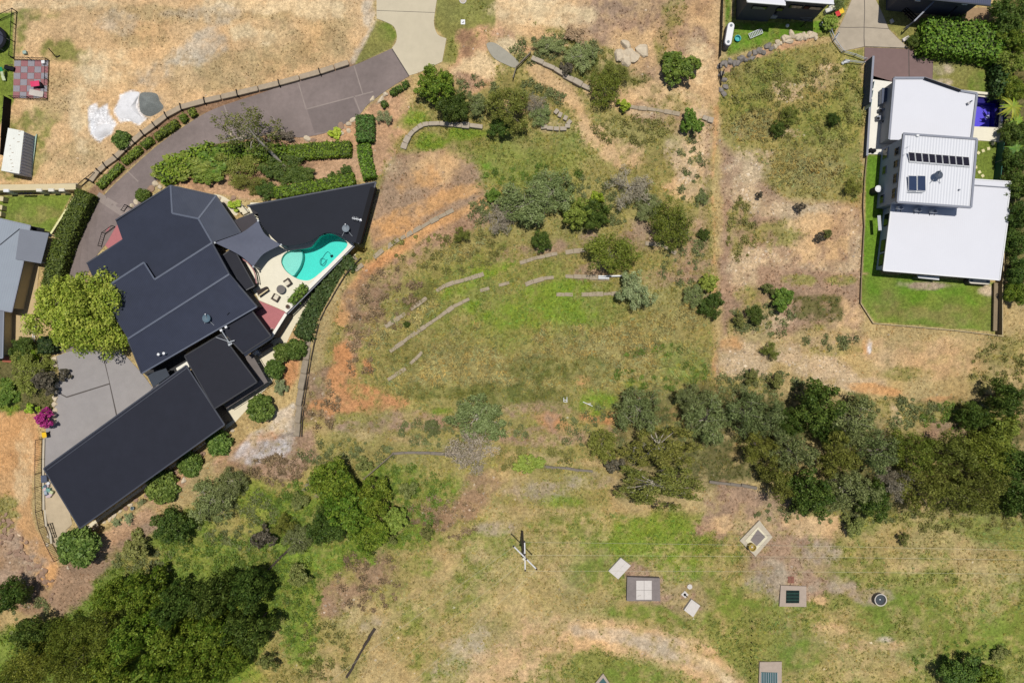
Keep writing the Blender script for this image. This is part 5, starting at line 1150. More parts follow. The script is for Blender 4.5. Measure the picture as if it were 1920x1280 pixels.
for a, b in [((1352, 160), (1350, 138)), ((1352, 150), (1358, 130)), ((1351, 145), (1349, 118))]: bar('limb', W(*a, .3), W(*b, .8), .14, M_black, db)
gr_ = root('rock_edging', W(700, 240), 'line of pale landscaping rocks along the lower driveway edge', 'rocks')
for q in [(640, 238), (652, 232), (663, 226), (642, 250), (655, 246), (590, 262), (575, 260), (530, 248), (515, 256), (505, 262), (697, 185), (716, 190), (722, 180), (440, 262), (430, 258), (455, 256), (290, 345), (300, 338), (283, 352), (300, 352), (255, 378), (247, 386), (390, 368), (412, 372), (425, 380), (436, 372)]:
    rock('rock', q[0]+random.uniform(-2, 2), q[1]+random.uniform(-2, 2), (random.uniform(.8, 1.6), random.uniform(.7, 1.2), random.uniform(.4, .8)), gr_, random.choice('aac'))
ge = root('rock_edging', W(108, 740), 'pale rocks edging the grey forecourt below the garden shrubs', 'rocks')
for q in [(104, 672), (104, 684), (108, 722), (107, 734), (105, 746), (104, 758), (103, 770), (102, 782), (101, 792)]: rock('rock', *q, (1.0, 1.1, .6), ge, 'a')
gk = root('rock_edging', W(250, 955), 'pale rocks along the wall foot below the long garage', 'rocks')
for q in [(182, 985), (176, 990), (196, 978), (206, 972), (214, 966), (226, 958), (236, 952), (244, 946), (256, 936), (274, 928), (330, 885), (345, 900), (380, 850), (436, 805), (128, 1063), (118, 1048), (92, 1005), (90, 1020)]: rock('rock', *q, (random.uniform(.7, 1.2), .8, .5), gk, random.choice('ac'))
bk = root('rock_bank', W(45, 1060), 'brown rubble bank beside the orange dirt track at the lower left', 'rocks')
for k in range(70):
    t = random.random(); x = 4+t*90+random.uniform(-24, 12); y = 965+t*150+random.uniform(-20, 20); rock('rock', x, y, (random.uniform(.4, 1.2), random.uniform(.4, 1.0), random.uniform(.3, .7)), bk, 'c')
# ---- heaps on the yard
def heap(name, label, pts, h, m, cat):
    ring = [W(*p) for p in smooth(pts, 4)]; c = sum(ring, Vector())/len(ring); V, Fc = [], []; K = 7; n = len(ring)
    for k in range(K+1):
        f = 1-k/K
        for p in ring:
            q = c.lerp(p, f); hh = h*(1-f**1.6)*(.75+.5*float(vnoise(q.x, q.y, .9, 3)))
            V.append(Vector((q.x, q.y, zt(q.x, q.y)+hh-.03)))
    for k in range(K):
        for i in range(n): Fc.append([k*n+i, k*n+(i+1) % n, (k+1)*n+(i+1) % n, (k+1)*n+i])
    o = mesh(name, V, Fc, m, smooth_=True); return tag(o, label, cat)
heap('gravel_heap', 'round heap of blue grey gravel beside white powder', [(262, 176), (276, 173), (294, 176), (300, 190), (307, 201), (297, 212), (280, 219), (264, 211), (261, 196)], 1.2, mat('blue_gravel', (134, 138, 134), .95, .22, 6, .8, 14), 'heap')
M_pow = mat('white_powder', (240, 238, 238), .9, .1, 2, .7, 7)
heap('powder_heap', 'bright white powder heap left of the gravel heap', [(228, 180), (246, 172), (262, 174), (255, 196), (262, 214), (270, 226), (256, 232), (240, 224), (224, 222), (217, 208)], .6, M_pow, 'heap')
heap('powder_heap', 'lower white powder heap with a grey centre', [(180, 240), (196, 232), (212, 238), (206, 250), (188, 260), (176, 254)], .55, M_pow, 'heap')

# ================================================================== SITE WORKS AT THE BOTTOM
M_conc = mat('pale_concrete', (222, 214, 206), .85, .06, 2, .15, 12); M_conc2 = mat('stained_concrete', (140, 130, 126), .9, .14, 1.5, .2, 10); M_conc3 = mat('buff_concrete', (204, 192, 170), .9, .1, 1.5, .2, 10)
def slab(name, label, q, h, m, cat='hatch', parent=None, sink=.25):
    T = [W(x, y, h) for x, y in q]; z = max(p.z for p in T)
    for p in T: p.z = z
    if parent is None:
        r_ = root(name, sum(T, Vector())/len(T)-UZ*(h), label, cat); prism('plinth', T, h+sink, m, r_); return r_, z
    return prism(name, T, h+sink, m, parent), z
h1, z = slab('service_hatch', 'pale tilted concrete hatch left of the large grey slab', [(1164, 1045), (1183, 1060), (1159, 1085), (1141, 1070)], .5, M_conc)
T = [A(x, y, z+.05) for x, y in [(1164.5, 1047.5), (1172.5, 1054), (1151, 1076), (1143.5, 1069.5)]]; prism('lid', T, .06, M_conc, h1); prism('lid', [A(x, y, z+.05) for x, y in [(1173.5, 1054.8), (1181, 1060.5), (1159, 1083), (1152, 1077)]], .06, M_conc, h1)
h2, z = slab('service_chamber', 'large stained grey slab with a pale lid in the field', [(1176, 1081), (1237, 1083), (1238, 1126), (1175, 1126)], .7, M_conc2)
for q in [[(1193, 1088), (1207.4, 1088), (1207.4, 1105.4), (1193, 1105.4)], [(1208, 1088), (1222, 1088), (1222, 1105.4), (1208, 1105.4)], [(1193, 1106), (1207.4, 1106), (1207.4, 1123.5), (1193, 1123.5)], [(1208, 1106), (1222, 1106), (1222, 1123.5), (1208, 1123.5)]]: prism('lid', [A(x, y, z+.07) for x, y in q], .09, M_conc, h2)
box('handle_box', A(1199, 1118, z+.12), (.5, .35, .16), .2, M_conc, h2, 'block')
h3, z = slab('service_hatch', 'small pale tilted concrete hatch at the right end of the bare patch', [(1296.5, 1123), (1313, 1135), (1299.5, 1156), (1282.5, 1143)], .6, M_conc); prism('lid', [A(x, y, z+.05) for x, y in [(1297, 1127), (1309, 1135.5), (1299, 1151), (1287, 1142.5)]], .06, M_conc, h3)
h4, z = slab('valve_box', 'small square valve box with a dark hole beside the pale hatch', [(1284, 1107), (1291, 1114), (1285, 1121), (1277, 1114)], .15, M_conc); lathe('valve', [(.2, 0), (.2, .1), (.02, .12)], A(1284, 1114, z), M_black, h4, 12); box('key', A(1287, 1117, z+.05), (.4, .15, .1), -.7, M_black, h4)
mk = root('marker_post', W(1293, 1099), 'small round pale cap above the valve box', 'marker'); lathe('cap', [(.42, -.1), (.42, .12), (.36, .16), (.02, .18)], W(1293, 1099), M_conc, mk, 10); lathe('pin', [(.05, .18), (.05, .24), (.02, .25)], W(1293, 1099), M_galv, mk, 8)
h5, z = slab('pump_chamber', 'buff tilted concrete chamber with a yellow pipe below the trees', [(1424, 975), (1448, 1006), (1416, 1042), (1387, 1013)], .35, M_conc3)
prism('recess_frame', [A(x, y, z+.12) for x, y in [(1421, 987), (1440, 1007), (1416, 1033), (1397, 1013)]], .14, mat('pale_frame', (232, 222, 192), .85), h5)
prism('recess_cover', [A(x, y, z+.15) for x, y in [(1421, 992), (1435, 1006), (1419, 1023), (1407, 1012)]], .05, M_conc2, h5)
M_yel = mat('yellowed_pipe', (176, 152, 74), .8, .15, 4)
pcx = Vector((*A(1411, 1026, z+1.0).xy, z)); lathe('vent_pipe', [(.55, 0), (.55, 1.0), (.6, 1.02), (.6, 1.06), (.46, 1.06), (.46, .7), (.02, .68)], pcx, M_yel, h5, 20); lathe('pipe_knob', [(.14, .68), (.14, .8), (.02, .82)], pcx, M_conc, h5, 10)
h6, z = slab('grated_pit', 'square concrete surround with dark green grate beside the brick patch', [(1464, 1097), (1512, 1098.5), (1512, 1137), (1461, 1136)], .3, mat('pinkish_concrete', (186, 168, 152), .9, .1, 1.5))
prism('grate_bed', [A(x, y, z+.015) for x, y in [(1474, 1106), (1499, 1106.5), (1498.5, 1130), (1473.5, 1130)]], .06, mat('dark_pit_green', (26, 60, 54), .8), h6)
for k in range(11): bar('grate_bar', A(1475+k*2.3, 1106.3, z+.06), A(1474.6+k*2.3, 1129.8, z+.06), .07, M_black, h6)
for y in (1112, 1118, 1124): bar('grate_rail', A(1474, y, z+.08), A(1499, y, z+.08), .06, mat('green_steel', (50, 100, 84), .6), h6)
br = root('brick_pad', W(1482, 1087), 'small square brick pad above the dark green grate', 'pad')
for j in range(4):
    for i in range(2): box('brick', W(1479.5+i*6.2+(j % 2)*.6, 1081.5+j*3.2, .05), (.46, .22, .12), 0, mat('clay_brick', (150, 100, 84), .9), br, 'block')
tk2 = root('riser_pipe', W(1646, 1117), 'round concrete riser with a dark water top in the dry grass', 'manhole'); tpp = GR(1651, 1124, .85)
lathe('ring', [(.92, 0), (.92, .85), (.96, .88), (.82, .88), (.8, .6)], tpp, mat('riser_concrete', (150, 138, 130), .85, .1, 3), tk2, 28, cap=False); lathe('cover', [(.82, .55), (.82, .62), (.02, .64)], tpp, mat('riser_dark', (66, 74, 80), .6), tk2, 24); lathe('cap', [(.1, .64), (.1, .72), (.02, .74)], tpp, M_wht, tk2, 10); lathe('rim', [(.84, .86), (.84, .93), (.97, .93), (.97, .86)], tpp, mat('pale_rim', (214, 206, 196), .8), tk2, 28, cap=False)
h7, z = slab('grated_pit', 'partly cut grated pit at the lower edge of the picture', [(1424, 1240), (1466, 1240), (1465, 1300), (1422, 1300)], .3, mat('pinkish_concrete', (186, 168, 152)))
prism('grate_bed', [A(x, y, z+.015) for x, y in [(1427, 1259), (1458, 1260), (1458, 1298), (1426, 1298)]], .06, mat('pit_teal', (70, 104, 106), .8), h7)
for k in range(8): bar('grate_bar', A(1428+k*4.2, 1260, z+.06), A(1428+k*4.2, 1298, z+.06), .07, M_galv, h7)
h8, z = slab('grated_pit', 'corner of a tilted teal pit cut by the lower edge', [(1131, 1262), (1150, 1290), (1130, 1310), (1108, 1290)], .3, mat('pinkish_concrete', (186, 168, 152))); prism('grate_bed', [A(x, y, z+.015) for x, y in [(1131, 1270), (1145, 1290), (1130, 1303), (1114, 1290)]], .06, mat('pit_teal', (70, 104, 106)), h8)
pg = 0
for k in range(9):
    o = box('marker_peg', W(1409-k*.4, 1163+k*13.2)+UZ*.2, (.12, .12, .55), 0, M_black); tag(o, ['topmost', 'second', 'third', 'fourth', 'fifth', 'sixth', 'seventh', 'eighth', 'lowest'][k]+' small black peg, counted from the top, in the row above the grated pit', 'peg', 'row of black marker pegs')
# ---- power pole
pbase = W(979, 996); PH = 13.6
pole = root('power_pole', pbase, 'timber power pole with two crossarms standing in the dry field', 'power pole')
M_pole = mat('pole_timber', (120, 108, 96), .9, .15, 3); M_arm = mat('pale_crossarm', (226, 224, 222), .7, .08, 3); M_ins = mat('insulator_brown', (60, 50, 48), .4)
n = 12
lathe('shaft', [(.21, -.2), (.2, 0), (.15, PH-.1), (.13, PH)], pbase, M_pole, pole, 14); lathe('pole_cap', [(.17, PH), (.17, PH+.04), (.02, PH+.06)], pbase, mat('cap_cream', (236, 230, 200), .6), pole, 12)
arms = []
for (dx, dy), z in (((39, 39), PH-.35), ((1, 50), PH-1.1)):
    d = Vector((dx, -dy, 0)).normalized(); L = 2.35 if z > PH-.5 else 2.1
    o3 = pbase+UZ*z+Vector((.2, .1, 0)); bar('crossarm', o3-d*L, o3+d*L, .17, M_arm, pole)
    ends = []
    for t in (-.95, .1 if z > PH-.5 else -.1, .95):
        c = o3+d*L*t; lathe('insulator', [(.05, .08), (.13, .12), (.13, .2), (.06, .24), (.1, .3), (.03, .36)], c, M_ins, pole, 10); ends.append(c+UZ*.36)
    arms.append(ends)
    bar('brace', pbase+UZ*(z-.8), o3+d*L*.5, .06, M_galv, pole); bar('brace', pbase+UZ*(z-.8), o3-d*L*.5, .06, M_galv, pole)
M_wire2 = mat('overhead_wire', (215, 210, 180), .5)
def wire(p, q, sag, label, group):
    n = 14; P_ = [p.lerp(q, k/n)-UZ*sag*4*(k/n)*(1-k/n) for k in range(n+1)]; V, Fc = [], []
    d = (q-p).normalized(); s = Vector((-d.y, d.x, 0)).normalized(); r = .013
    for c in P_:
        for k in range(4): a = math.pi/2*k; V.append(c+s*r*math.cos(a)+UZ*r*math.sin(a))
    for i in range(n):
        for k in range(4): Fc.append([4*i+k, 4*i+(k+1) % 4, 4*i+4+(k+1) % 4, 4*i+4+k])
    tag(mesh('power_line', V, Fc, M_wire2, None, p), label, 'cable', group)
for c, y, lb in zip([arms[1][0], arms[1][1], arms[1][2]], (1033, 1050, 1076), ('upper overhead wire running right from the power pole', 'middle overhead wire running right from the power pole', 'lower overhead wire running right from the power pole')):
    wire(c, A(2080, y+2, pbase.z+PH-1.3), .5, lb, 'overhead wires')
for c, (x, y), lb in zip(arms[0], ((560, 1320), (640, 1330), (720, 1330)), ('upper overhead wire slanting to the lower left', 'middle overhead wire slanting to the lower left', 'lower overhead wire slanting to the lower left')):
    wire(c, A(x, y, pbase.z+PH-.8), .6, lb, 'overhead wires')
# ---- yard railing by the garage, bins and clutter
rail_fence('metal_railing', 'rusty dark railing along the orange track beside the long garage', [(80, 822), (79, 860), (79, 910), (80, 955), (86, 985), (98, 1015), (114, 1046)], 1.6, mat('rust_brown_bar', (92, 66, 54), .7), .26, 2.6, .035, pm=mat('rust_brown_bar', (92, 66, 54)), cat='railing')
ko = root('kerb', W(84, 880), 'pale concrete kerb between the railing and the garage roof', 'kerb')
for a, b in zip([(84, 822), (83, 860), (83, 910), (84, 955), (90, 985)], [(83, 860), (83, 910), (84, 955), (90, 985), (102, 1015)]):
    pa, pb = W(*a), W(*b); box('kerb_piece', (pa+pb)/2+UZ*.1, ((pb-pa).length-.03, .3, .3), math.atan2(pb.y-pa.y, pb.x-pa.x), M_conc3, ko)
def bin_(label, px, py, col, lidc, rz, z=None, h=1.0):
    p = GR(px, py, h); r_ = root('wheelie_bin', p, label, 'bin'); c, s = math.cos(rz), math.sin(rz); R = lambda x, y, z: p+Vector((x*c-y*s, x*s+y*c, z))
    V = [R(x*f, y*f, z) for z, f in ((.08, .78), (.95, 1)) for x, y in ((-.29, -.33), (.29, -.33), (.29, .33), (-.29, .33))]
    mesh('body', V, [[0, 1, 2, 3], [4, 5, 6, 7]]+[[i, (i+1) % 4, 4+(i+1) % 4, 4+i] for i in range(4)], col, r_)
    box('lid', R(0, .0, 1.0), (.66, .76, .1), rz, lidc, r_, 'block'); bar('handle', R(-.25, .42, .95), R(.25, .42, .95), .06, M_black, r_)
    for k in (-1, 1): bar('wheel', R(.3*k, .3, .12), R(.36*k, .3, .12), .24, M_black, r_, 'cyl')
M_ylid = mat('yellow_lid', (250, 200, 20), .45, .04); M_rlid = mat('red_lid', (214, 40, 36), .45, .04); M_bing = mat('bin_green_black', (30, 40, 34), .6)
bin_('yellow lidded bin below the magenta bush at the forecourt corner', 83, 815, M_bing, M_ylid, .2)
bin_('yellow lidded bin beside the concrete driveway at the top right', 1578, 21, M_bing, M_ylid, .4)
bin_('red lidded bin beside the yellow one at the top right', 1571, 26, M_bing, M_rlid, .4)
for k, q in enumerate([(1562, 14, 1.0, .8, .9), (1553, 19, .8, .6, .8)]):
    o = root('meter_box', GR(q[0], q[1], q[4]), ['larger white utility box behind the red lidded bin', 'smaller white utility box left of the larger one'][k], 'box'); p = GR(q[0], q[1], q[4]); box('case', p+UZ*q[4]/2, (q[2], q[3], q[4]), .35, M_wht, o, 'block'); box('door', p+UZ*(q[4]+.02), (q[2]*.8, q[3]*.8, .04), .35, M_wallW, o)
cl2 = root('clutter', W(88, 922), 'pile of pale household clutter beside the dark garage roof', 'clutter')
for k in range(16):
    x, y = random.uniform(84, 100), random.uniform(905, 930); cc = random.choice([(226, 226, 226), (120, 170, 160), (200, 206, 160), (170, 180, 190), (214, 190, 190), (90, 100, 120)])
    box('item', W(x, y, random.uniform(.15, .5)), (random.uniform(.3, .8), random.uniform(.3, .8), random.uniform(.3, .6)), random.uniform(0, 3), mat('clutter_%d_%d_%d' % cc, cc, .7), cl2, 'block')
box('tarp', W(84, 897, .3), (.9, 1.1, .5), .1, mat('slate_tarp', (84, 92, 112), .7), cl2, 'block')
tl = root('trellis', W(99, 998), 'dark timber trellis frame lying on the sandy apron', 'trellis')
for a, b in [((90, 982), (98, 980)), ((93, 991), (101, 989)), ((96, 1000), (104, 998)), ((99, 1008), (106, 1006)), ((90, 982), (99, 1008)), ((94, 981), (103, 1007)), ((98, 980), (106, 1006))]: bar('slat', W(*a, .15), W(*b, .15), .09, mat('dark_timber', (74, 66, 54)), tl)
bc = root('bucket', W(251, 951), 'grey blue bucket lying among rocks below the garage', 'bucket'); lathe('pail', [(.2, 0), (.28, .5), (.3, .52), (.25, .5), (.18, .1)], W(251, 951), mat('bucket_grey', (150, 168, 170), .6), bc, 14, cap=False); lathe('base', [(.02, .01), (.2, .02)], W(251, 951), M_dish, bc, 14, cap=False)
# porch railings at the charcoal house
pr = rail_fence('porch_railing', 'small black balustrade at the pink porch by the driveway', [(191, 462), (198, 438), (216, 425)], 1.0, M_black, .3, 1.4, .04, cat='railing')
pr2 = rail_fence('step_railing', 'tiny black balustrade next to the white pot by the driveway', [(233, 396), (240, 386), (248, 390)], .9, M_black, .3, 1.2, .04, cat='railing')
# bench and stairs behind house
stp = root('entry_steps', A(455, 395, ZL), 'cream garden steps with black rails between house and pavilion', 'steps')
for k in range(4): prism('step', [A(x, y, ZL+.1+.16*k) for x, y in [(438+k*5, 384+k*4.2), (452+k*4, 380+k*4), (455+k*4, 385+k*4), (441+k*5, 390+k*4.2)]], .5, M_path, stp)
for s in (0, 1): bar('rail', A(441+s*13, 388-s*3, ZL+1.0), A(455+s*12, 404-s*4, ZL+1.3), .07, M_black, stp); bar('rail_post', A(441+s*13, 388-s*3, ZL+1.0), Vector((*A(441+s*13, 388-s*3, ZL+1.0).xy, ZL)), .07, M_black, stp)
drape('entry_path', smooth([(400, 364), (418, 368), (435, 380), (446, 398), (440, 404), (425, 388), (408, 372)], 3), M_path, .05, dig=.1)
# ---- small things on the top right lawn
tbx = root('lounger_frame', W(1414, 66), 'grey slatted sun lounge frame on the vivid lawn', 'lounger')
pa, pb = W(1404, 70), W(1427, 60); d = (pb-pa).normalized(); s = Vector((-d.y, d.x, 0))
for k in (-1, 1): bar('side_rail', pa+s*.38*k+UZ*.35, pb+s*.38*k+UZ*.35, .07, M_galv, tbx)
for k in range(9): c = pa.lerp(pb, k/8)+UZ*.36; bar('slat', c-s*.38, c+s*.38, .12, M_galv, tbx, wd2=.03)
for e in (pa.lerp(pb, .08), pa.lerp(pb, .92)):
    for k in (-1, 1): bar('leg', e+s*.36*k, e+s*.36*k+UZ*.35, .06, M_galv, tbx)
tub = root('plastic_tub', W(1382, 74), 'turquoise plastic tub beside the white water tank', 'tub'); lathe('tub', [(.36, 0), (.46, .4), (.5, .42), (.42, .4), (.34, .06)], W(1382, 74), mat('turquoise_plastic', (50, 180, 180), .45), tub, 16, cap=False); lathe('base', [(.02, .03), (.36, .04)], W(1382, 74), mat('turquoise_plastic', (50, 180, 180)), tub, 16, cap=False)
bl = root('ball', W(1475, 50), 'round white ball on the vivid lawn', 'ball'); lathe('ball_skin', [(.02, 0), (.15, .04), (.24, .14), (.27, .27), (.24, .4), (.15, .5), (.02, .54)], W(1475, 50), M_wht, bl, 14); lathe('valve', [(.03, .535), (.02, .55)], W(1475, 50), M_trim, bl, 6)
cs = root('clothes_line', W(1509, 50), 'black clothes line post with arms beside the dark walled house', 'clothes line')
pz = GR(1510, 42, 1.6)
bar('post', pz, pz+UZ*1.9, .1, M_black, cs)
for k in (-1, 1): bar('arm', pz+UZ*1.8, pz+Vector((.9*k, .3, 1.9)), .07, M_black, cs)
for a in (-.8, 0, .8): bar('line', pz+Vector((-.9, .3+a*.3, 1.88)), pz+Vector((.9, .3+a*.3, 1.88)), .02, M_galv, cs)
gtr = root('driveway_gate', W(1560, 72), 'grey swing gate and rails beside the concrete driveway mouth', 'gate')
for a, b in [((1536, 48), (1554, 60)), ((1554, 60), (1561, 78)), ((1561, 78), (1568, 66)), ((1561, 78), (1577, 100))]:
    pa, pb = W(*a), W(*b)
    for z in (.3, .9): bar('rail', pa+UZ*z, pb+UZ*z, .08, M_galv, gtr)
    for e in (pa, pb): bar('post', e-UZ*.1, e+UZ*1.05, .11, M_galv, gtr)
fr2 = root('drive_fence', W(1600, 112), 'low pale rail fence at the grassy corner by the brown driveway', 'fence')
for a, b in [((1580, 100), (1600, 106)), ((1600, 106), (1620, 114)), ((1580, 116), (1617, 121))]:
    pa, pb = W(*a), W(*b)
    for z in (.4, .8): bar('rail', pa+UZ*z, pb+UZ*z, .07, M_galv, fr2)
    for e in (pa, pb): bar('post', e-UZ*.1, e+UZ*.95, .09, M_galv, fr2)
wb = root('white_pipe', W(1588, 116), 'short white plastic pipe by the low rail fence', 'pipe'); bar('pipe', W(1581, 117, .3), W(1592, 115, .3), .45, M_wht, wb, 'cyl'); bar('elbow', W(1580, 117, .3), W(1580, 120, .15), .42, M_wht, wb, 'cyl')
rc = root('red_chair', W(1761, 103), 'red plastic garden chair at the foot of the big hedge', 'chair'); M_red = mat('red_plastic', (226, 30, 52), .45); p = W(1761, 103)
box('seat', p+UZ*.42, (.75, .75, .08), .3, M_red, rc, 'block'); box('backrest', p+Vector((-.1, .38, .75)), (.75, .1, .6), .3, M_red, rc, 'block')
for a in (-.3, .3):
    for b in (-.3, .3): bar('leg', p+Vector((a, b, 0)), p+Vector((a, b, .42)), .08, M_red, rc)
    box('arm', p+Vector((a*1.2, 0, .65)), (.1, .7, .06), .3, M_red, rc)
for k, (x, y, sx, sy, lb) in enumerate([(1697, 74, 1.1, .5, 'white stone block by the driveway edge'), (1725, 62, .6, .4, 'small pale box beside the hedge end'), (1700, 52, .35, .35, 'tiny white block among the weeds by the railing'), (1671, 41, .4, .6, 'pale slab in the grass beside the concrete driveway')]):
    o = box('stone_block', W(x, y)+UZ*.15, (sx, sy, .4), .5, M_conc, None, 'block'); tag(o, lb, 'block')
mc = root('manhole_cover', W(868, 41), 'square white manhole frame with a dark centre in the verge', 'manhole'); prism('frame', [W(x, y, .05) for x, y in [(864, 37), (872, 37), (872, 46), (864, 46)]], .2, M_wht, mc); lathe('cover', [(.2, .06), (.18, .09), (.02, .09)], W(868, 41.5), M_black, mc, 12)
mc2 = root('round_cover', W(868, 1), 'round pale cover cut by the upper edge in the verge', 'manhole'); lathe('rim', [(.55, -.05), (.55, .08), (.45, .1), (.02, .1)], W(868, 1), M_conc, mc2, 16); lathe('lid', [(.4, .1), (.38, .13), (.02, .13)], W(868, 1), M_conc3, mc2, 16)
ty = root('bent_pipe', W(1061, 751), 'small white bent pipe frame in the grass', 'frame')
for a, b in [((1057, 745), (1057, 753)), ((1057, 749), (1063, 750)), ((1063, 744), (1063, 753)), ((1057, 753), (1064, 753))]: bar('pipe', W(*a, .2), W(*b, .2), .08, M_wht, ty)
ty2 = root('white_branch', W(1103, 757), 'bleached white branch lying on the bright green patch', 'branch')
for a, b in [((1093, 753), (1102, 757)), ((1102, 757), (1111, 761)), ((1102, 757), (1108, 756))]: bar('limb', W(*a, .25), W(*b, .2), .09, M_wht, ty2)
tl3 = root('terracotta_block', W(13, 674), 'terracotta coloured tray between the grey roof and shrubs', 'tray'); prism('tray', [W(x, y, .4) for x, y in [(5, 669), (23, 670), (21, 680), (4, 678)]], .4, mat('terracotta', (166, 96, 72), .85), tl3); prism('rim', [W(x, y, .44) for x, y in [(4, 668), (24, 669), (24, 671), (4, 670)]], .1, mat('terracotta', (166, 96, 72)), tl3)
lad = root('ladder', W(62, 600), 'white ladder leaning beside the sandy path at the left', 'ladder')
for dx in (0, 3.5): bar('stile', W(61+dx, 640, .3), W(63+dx, 606, 1.2), .08, M_wht, lad)
for k in range(6): bar('rung', W(61.4+k*.3, 636-k*5.4, .4+.14*k), W(64.9+k*.3, 636-k*5.4, .4+.14*k), .06, M_wht, lad)
# ================================================================== PLANTS
def build_mesh(name, co, faces_n, cols, m):
    """co (N,k,3) polygons of k corners, one colour per polygon"""
    N, k = co.shape[:2]; me = bpy.data.meshes.new(name)
    me.vertices.add(N*k); me.vertices.foreach_set('co', co.reshape(-1).astype(np.float32))
    me.loops.add(N*k); me.loops.foreach_set('vertex_index', np.arange(N*k, dtype=np.int32))
    me.polygons.add(N); me.polygons.foreach_set('loop_start', np.arange(0, N*k, k, dtype=np.int32)); me.update(calc_edges=True)
    at = me.color_attributes.new('Col', 'FLOAT_COLOR', 'CORNER')
    c4 = np.hstack([np.repeat(cols, k, 0), np.ones((N*k, 1))]).astype(np.float32); at.data.foreach_set('color', c4.ravel())
    me.materials.append(m); return me
def unitv(v): return v/np.maximum(np.linalg.norm(v, axis=-1, keepdims=True), 1e-9)
def leaves(pos, nrm, size, asp, g, stretch=None):
    """quads at pos facing nrm; stretch: direction the leaf points to"""
    N = len(pos); t = g.normal(size=(N, 3)) if stretch is None else stretch+g.normal(size=(N, 3))*.35
    t = unitv(t-nrm*np.sum(t*nrm, 1, keepdims=True)); b = np.cross(nrm, t)
    s = (size*g.uniform(.6, 1.35, N))[:, None]; u = t*s*asp; v = b*s
    return np.stack([pos-u*.5-v*.25, pos+u*.1-v*.5, pos+u*.62, pos+u*.1+v*.5], 1)
# kind: colour, second colour, number of lobes, leaf size, aspect, leaves, fuzz
KIND = {
 'leafy':  ((128, 146, 58), (164, 174, 78), 10, .065, 1.4, 5200, .5, 0), 'yellow': ((134, 158, 48), (190, 198, 86), 20, .042, 1.3, 15000, .5, 0),
 'dark':   ((66, 90, 32), (110, 128, 54), 12, .046, 1.6, 7200, .6, 0), 'dome':  ((100, 112, 36), (144, 148, 58), 16, .05, 1.8, 7000, .45, 1),
 'olive':  ((112, 118, 44), (152, 154, 74), 12, .05, 2.2, 5600, .7, 1), 'grey': ((114, 126, 70), (158, 168, 108), 13, .05, 2.6, 6200, .8, 1),
 'lush':   ((90, 118, 32), (146, 160, 58), 15, .048, 1.6, 8200, .65, 0), 'bare':  ((164, 152, 130), (194, 182, 158), 10, .03, 6., 2600, 1.0, 1),
 'ball':   ((76, 100, 36), (136, 156, 74), 5, .1, 1.6, 3600, .7, 0), 'shrub': ((116, 124, 62), (152, 152, 88), 6, .11, 1.9, 1900, .7, 1),
 'green':  ((98, 126, 44), (138, 156, 66), 8, .085, 1.6, 3000, .65, 0),    'magenta': ((150, 36, 100), (196, 70, 136), 6, .09, 1.4, 2200, .6, 0),
 'spread': ((110, 116, 46), (152, 150, 74), 20, .04, 2.4, 6500, .8, 1), 'sparse': ((118, 124, 56), (152, 150, 84), 16, .04, 2.4, 2600, .8, 1),
 'pale':   ((134, 146, 96), (176, 182, 132), 8, .065, 1.8, 4600, .6, 1),  'plum':  ((92, 86, 70), (126, 116, 98), 6, .1, 1.5, 1100, .7, 0),
 'dry':    ((160, 136, 104), (184, 160, 124), 7, .08, 3.0, 1800, .9, 1),  'lime':  ((150, 176, 46), (188, 204, 80), 5, .12, 1.5, 1500, .6, 0),
}
M_bark = mat('grey_bark', (132, 120, 108), .9, .2, 4); M_barkp = mat('pale_bark', (196, 186, 170), .85, .15, 4); M_barkd = mat('dark_bark', (84, 72, 62), .9, .2, 4)
CROWN = {}
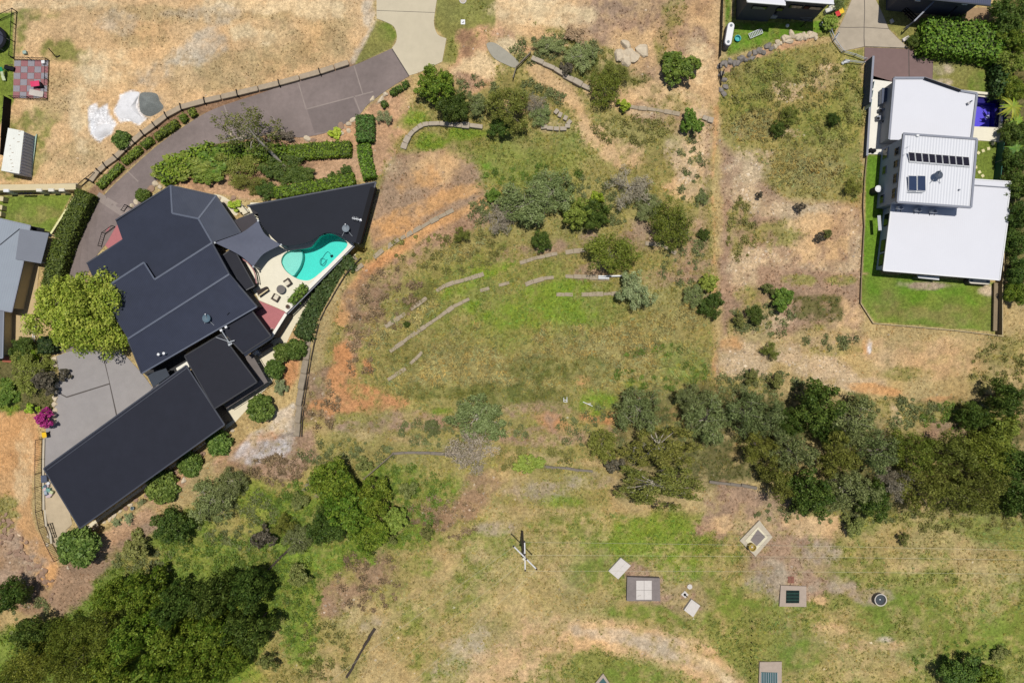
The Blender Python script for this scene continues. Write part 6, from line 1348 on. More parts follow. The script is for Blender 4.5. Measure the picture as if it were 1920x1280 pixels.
def crown(kind, var):
    key = (kind, var)
    if key in CROWN: return CROWN[key]
    c1, c2, nl, ls, asp, nn, fuzz, feather = KIND[kind]; g = np.random.default_rng(abs(hash_(kind))+var*101)
    L = []
    if kind == 'ball':
        L = [(0, 0, .5, .92, .5)]+[(math.cos(a)*.32, math.sin(a)*.32, .55, .6, .4) for a in np.arange(4)*1.57+g.random()]
    else:
        L = [(0, 0, .66, .5, .3)]
        for i in range(nl-1):
            a = i*2.39996+g.random()*.6; r = .26+.5*math.sqrt((i+.5)/nl)*g.uniform(.85, 1.2); rr = g.uniform(.24, .4)*(1.12 if kind in ('dome', 'yellow', 'dark') else 1)
            if kind in ('spread', 'sparse'): rr *= .62; r *= 1.12
            L.append((math.cos(a)*r, math.sin(a)*r, g.uniform(.42, .82)-.16*r, rr, rr*g.uniform(.55, .9)))
    L = np.array(L); main = L
    if kind != 'ball':                 # every limb carries several leaf clumps with gaps between them
        S_ = []
        for x, y, z, rr, rz in L:
            for q in range(6 if kind != 'yellow' else 10):
                dv = unitv(g.normal(size=3)*np.array([1, 1, .7])+np.array([0, 0, .35])); k_ = g.uniform(.55, .95); r2 = rr*g.uniform(.3, .5)
                S_.append((x+dv[0]*rr*k_, y+dv[1]*rr*k_, z+dv[2]*rz*k_+g.uniform(-.05, .08), r2, r2*g.uniform(.5, .8)))
        L = np.array(S_+[(x, y, z-.04, rr*.8, rz*.75) for x, y, z, rr, rz in main]); wsub = np.r_[np.ones(len(S_)), np.full(len(main), .34 if kind not in ('yellow', 'dome', 'lush', 'dark') else .6)]
    else:
        S_ = list(L)
        for q in range(40):
            dv = unitv(g.normal(size=3)+np.array([0, 0, .3])); S_.append((dv[0]*.8, dv[1]*.8, .5+dv[2]*.42, .24, .14))
        L = np.array(S_); wsub = np.ones(len(L)); wsub[:5] = .35
    wts = L[:, 3]**2*wsub; wts /= wts.sum()
    li = g.choice(len(L), nn, p=wts); dirs = unitv(g.normal(size=(nn, 3))+np.array([0, 0, .45]))
    rad = g.uniform(.55, 1.06, nn)**.6
    pos = L[li, :3]+dirs*np.stack([L[li, 3], L[li, 3], L[li, 4]], 1)*rad[:, None]
    pos += g.normal(size=pos.shape)*.02*fuzz; pos[:, 2] = np.clip(pos[:, 2], .06, 1.15)
    nrm = unitv(dirs*.8+g.normal(size=dirs.shape)*fuzz*.7+np.array([0, 0, .5]))
    q = leaves(pos, nrm, ls*(.62 if feather else 1), asp, g, dirs if feather else None)
    a = np.array(C(*c1)[:3])*1.36; b = np.array(C(*c2)[:3])*1.36; t = np.clip(g.normal(.4, .3, nn)+(g.random(len(L))[li]-.5)*.7, 0, 1)[:, None]
    cols = (a*(1-t)+b*t)*g.uniform(.72, 1.22, (nn, 1))
    me = build_mesh('crown_'+kind, q, None, cols, LEAF)
    # trunk and limbs in the same unit space
    V, Fc = [], []
    def limb(p, q2, r0, r1, n=5):
        p, q2 = Vector(p), Vector(q2); d = (q2-p).normalized(); s = d.orthogonal().normalized(); u = d.cross(s); k0 = len(V)
        for c, r in ((p, r0), (q2, r1)):
            for k in range(n): an = 2*math.pi*k/n; V.append(tuple(c+s*r*math.cos(an)+u*r*math.sin(an)))
        for k in range(n): Fc.append((k0+k, k0+(k+1) % n, k0+n+(k+1) % n, k0+n+k))
    tr = .05 if kind not in ('ball', 'shrub', 'green', 'lime', 'magenta', 'dry', 'plum') else .035
    fork = (g.uniform(-.05, .05), g.uniform(-.05, .05), .3); limb((0, 0, -.04), fork, tr, tr*.75)
    for i in range(min(len(main), 14)):
        e = main[i, :3]; mid = (fork[0]*.5+e[0]*.5+g.normal()*.04, fork[1]*.5+e[1]*.5+g.normal()*.04, .3*.4+e[2]*.6)
        limb(fork, mid, tr*.5, tr*.3, 4); limb(mid, tuple(e), tr*.3, tr*.14, 4)
        if kind in ('bare', 'spread', 'sparse', 'grey', 'dry'):
            for j in range(4 if kind != 'bare' else 9):
                dd = unitv(g.normal(size=3)+np.array([0, 0, .5])); limb(tuple(e), tuple(e+dd*main[i, 3]*1.0), tr*.14, tr*.05, 3)
    tm = bpy.data.meshes.new('trunk_'+kind); tm.from_pydata(V, [], Fc); tm.update()
    tm.materials.append(M_barkp if kind in ('spread', 'sparse', 'bare', 'grey') else M_bark if kind != 'dark' else M_barkd)
    CROWN[key] = (me, tm); return CROWN[key]
def hash_(s): return sum(ord(c)*(i+3)*17 for i, c in enumerate(s))
NV = {}
def plant(name, kind, px, py, r, h, label, cat=None, ry=None, group=None, rot=None, crownname='crown', view=.62):
    """r, ry radius in photo pixels, h height in metres"""
    NV[kind] = NV.get(kind, -1)+1
    me, tm = crown(kind, NV[kind] % 3); p = GR(px, py, h*view)
    R = r/12.; RY = (ry or r)/12.
    o = bpy.data.objects.new(name, None); o.empty_display_size = .3; link(o, None, p); o.rotation_euler.z = random.uniform(0, 6.28) if rot is None else rot
    if ry: o.rotation_euler.z = math.radians(rot or 0)
    tag(o, label, cat or ('shrub' if h < 3 else 'tree'), group)
    for nm, m_ in (('trunk' if h >= 3 else 'stem', tm), (crownname, me)):
        c = bpy.data.objects.new(nm, m_); COL.objects.link(c); c.parent = o; c.scale = (R, RY, h); WL[c.name] = p
    return o
T = plant
# --- vacant plot
T('leafy_tree', 'lush', 815, 158, 38, 4.5, 'leafy green tree on the left below the pale concrete drive')
T('leafy_tree', 'dark', 848, 195, 33, 4.2, 'darker green tree directly above the curved sleeper wall')
T('grey_shrub', 'grey', 893, 195, 22, 2.4, 'pale loose shrub between the green tree and the olive tree')
T('olive_tree', 'olive', 952, 200, 44, 5, 'olive tree with dark lower edge in the upper middle of the plot', ry=48)
T('dark_bush', 'dark', 935, 240, 22, 2.8, 'dark bush under the lower edge of the olive tree')
T('grey_shrub', 'bare', 1004, 195, 22, 2, 'grey twiggy shrub touching the right side of the olive tree')
T('shrub', 'grey', 1015, 215, 22, 1.6, 'pale grey green shrub above the pale stone blocks', 'shrub')
T('olive_tree', 'dome', 1138, 165, 34, 3.6, 'round dark olive tree where the upper sleeper wall ends')
T('bright_bush', 'lime', 1170, 195, 15, 1.8, 'bright lime bush right of the round dark olive tree')
T('shrub', 'olive', 1155, 140, 26, 2.4, 'yellowish olive shrub behind the round dark olive tree', 'shrub')
T('broad_bush', 'green', 1275, 128, 36, 3.2, 'broad green bush alone in the dry ground below the boulders')
T('young_tree', 'green', 1298, 230, 21, 3, 'young leafy tree near the right edge of the plot', ry=26, cat='tree')
T('grey_shrub', 'grey', 1090, 105, 30, 1.6, 'grey green scrub above the sleeper wall', 'shrub')
T('grey_shrub', 'grey', 1030, 85, 32, 1.4, 'grey green scrub near the concrete spill', 'shrub', ry=18)
T('dark_bush', 'plum', 1062, 128, 16, 1.6, 'dark purplish bush leaning over the sleeper wall', 'shrub')
T('dry_bush', 'dry', 1078, 65, 22, 1.2, 'brown dry bush at the edge of bare sand', 'shrub')
T('grey_tree', 'grey', 985, 385, 58, 4.2, 'wide grey green acacia in the plot centre', ry=42)
T('grey_tree', 'grey', 1035, 360, 45, 3.6, 'grey green acacia right of the wide one')
T('grey_shrub', 'bare', 935, 412, 32, 2.4, 'grey twiggy shrub at the left of the acacias')
T('small_bush', 'dark', 1016, 450, 20, 2.6, 'small dense dark bush below the acacias')
T('leafy_tree', 'leafy', 1080, 400, 30, 4, 'bright leafy tree right of the acacias')
T('dark_tree', 'dark', 1118, 400, 30, 4.4, 'dark tree between the bright leafy tree and grey twigs')
T('shrub', 'lime', 1122, 372, 18, 3.4, 'lime green sprawling shrub on top of the dark tree', 'shrub')
T('bare_shrub', 'bare', 1180, 350, 44, 3.2, 'large bare grey twiggy shrub in the upper right plot')
T('shrub', 'grey', 1215, 385, 30, 2, 'thin grey green shrub below the bare twiggy shrub', 'shrub')
T('domed_tree', 'dome', 1257, 420, 43, 5, 'dense dark green domed tree on the right of the plot', ry=44)
T('domed_tree', 'dome', 1150, 473, 51, 5.5, 'large olive green domed tree above the white boards', ry=42)
T('pale_tree', 'pale', 1192, 545, 35, 4.2, 'pale grey green tree below the large domed tree', ry=42)
T('olive_bush', 'olive', 866, 440, 17, 2.2, 'lone olive bush left of the acacias')
T('grey_bush', 'dark', 1336, 573, 25, 3, 'lower dark bush at the right edge of the plot', cat='shrub')
T('grey_bush', 'grey', 1303, 553, 22, 2.4, 'grey rounded bush left of the dark bush at the plot edge')
T('shrub', 'leafy', 1330, 530, 20, 2.6, 'leafy bush above the grey rounded bush at the plot edge', 'shrub')
T('weed', 'dark', 1320, 440, 12, 1.4, 'small dark weed in orange soil right of the domed tree', 'shrub')
T('weed', 'grey', 1318, 372, 12, 1.2, 'small grey weed above the small dark weed', 'shrub')
T('weed', 'dark', 762, 608, 7, 1, 'tiny dark weed on the green slope beside a terrace wall', 'shrub')
T('shrub', 'green', 925, 365, 16, 1.6, 'green weed clump left of the acacias', 'shrub')
# --- along the lower boundary
T('spreading_tree', 'grey', 895, 785, 58, 5, 'spreading grey green tree at the lower plot edge', ry=46)
T('spreading_tree', 'bare', 880, 845, 52, 4, 'twiggy grey tree just below the spreading grey tree')
T('shrub', 'grey', 810, 800, 16, 1.6, 'small dull green shrub left of the spreading grey tree', 'shrub')
T('grey_tree', 'grey', 1198, 770, 44, 5, 'round grey green tree at the lower right of the plot')
T('grey_tree', 'grey', 1300, 748, 34, 5, 'grey green tree in the lower right corner of the plot')
T('grey_tree', 'grey', 1325, 790, 46, 5.4, 'large grey green tree at the plot corner', ry=50)
T('gum_tree', 'spread', 1240, 838, 72, 7, 'wide olive gum tree with pale branches across the boundary', ry=48)
T('gum_tree', 'spread', 1232, 910, 92, 6.4, 'widest olive gum tree below the boundary with branches showing', ry=46)
T('olive_tree', 'olive', 1130, 835, 30, 3.4, 'small olive tree left of the wide gum', ry=36)
T('dark_bush', 'plum', 1152, 870, 22, 2.4, 'dull dark bush between small olive tree and gum', 'shrub')
T('shrub', 'leafy', 990, 868, 32, 2, 'yellow green shrub on the kerb below the plot', 'shrub', ry=22)
# --- right hand wood
for i, (x, y, r, h, k, lb) in enumerate([
 (1400, 775, 42, 5.5, 'grey', 'leftmost grey green tree of the right wood'), (1445, 790, 40, 6, 'grey', 'second grey green tree of the right wood from the left'),
 (1425, 840, 36, 5, 'olive', 'olive tree under the second grey tree of the wood'), (1540, 760, 48, 6.5, 'dark', 'dark tree at the top edge of the right wood'),
 (1490, 850, 42, 6, 'grey', 'grey tree in the left middle of the right wood'), (1462, 900, 40, 5.6, 'olive', 'olive tree at the lower left of the right wood'),
 (1600, 790, 52, 5.6, 'grey', 'pale grey tree at the upper middle of the wood'), (1575, 850, 46, 6.4, 'olive', 'brownish olive tree in the middle of the wood'),
 (1520, 930, 44, 5.8, 'dark', 'dark tree at the lower left edge of the right wood'), (1595, 920, 46, 6, 'grey', 'grey tree at the lower middle edge of the wood'),
 (1645, 850, 40, 6, 'grey', 'grey tree right of the brownish olive tree'), (1640, 935, 40, 5, 'dark', 'dark low tree at the lower edge of the wood'),
 (1712, 850, 44, 6.4, 'dome', 'dense yellow olive tree right of the wood centre'), (1725, 915, 46, 6, 'olive', 'olive tree below the dense yellow olive tree'),
 (1785, 850, 44, 6.2, 'olive', 'wide olive tree in the right part of the wood'), (1790, 925, 46, 6, 'olive', 'olive tree at the lower right of the wood'),
 (1850, 850, 48, 6.6, 'dome', 'olive domed tree near the right edge of the wood'), (1850, 920, 46, 6.2, 'olive', 'tall olive tree in the lower right wood corner'),
 (1905, 875, 42, 6, 'dark', 'dark tree cut by the right edge beside the wood'), (1912, 940, 36, 5, 'dark', 'low dark tree at the right edge below the wood'),
 (1828, 782, 28, 4, 'dark', 'dark round bush above the olive domed tree'), (1885, 745, 34, 6, 'dark', 'dark slanting tree at the upper right of the wood'),
 (1880, 805, 34, 5, 'leafy', 'bright green tree under the dark slanting tree'), (1555, 815, 26, 4, 'dark', 'shadowed gap tree under the pale grey tree'),
 (1680, 905, 34, 5, 'bare', 'twiggy grey tree among the olive trees of the wood'), (1480, 790, 30, 4.5, 'dark', 'dark bush between the two grey trees of the wood')]):
    T('wood_tree', k, x, y, r*.97, h*1.3, lb, 'tree', group='trees of the right hand wood')
for x, y, r, k, lb in [(1455, 715, 18, 'shrub', 'grey green shrub above the left end of the right wood'), (1410, 705, 16, 'shrub', 'low shrub left of the grey green shrub above the wood'), (1446, 658, 18, 'olive', 'olive shrub below the rubble by the pit'), (1465, 560, 24, 'green', 'green bush beside the shallow dark pit'), (1415, 590, 18, 'dark', 'dark bush left of the green bush by the pit'), (1385, 600, 14, 'shrub', 'small grey shrub near the plot boundary line'), (1460, 240, 15, 'dark', 'small dark clump standing in for bush shade in the grassy right block'), (1482, 215, 20, 'olive', 'brownish olive bush beside the small dark shade clump'), (1563, 222, 13, 'dark', 'tiny dark bush in the middle of the grassy block'), (1500, 388, 12, 'plum', 'blackish clump standing in for bush shade at the edge of the rocky ground'), (1537, 445, 11, 'plum', 'blackish clump standing in for weed shade in the middle of the rocky ground'), (1552, 438, 11, 'shrub', 'small green weed beside the blackish shade clump'), (1600, 350, 18, 'olive', 'yellowish bush against the dark side fence'), (1425, 365, 8, 'plum', 'tiny dark weed in the rocky strip'), (1440, 540, 14, 'shrub', 'greyish shrub above the green bush by the pit'), (1695, 1010, 14, 'shrub', 'small green weed in the field below the wood'), (1600, 985, 26, 'shrub', 'loose shrub at the lower edge of the wood')]:  # some dark clumps here stand in for the shade beside other bushes
    T('bush', k, x, y, r, 1.2+r*.055, lb, 'shrub')
T('cut_tree', 'dark', 1805, 1262, 42, 4.5, 'dark tree cut by the lower edge at the right', 'tree')
T('cut_tree', 'lush', 1858, 1285, 36, 4, 'green tree cut by the lower edge right of the dark tree', 'tree')
T('shrub', 'shrub', 1875, 1225, 20, 1.4, 'low scrub at the lower right corner', 'shrub')
# --- lower left bush
for i, (x, y, r, h, k, lb) in enumerate([
 (320, 985, 34, 4, 'dark', 'dark bush beside the pinkish track below the garage'), (395, 940, 40, 3.6, 'grey', 'grey green tree right of the track below the garage'), (430, 905, 28, 3, 'grey', 'grey tree near the pink soil below the round bushes'),
 (255, 1025, 30, 2.4, 'shrub', 'grey scrub left of the dark bush'), (495, 1008, 26, 3.2, 'plum', 'grey brown round shrub beside the dark kerb'), (530, 985, 20, 3, 'olive', 'small olive tree above the dark kerb'),
 (625, 905, 42, 6, 'lush', 'bright lush tree with a dark hole by the fallen pole'), (655, 955, 46, 6.5, 'lush', 'large lush tree below the fallen pole'), (700, 930, 34, 5, 'lush', 'lush tree right of the fallen pole'), (610, 985, 36, 5, 'dark', 'dark green tree at the lower left of the lush group'), (690, 1000, 36, 4.4, 'lush', 'low lush tree at the bottom of the lush group'), (740, 975, 26, 3, 'leafy', 'yellow green shrub right of the lush group'),
 (560, 1080, 26, 2.6, 'shrub', 'green shrub right of the dark forest corner'), (560, 1010, 28, 2.8, 'grey', 'grey shrub under the bare branches'),
 (270, 1110, 46, 6, 'lush', 'topmost bright tree of the lower left forest'), (210, 1120, 36, 4.4, 'lush', 'bright tree at the upper left corner of the forest'), (330, 1130, 40, 6.5, 'dark', 'dark tree right of the topmost bright tree'), (395, 1120, 44, 7, 'dark', 'dark tree at the upper middle of the forest'), (460, 1110, 44, 7, 'dark', 'dark tree at the upper right of the forest'), (470, 1180, 46, 7, 'dark', 'dark tree at the right edge of the forest'), (400, 1190, 46, 7, 'lush', 'green tree in the middle right of the forest'),
 (330, 1205, 50, 7.5, 'lush', 'large green tree in the middle of the forest'), (255, 1190, 48, 7, 'lush', 'large green tree left of the forest middle'), (180, 1180, 42, 6, 'dome', 'olive tree at the left of the forest'), (120, 1200, 40, 5.5, 'dome', 'green tree near the left end of the forest'), (60, 1190, 38, 5, 'dark', 'dark tree at the left end of the forest'),
 (60, 1245, 48, 6, 'dome', 'yellow olive tree in the lower left corner'), (135, 1255, 46, 6.4, 'dome', 'yellow olive tree second from the lower left corner'), (210, 1255, 46, 6.4, 'lush', 'green tree at the lower edge of the forest, left part'), (290, 1265, 48, 7, 'lush', 'green tree at the lower edge of the forest, middle'), (370, 1265, 44, 6.4, 'lush', 'green tree at the lower edge of the forest, right part'), (430, 1240, 36, 5, 'lush', 'smaller green tree at the lower right of the forest'), (15, 1115, 34, 4.5, 'dark', 'dark tree at the left edge above the forest'), (5, 1290, 40, 6, 'dome', 'olive tree cut by the lower left corner'), (500, 1240, 24, 2.2, 'shrub', 'low shrub right of the forest bottom')]):
    T('forest_tree', k, x, y, r*(.9 if i > 13 else 1.06), h*(1.5 if i > 13 else 1.15), lb, 'tree' if h >= 3 else 'shrub', group='trees of the lower left forest' if i > 13 else None)
T('bare_shrub', 'bare', 598, 912, 34, 3, 'bare grey branches left of the lush group', ry=20, cat='shrub')
for x, y, r, lb in [(680, 870, 18, 'dark scrub above the lush group'), (735, 1010, 14, 'dark shrub at the right foot of the lush group'), (800, 1000, 16, 'green weed clump on the littered bank'), (765, 920, 20, 'loose green shrub right of the fallen pole'), (560, 940, 22, 'yellow green scrub left of the bare branches')]:
    T('scrub', 'shrub', x, y, r, 1.8, lb, 'shrub')
# --- right edge jungle
for x, y, r, h, k, lb in [(1893, 25, 34, 5, 'dark', 'dark tree in the top right corner'), (1900, 72, 30, 4.6, 'lush', 'green tree below the top right corner tree'), (1895, 120, 26, 4, 'leafy', 'yellow green tree right of the big hedge end'), (1898, 165, 26, 3.6, 'lush', 'green bush at the right edge beside the dry front lawn'), (1905, 250, 26, 4, 'dark', 'dark bush at the right edge beside the violet pool'), (1908, 300, 26, 4, 'dark', 'dark bush at the right edge beside the stepping stones'), (1893, 302, 10, 2.2, 'leafy', 'small round yellow green bush beside the green fence'), (1912, 350, 28, 5, 'dark', 'dark tree at the right edge beside the lower white roof'), (1912, 405, 26, 5, 'dark', 'second dark tree at the right edge below the roof corner'), (1908, 455, 26, 4.6, 'dark', 'third dark tree at the right edge by the tall fence'), (1910, 505, 26, 4.4, 'dark', 'fourth dark tree at the right edge by the tall fence'), (1905, 550, 22, 3.6, 'lush', 'green bush at the right edge near the lower fence end')]:
    T('garden_tree', k, x, y, r*1.05, h, lb, 'tree' if h >= 3 else 'shrub')
T('entry_bush', 'leafy', 1557, 42, 17, 1.8, 'yellow green bush below the red lidded bin', 'shrub')
T('entry_bush', 'grey', 1572, 5, 14, 2, 'loose grey bush above the utility boxes', 'shrub')
T('weed', 'dark', 1715, 75, 14, 1.6, 'dark weeds at the left end of the big hedge', 'shrub')
# --- left house gardens
T('shade_tree', 'yellow', 168, 585, 58, 8, 'large yellow green shade tree half over the charcoal roof', ry=72, rot=0)
T('shade_tree', 'yellow', 112, 585, 46, 6.6, 'yellow green shade tree left of the largest one', ry=62, rot=0)
for x, y, r, h, lb in [(148, 1025, 38, 3.6, 'dark clipped round tree at the lowest garage corner'), (306, 913, 31, 3, 'clipped round tree lowest of the four beside the garage'), (357, 870, 24, 2.6, 'clipped round tree second lowest beside the garage'), (411, 831, 25, 2.8, 'clipped round tree second highest beside the garage'), (489, 765, 26, 3, 'clipped round tree at the upper end of the pale rock patch'), (516, 692, 19, 2.6, 'clipped bush on the cream path below the shrub pair'), (531, 660, 19, 2.4, 'left clipped bush of the pair by the curved wall'), (555, 655, 20, 2.6, 'right clipped bush of the pair by the curved wall'), (268, 366, 13, 1.8, 'small clipped ball beside the driveway bend'), (228, 262, 18, 1.8, 'round green bush beside the white powder heaps')]:
    T('clipped_tree', 'ball', x, y, r, h, lb, 'tree' if h >= 3 else 'shrub', group='clipped round garden bushes', view=.5)
T('pale_shrub', 'pale', 525, 727, 16, 1.4, 'pale leaved shrub below the clipped bushes', 'shrub', ry=20)
for x, y, r, h, k, lb in [(55, 695, 46, 3.6, 'olive', 'big untidy olive bush beside the grey forecourt'), (85, 715, 28, 3, 'plum', 'dull purple bush at the forecourt edge'), (38, 655, 26, 3, 'dark', 'dark green bush below the sandy side path'), (61, 664, 12, 2, 'lime', 'lime green bush between the dark bushes'), (15, 735, 26, 2, 'green', 'bright green bush at the left edge above the dirt track'), (58, 768, 14, 1.6, 'lime', 'yellow green bush left of the magenta bush'), (80, 785, 22, 2.6, 'magenta', 'magenta flowering bougainvillea at the forecourt corner'), (120, 702, 14, 1.6, 'plum', 'grey leafed plant leaning over the forecourt')]:
    T('garden_bush', k, x, y, r, h, lb, 'shrub')
for x, y, lb in [(265, 945, 'spiky pale agave clump nearest the bucket'), (241, 972, 'spiky agave in the bed below the garage, middle one'), (217, 980, 'smallest spiky agave near the lowest garage corner')]:
    T('agave', 'pale', x, y, 11, .9, lb, 'plant', crownname='leaves')
# garden between driveway and house
for x, y, r, ry, h, k, lb in [(335, 312, 46, 26, 2.2, 'leafy', 'bright leafy bush mass at the driveway bend'), (392, 300, 40, 26, 2.4, 'green', 'green bush in the bed right of the bright mass'), (440, 315, 40, 26, 2.4, 'olive', 'olive bush in the middle of the driveway bed'), (385, 330, 26, 16, 1.8, 'green', 'low green bush above the hip roof'), (470, 345, 26, 16, 1.8, 'olive', 'low olive bush near the garden steps'), (530, 315, 34, 24, 2.2, 'dark', 'dark bush under the leaning gum trunk'), (500, 355, 18, 14, 1.6, 'dark', 'small dark bush at the pavilion corner'), (560, 330, 26, 16, 1.8, 'dark', 'dark low bush left of the long clipped hedge'), (630, 330, 12, 10, 1.2, 'dark', 'small round dark bush between hedge rows'), (650, 318, 10, 8, 1.1, 'dark', 'smaller round dark bush near the hedge corner'), (535, 255, 22, 10, 1.1, 'plum', 'dark purple spiky plant at the driveway edge'), (625, 250, 14, 10, .9, 'lime', 'yellow green strappy plant among the rocks'), (720, 220, 14, 14, 1.4, 'pale', 'pale flowering shrub right of the clipped hedges'), (440, 385, 14, 10, 1.0, 'lime', 'small strappy plant beside the garden steps')]:
    T('bed_shrub', k, x, y, r*1.2, h, lb, 'shrub', ry=ry*1.25)
# leaning gum over the driveway
gum = T('gum_tree', 'sparse', 455, 232, 66, 9, 'tall leaning gum with sparse crown over the driveway', ry=52, view=.9)
gl = GR(534, 313); tr_ = mesh('leaning_trunk', *(lambda P_, R_: ([c+Vector((math.cos(k*1.0472)*r, math.sin(k*1.0472)*r, 0)) for c, r in zip(P_, R_) for k in range(6)], [[6*i+k, 6*i+(k+1) % 6, 6*i+6+(k+1) % 6, 6*i+6+k] for i in range(len(P_)-1) for k in range(6)]))([gl, A(505, 282, gl.z+3.4), A(480, 258, gl.z+6.2), A(466, 240, gl.z+8)], [.28, .22, .15, .08]), M_barkp)
wm = tr_.location.copy(); tr_.parent = gum; tr_.matrix_parent_inverse = (Matrix.Translation(gum.location) @ gum.rotation_euler.to_matrix().to_4x4()).inverted()

# --- hedges
def hedge(label, pts, wd, h, c1, c2, size=.2, dens=44, name='hedge', group='clipped hedges', rag=.10, side=True):
    """clipped hedge along pixel polyline at its top; wd, h metres"""
    wp = [GR(p[0], p[1], h) for p in pts]; g = np.random.default_rng(int(pts[0][0]*7+pts[0][1]))
    r_ = root(name, wp[len(wp)//2], label, 'hedge', group)
    P_, N_ = [], []; core_v, core_f = [], []
    for a, b in zip(wp[:-1], wp[1:]):
        d = b-a; L = d.xy.length; d2 = Vector((d.x, d.y, 0)).normalized(); s = Vector((-d2.y, d2.x, 0))
        nt_ = int(L*wd*dens); u = g.random(nt_); v = g.random(nt_)-.5
        z0 = a.z*(1-u)+b.z*u
        top = np.stack([a.x+d.x*u+s.x*v*wd, a.y+d.y*u+s.y*v*wd, z0+h+g.normal(size=nt_)*rag-np.abs(v*2)**6*.25], 1)
        P_.append(top); N_.append(np.tile([0, 0, 1.], (nt_, 1)))
        ns = int(L*h*dens*.7)
        for sg in (-1, 1):
            u = g.random(ns); z = g.random(ns); z0 = a.z*(1-u)+b.z*u; off = sg*(wd/2+g.normal(size=ns)*rag*.7)
            P_.append(np.stack([a.x+d.x*u+s.x*off, a.y+d.y*u+s.y*off, z0+h*z], 1)); N_.append(np.tile([s.x*sg, s.y*sg, .3], (ns, 1)))
        i = len(core_v)
        for e in (a, b):
            for q, z in ((-.44, -.1), (.44, -.1), (.44, h*.9), (-.44, h*.9)): core_v.append(e+s*wd*q+UZ*z)
        core_f += [[i, i+1, i+2, i+3], [i+4, i+5, i+6, i+7]]+[[i+k, i+(k+1) % 4, i+4+(k+1) % 4, i+4+k] for k in range(4)]
    for e, d in ((wp[0], wp[0]-wp[1]), (wp[-1], wp[-1]-wp[-2])):
        d = Vector((d.x, d.y, 0)).normalized(); s = Vector((-d.y, d.x, 0)); ns = int(wd*h*dens); v = g.random(ns)-.5; z = g.random(ns); off = .06+g.normal(size=ns)*rag*.6
        P_.append(np.stack([e.x+s.x*v*wd+d.x*off, e.y+s.y*v*wd+d.y*off, e.z+z*h], 1)); N_.append(np.tile([d.x, d.y, .3], (ns, 1)))
    pos = np.vstack(P_); nr = unitv(np.vstack(N_)+g.normal(size=pos.shape)*.55); o_ = WL[r_.name]
    q = leaves(pos-np.array(o_), nr, np.full(len(pos), size), 1.4, g)
    t = np.clip(g.normal(.4, .3, len(pos)), 0, 1)[:, None]
    cols = (np.array(C(*c1)[:3])*(1-t)+np.array(C(*c2)[:3])*t)*1.3*g.uniform(.72, 1.22, (len(pos), 1))
    link(bpy.data.objects.new('foliage', build_mesh('hedge_foliage', q, None, cols, LEAF)), r_, o_)
    mesh('inner_branches', core_v, core_f, mat('hedge_core', (70, 82, 40), .95, .3, 5), r_)
G1, G2 = (108, 128, 44), (124, 146, 60); B1, B2 = (92, 124, 34), (136, 160, 52)
hedge('tall dark hedge along the left side of the driveway', [(156, 360), (136, 402), (114, 450), (99, 502), (89, 545)], 2.5, 2.6, (84, 104, 40), (116, 132, 52), dens=46)
for a, b, lb in [((352, 214), (365, 206), 'first tiny driveway hedge block from the top'), ((335, 224), (348, 216), 'second tiny driveway hedge block from the top'), ((288, 258), (332, 227), 'third driveway hedge piece from the top, a longer one'), ((264, 274), (284, 259), 'fourth driveway hedge piece from the top, a short one'), ((227, 304), (262, 276), 'fifth driveway hedge piece from the top'), ((182, 350), (226, 308), 'lowest and longest driveway hedge piece')]:
    u_ = (Vector(b)-Vector(a)).normalized()*2.6; a = tuple(Vector(a)+u_); b = tuple(Vector(b)-u_)
    hedge(lb, [a, b], 1.0, 1.0, G1, (140, 152, 56), dens=54, group='low hedge pieces along the driveway')
hedge('irregular bright leafy hedge at the driveway bend', [(296, 328), (330, 310), (372, 292), (396, 280)], 3.0, 1.9, (98, 128, 34), (146, 166, 54), size=.28, dens=30, rag=.32)
hedge('bright leafy hedge in the middle of the driveway bed', [(402, 286), (450, 280), (500, 284), (532, 286)], 2.4, 1.7, (90, 120, 34), (132, 156, 52), size=.28, dens=30, rag=.32)
hedge('long clipped bright hedge below the driveway bay', [(540, 285), (600, 280), (655, 277)], 2.3, 1.6, B1, B2)
hedge('clipped bright hedge row along the pavilion roof', [(515, 360), (560, 354), (610, 344), (662, 334)], 1.7, 1.4, B1, B2)
hedge('upright dark clipped hedge right of the driveway bay', [(683, 216), (683, 262)], 2.6, 1.8, (74, 112, 48), (104, 136, 60))
hedge('bright clipped hedge below the upright dark one', [(680, 270), (684, 300), (692, 332)], 1.9, 1.5, B1, B2)
for a, lb in [((737, 172), 'first small hedge cube near the driveway end'), ((748, 165), 'second small hedge cube near the driveway end'), ((760, 157), 'third small hedge cube near the driveway end'), ((720, 194), 'lone hedge cube below the driveway end')]:
    hedge(lb, [(a[0]-4, a[1]+2.5), (a[0]+4, a[1]-2.5)], .9, .8, (84, 110, 40), (112, 134, 52), dens=40, group='small hedge cubes by the drive')
hedge('big bright hedge block in the top right garden', [(1738, 62), (1790, 66), (1840, 72), (1885, 82)], 5.2, 2.6, (98, 134, 38), (150, 174, 60), size=.26, dens=34, rag=.34)
hedge('dark clipped hedge cube beside the white ladder', [(83, 632), (83, 660)], 2.3, 2.2, (52, 70, 34), (70, 90, 44), group='clipped hedges')
hedge('dark shrubby hedge between pool wall and curved wall', [(660, 490), (630, 520), (606, 548), (588, 580), (574, 612), (566, 632)], 2.6, 1.5, (70, 92, 46), (98, 116, 62), size=.28, rag=.28)
hedge('tall dark hedge behind the dry front lawn', [(1880, 108), (1880, 176)], 1.6, 2.2, (60, 84, 42), (88, 110, 54), size=.3, rag=.25)
hedge('small leafy hedge on the terrace by the round table', [(570, 537), (560, 552), (546, 566)], 1.2, .9, (108, 136, 48), (150, 168, 70), size=.26, rag=.22)
for x in (1,):
    pass
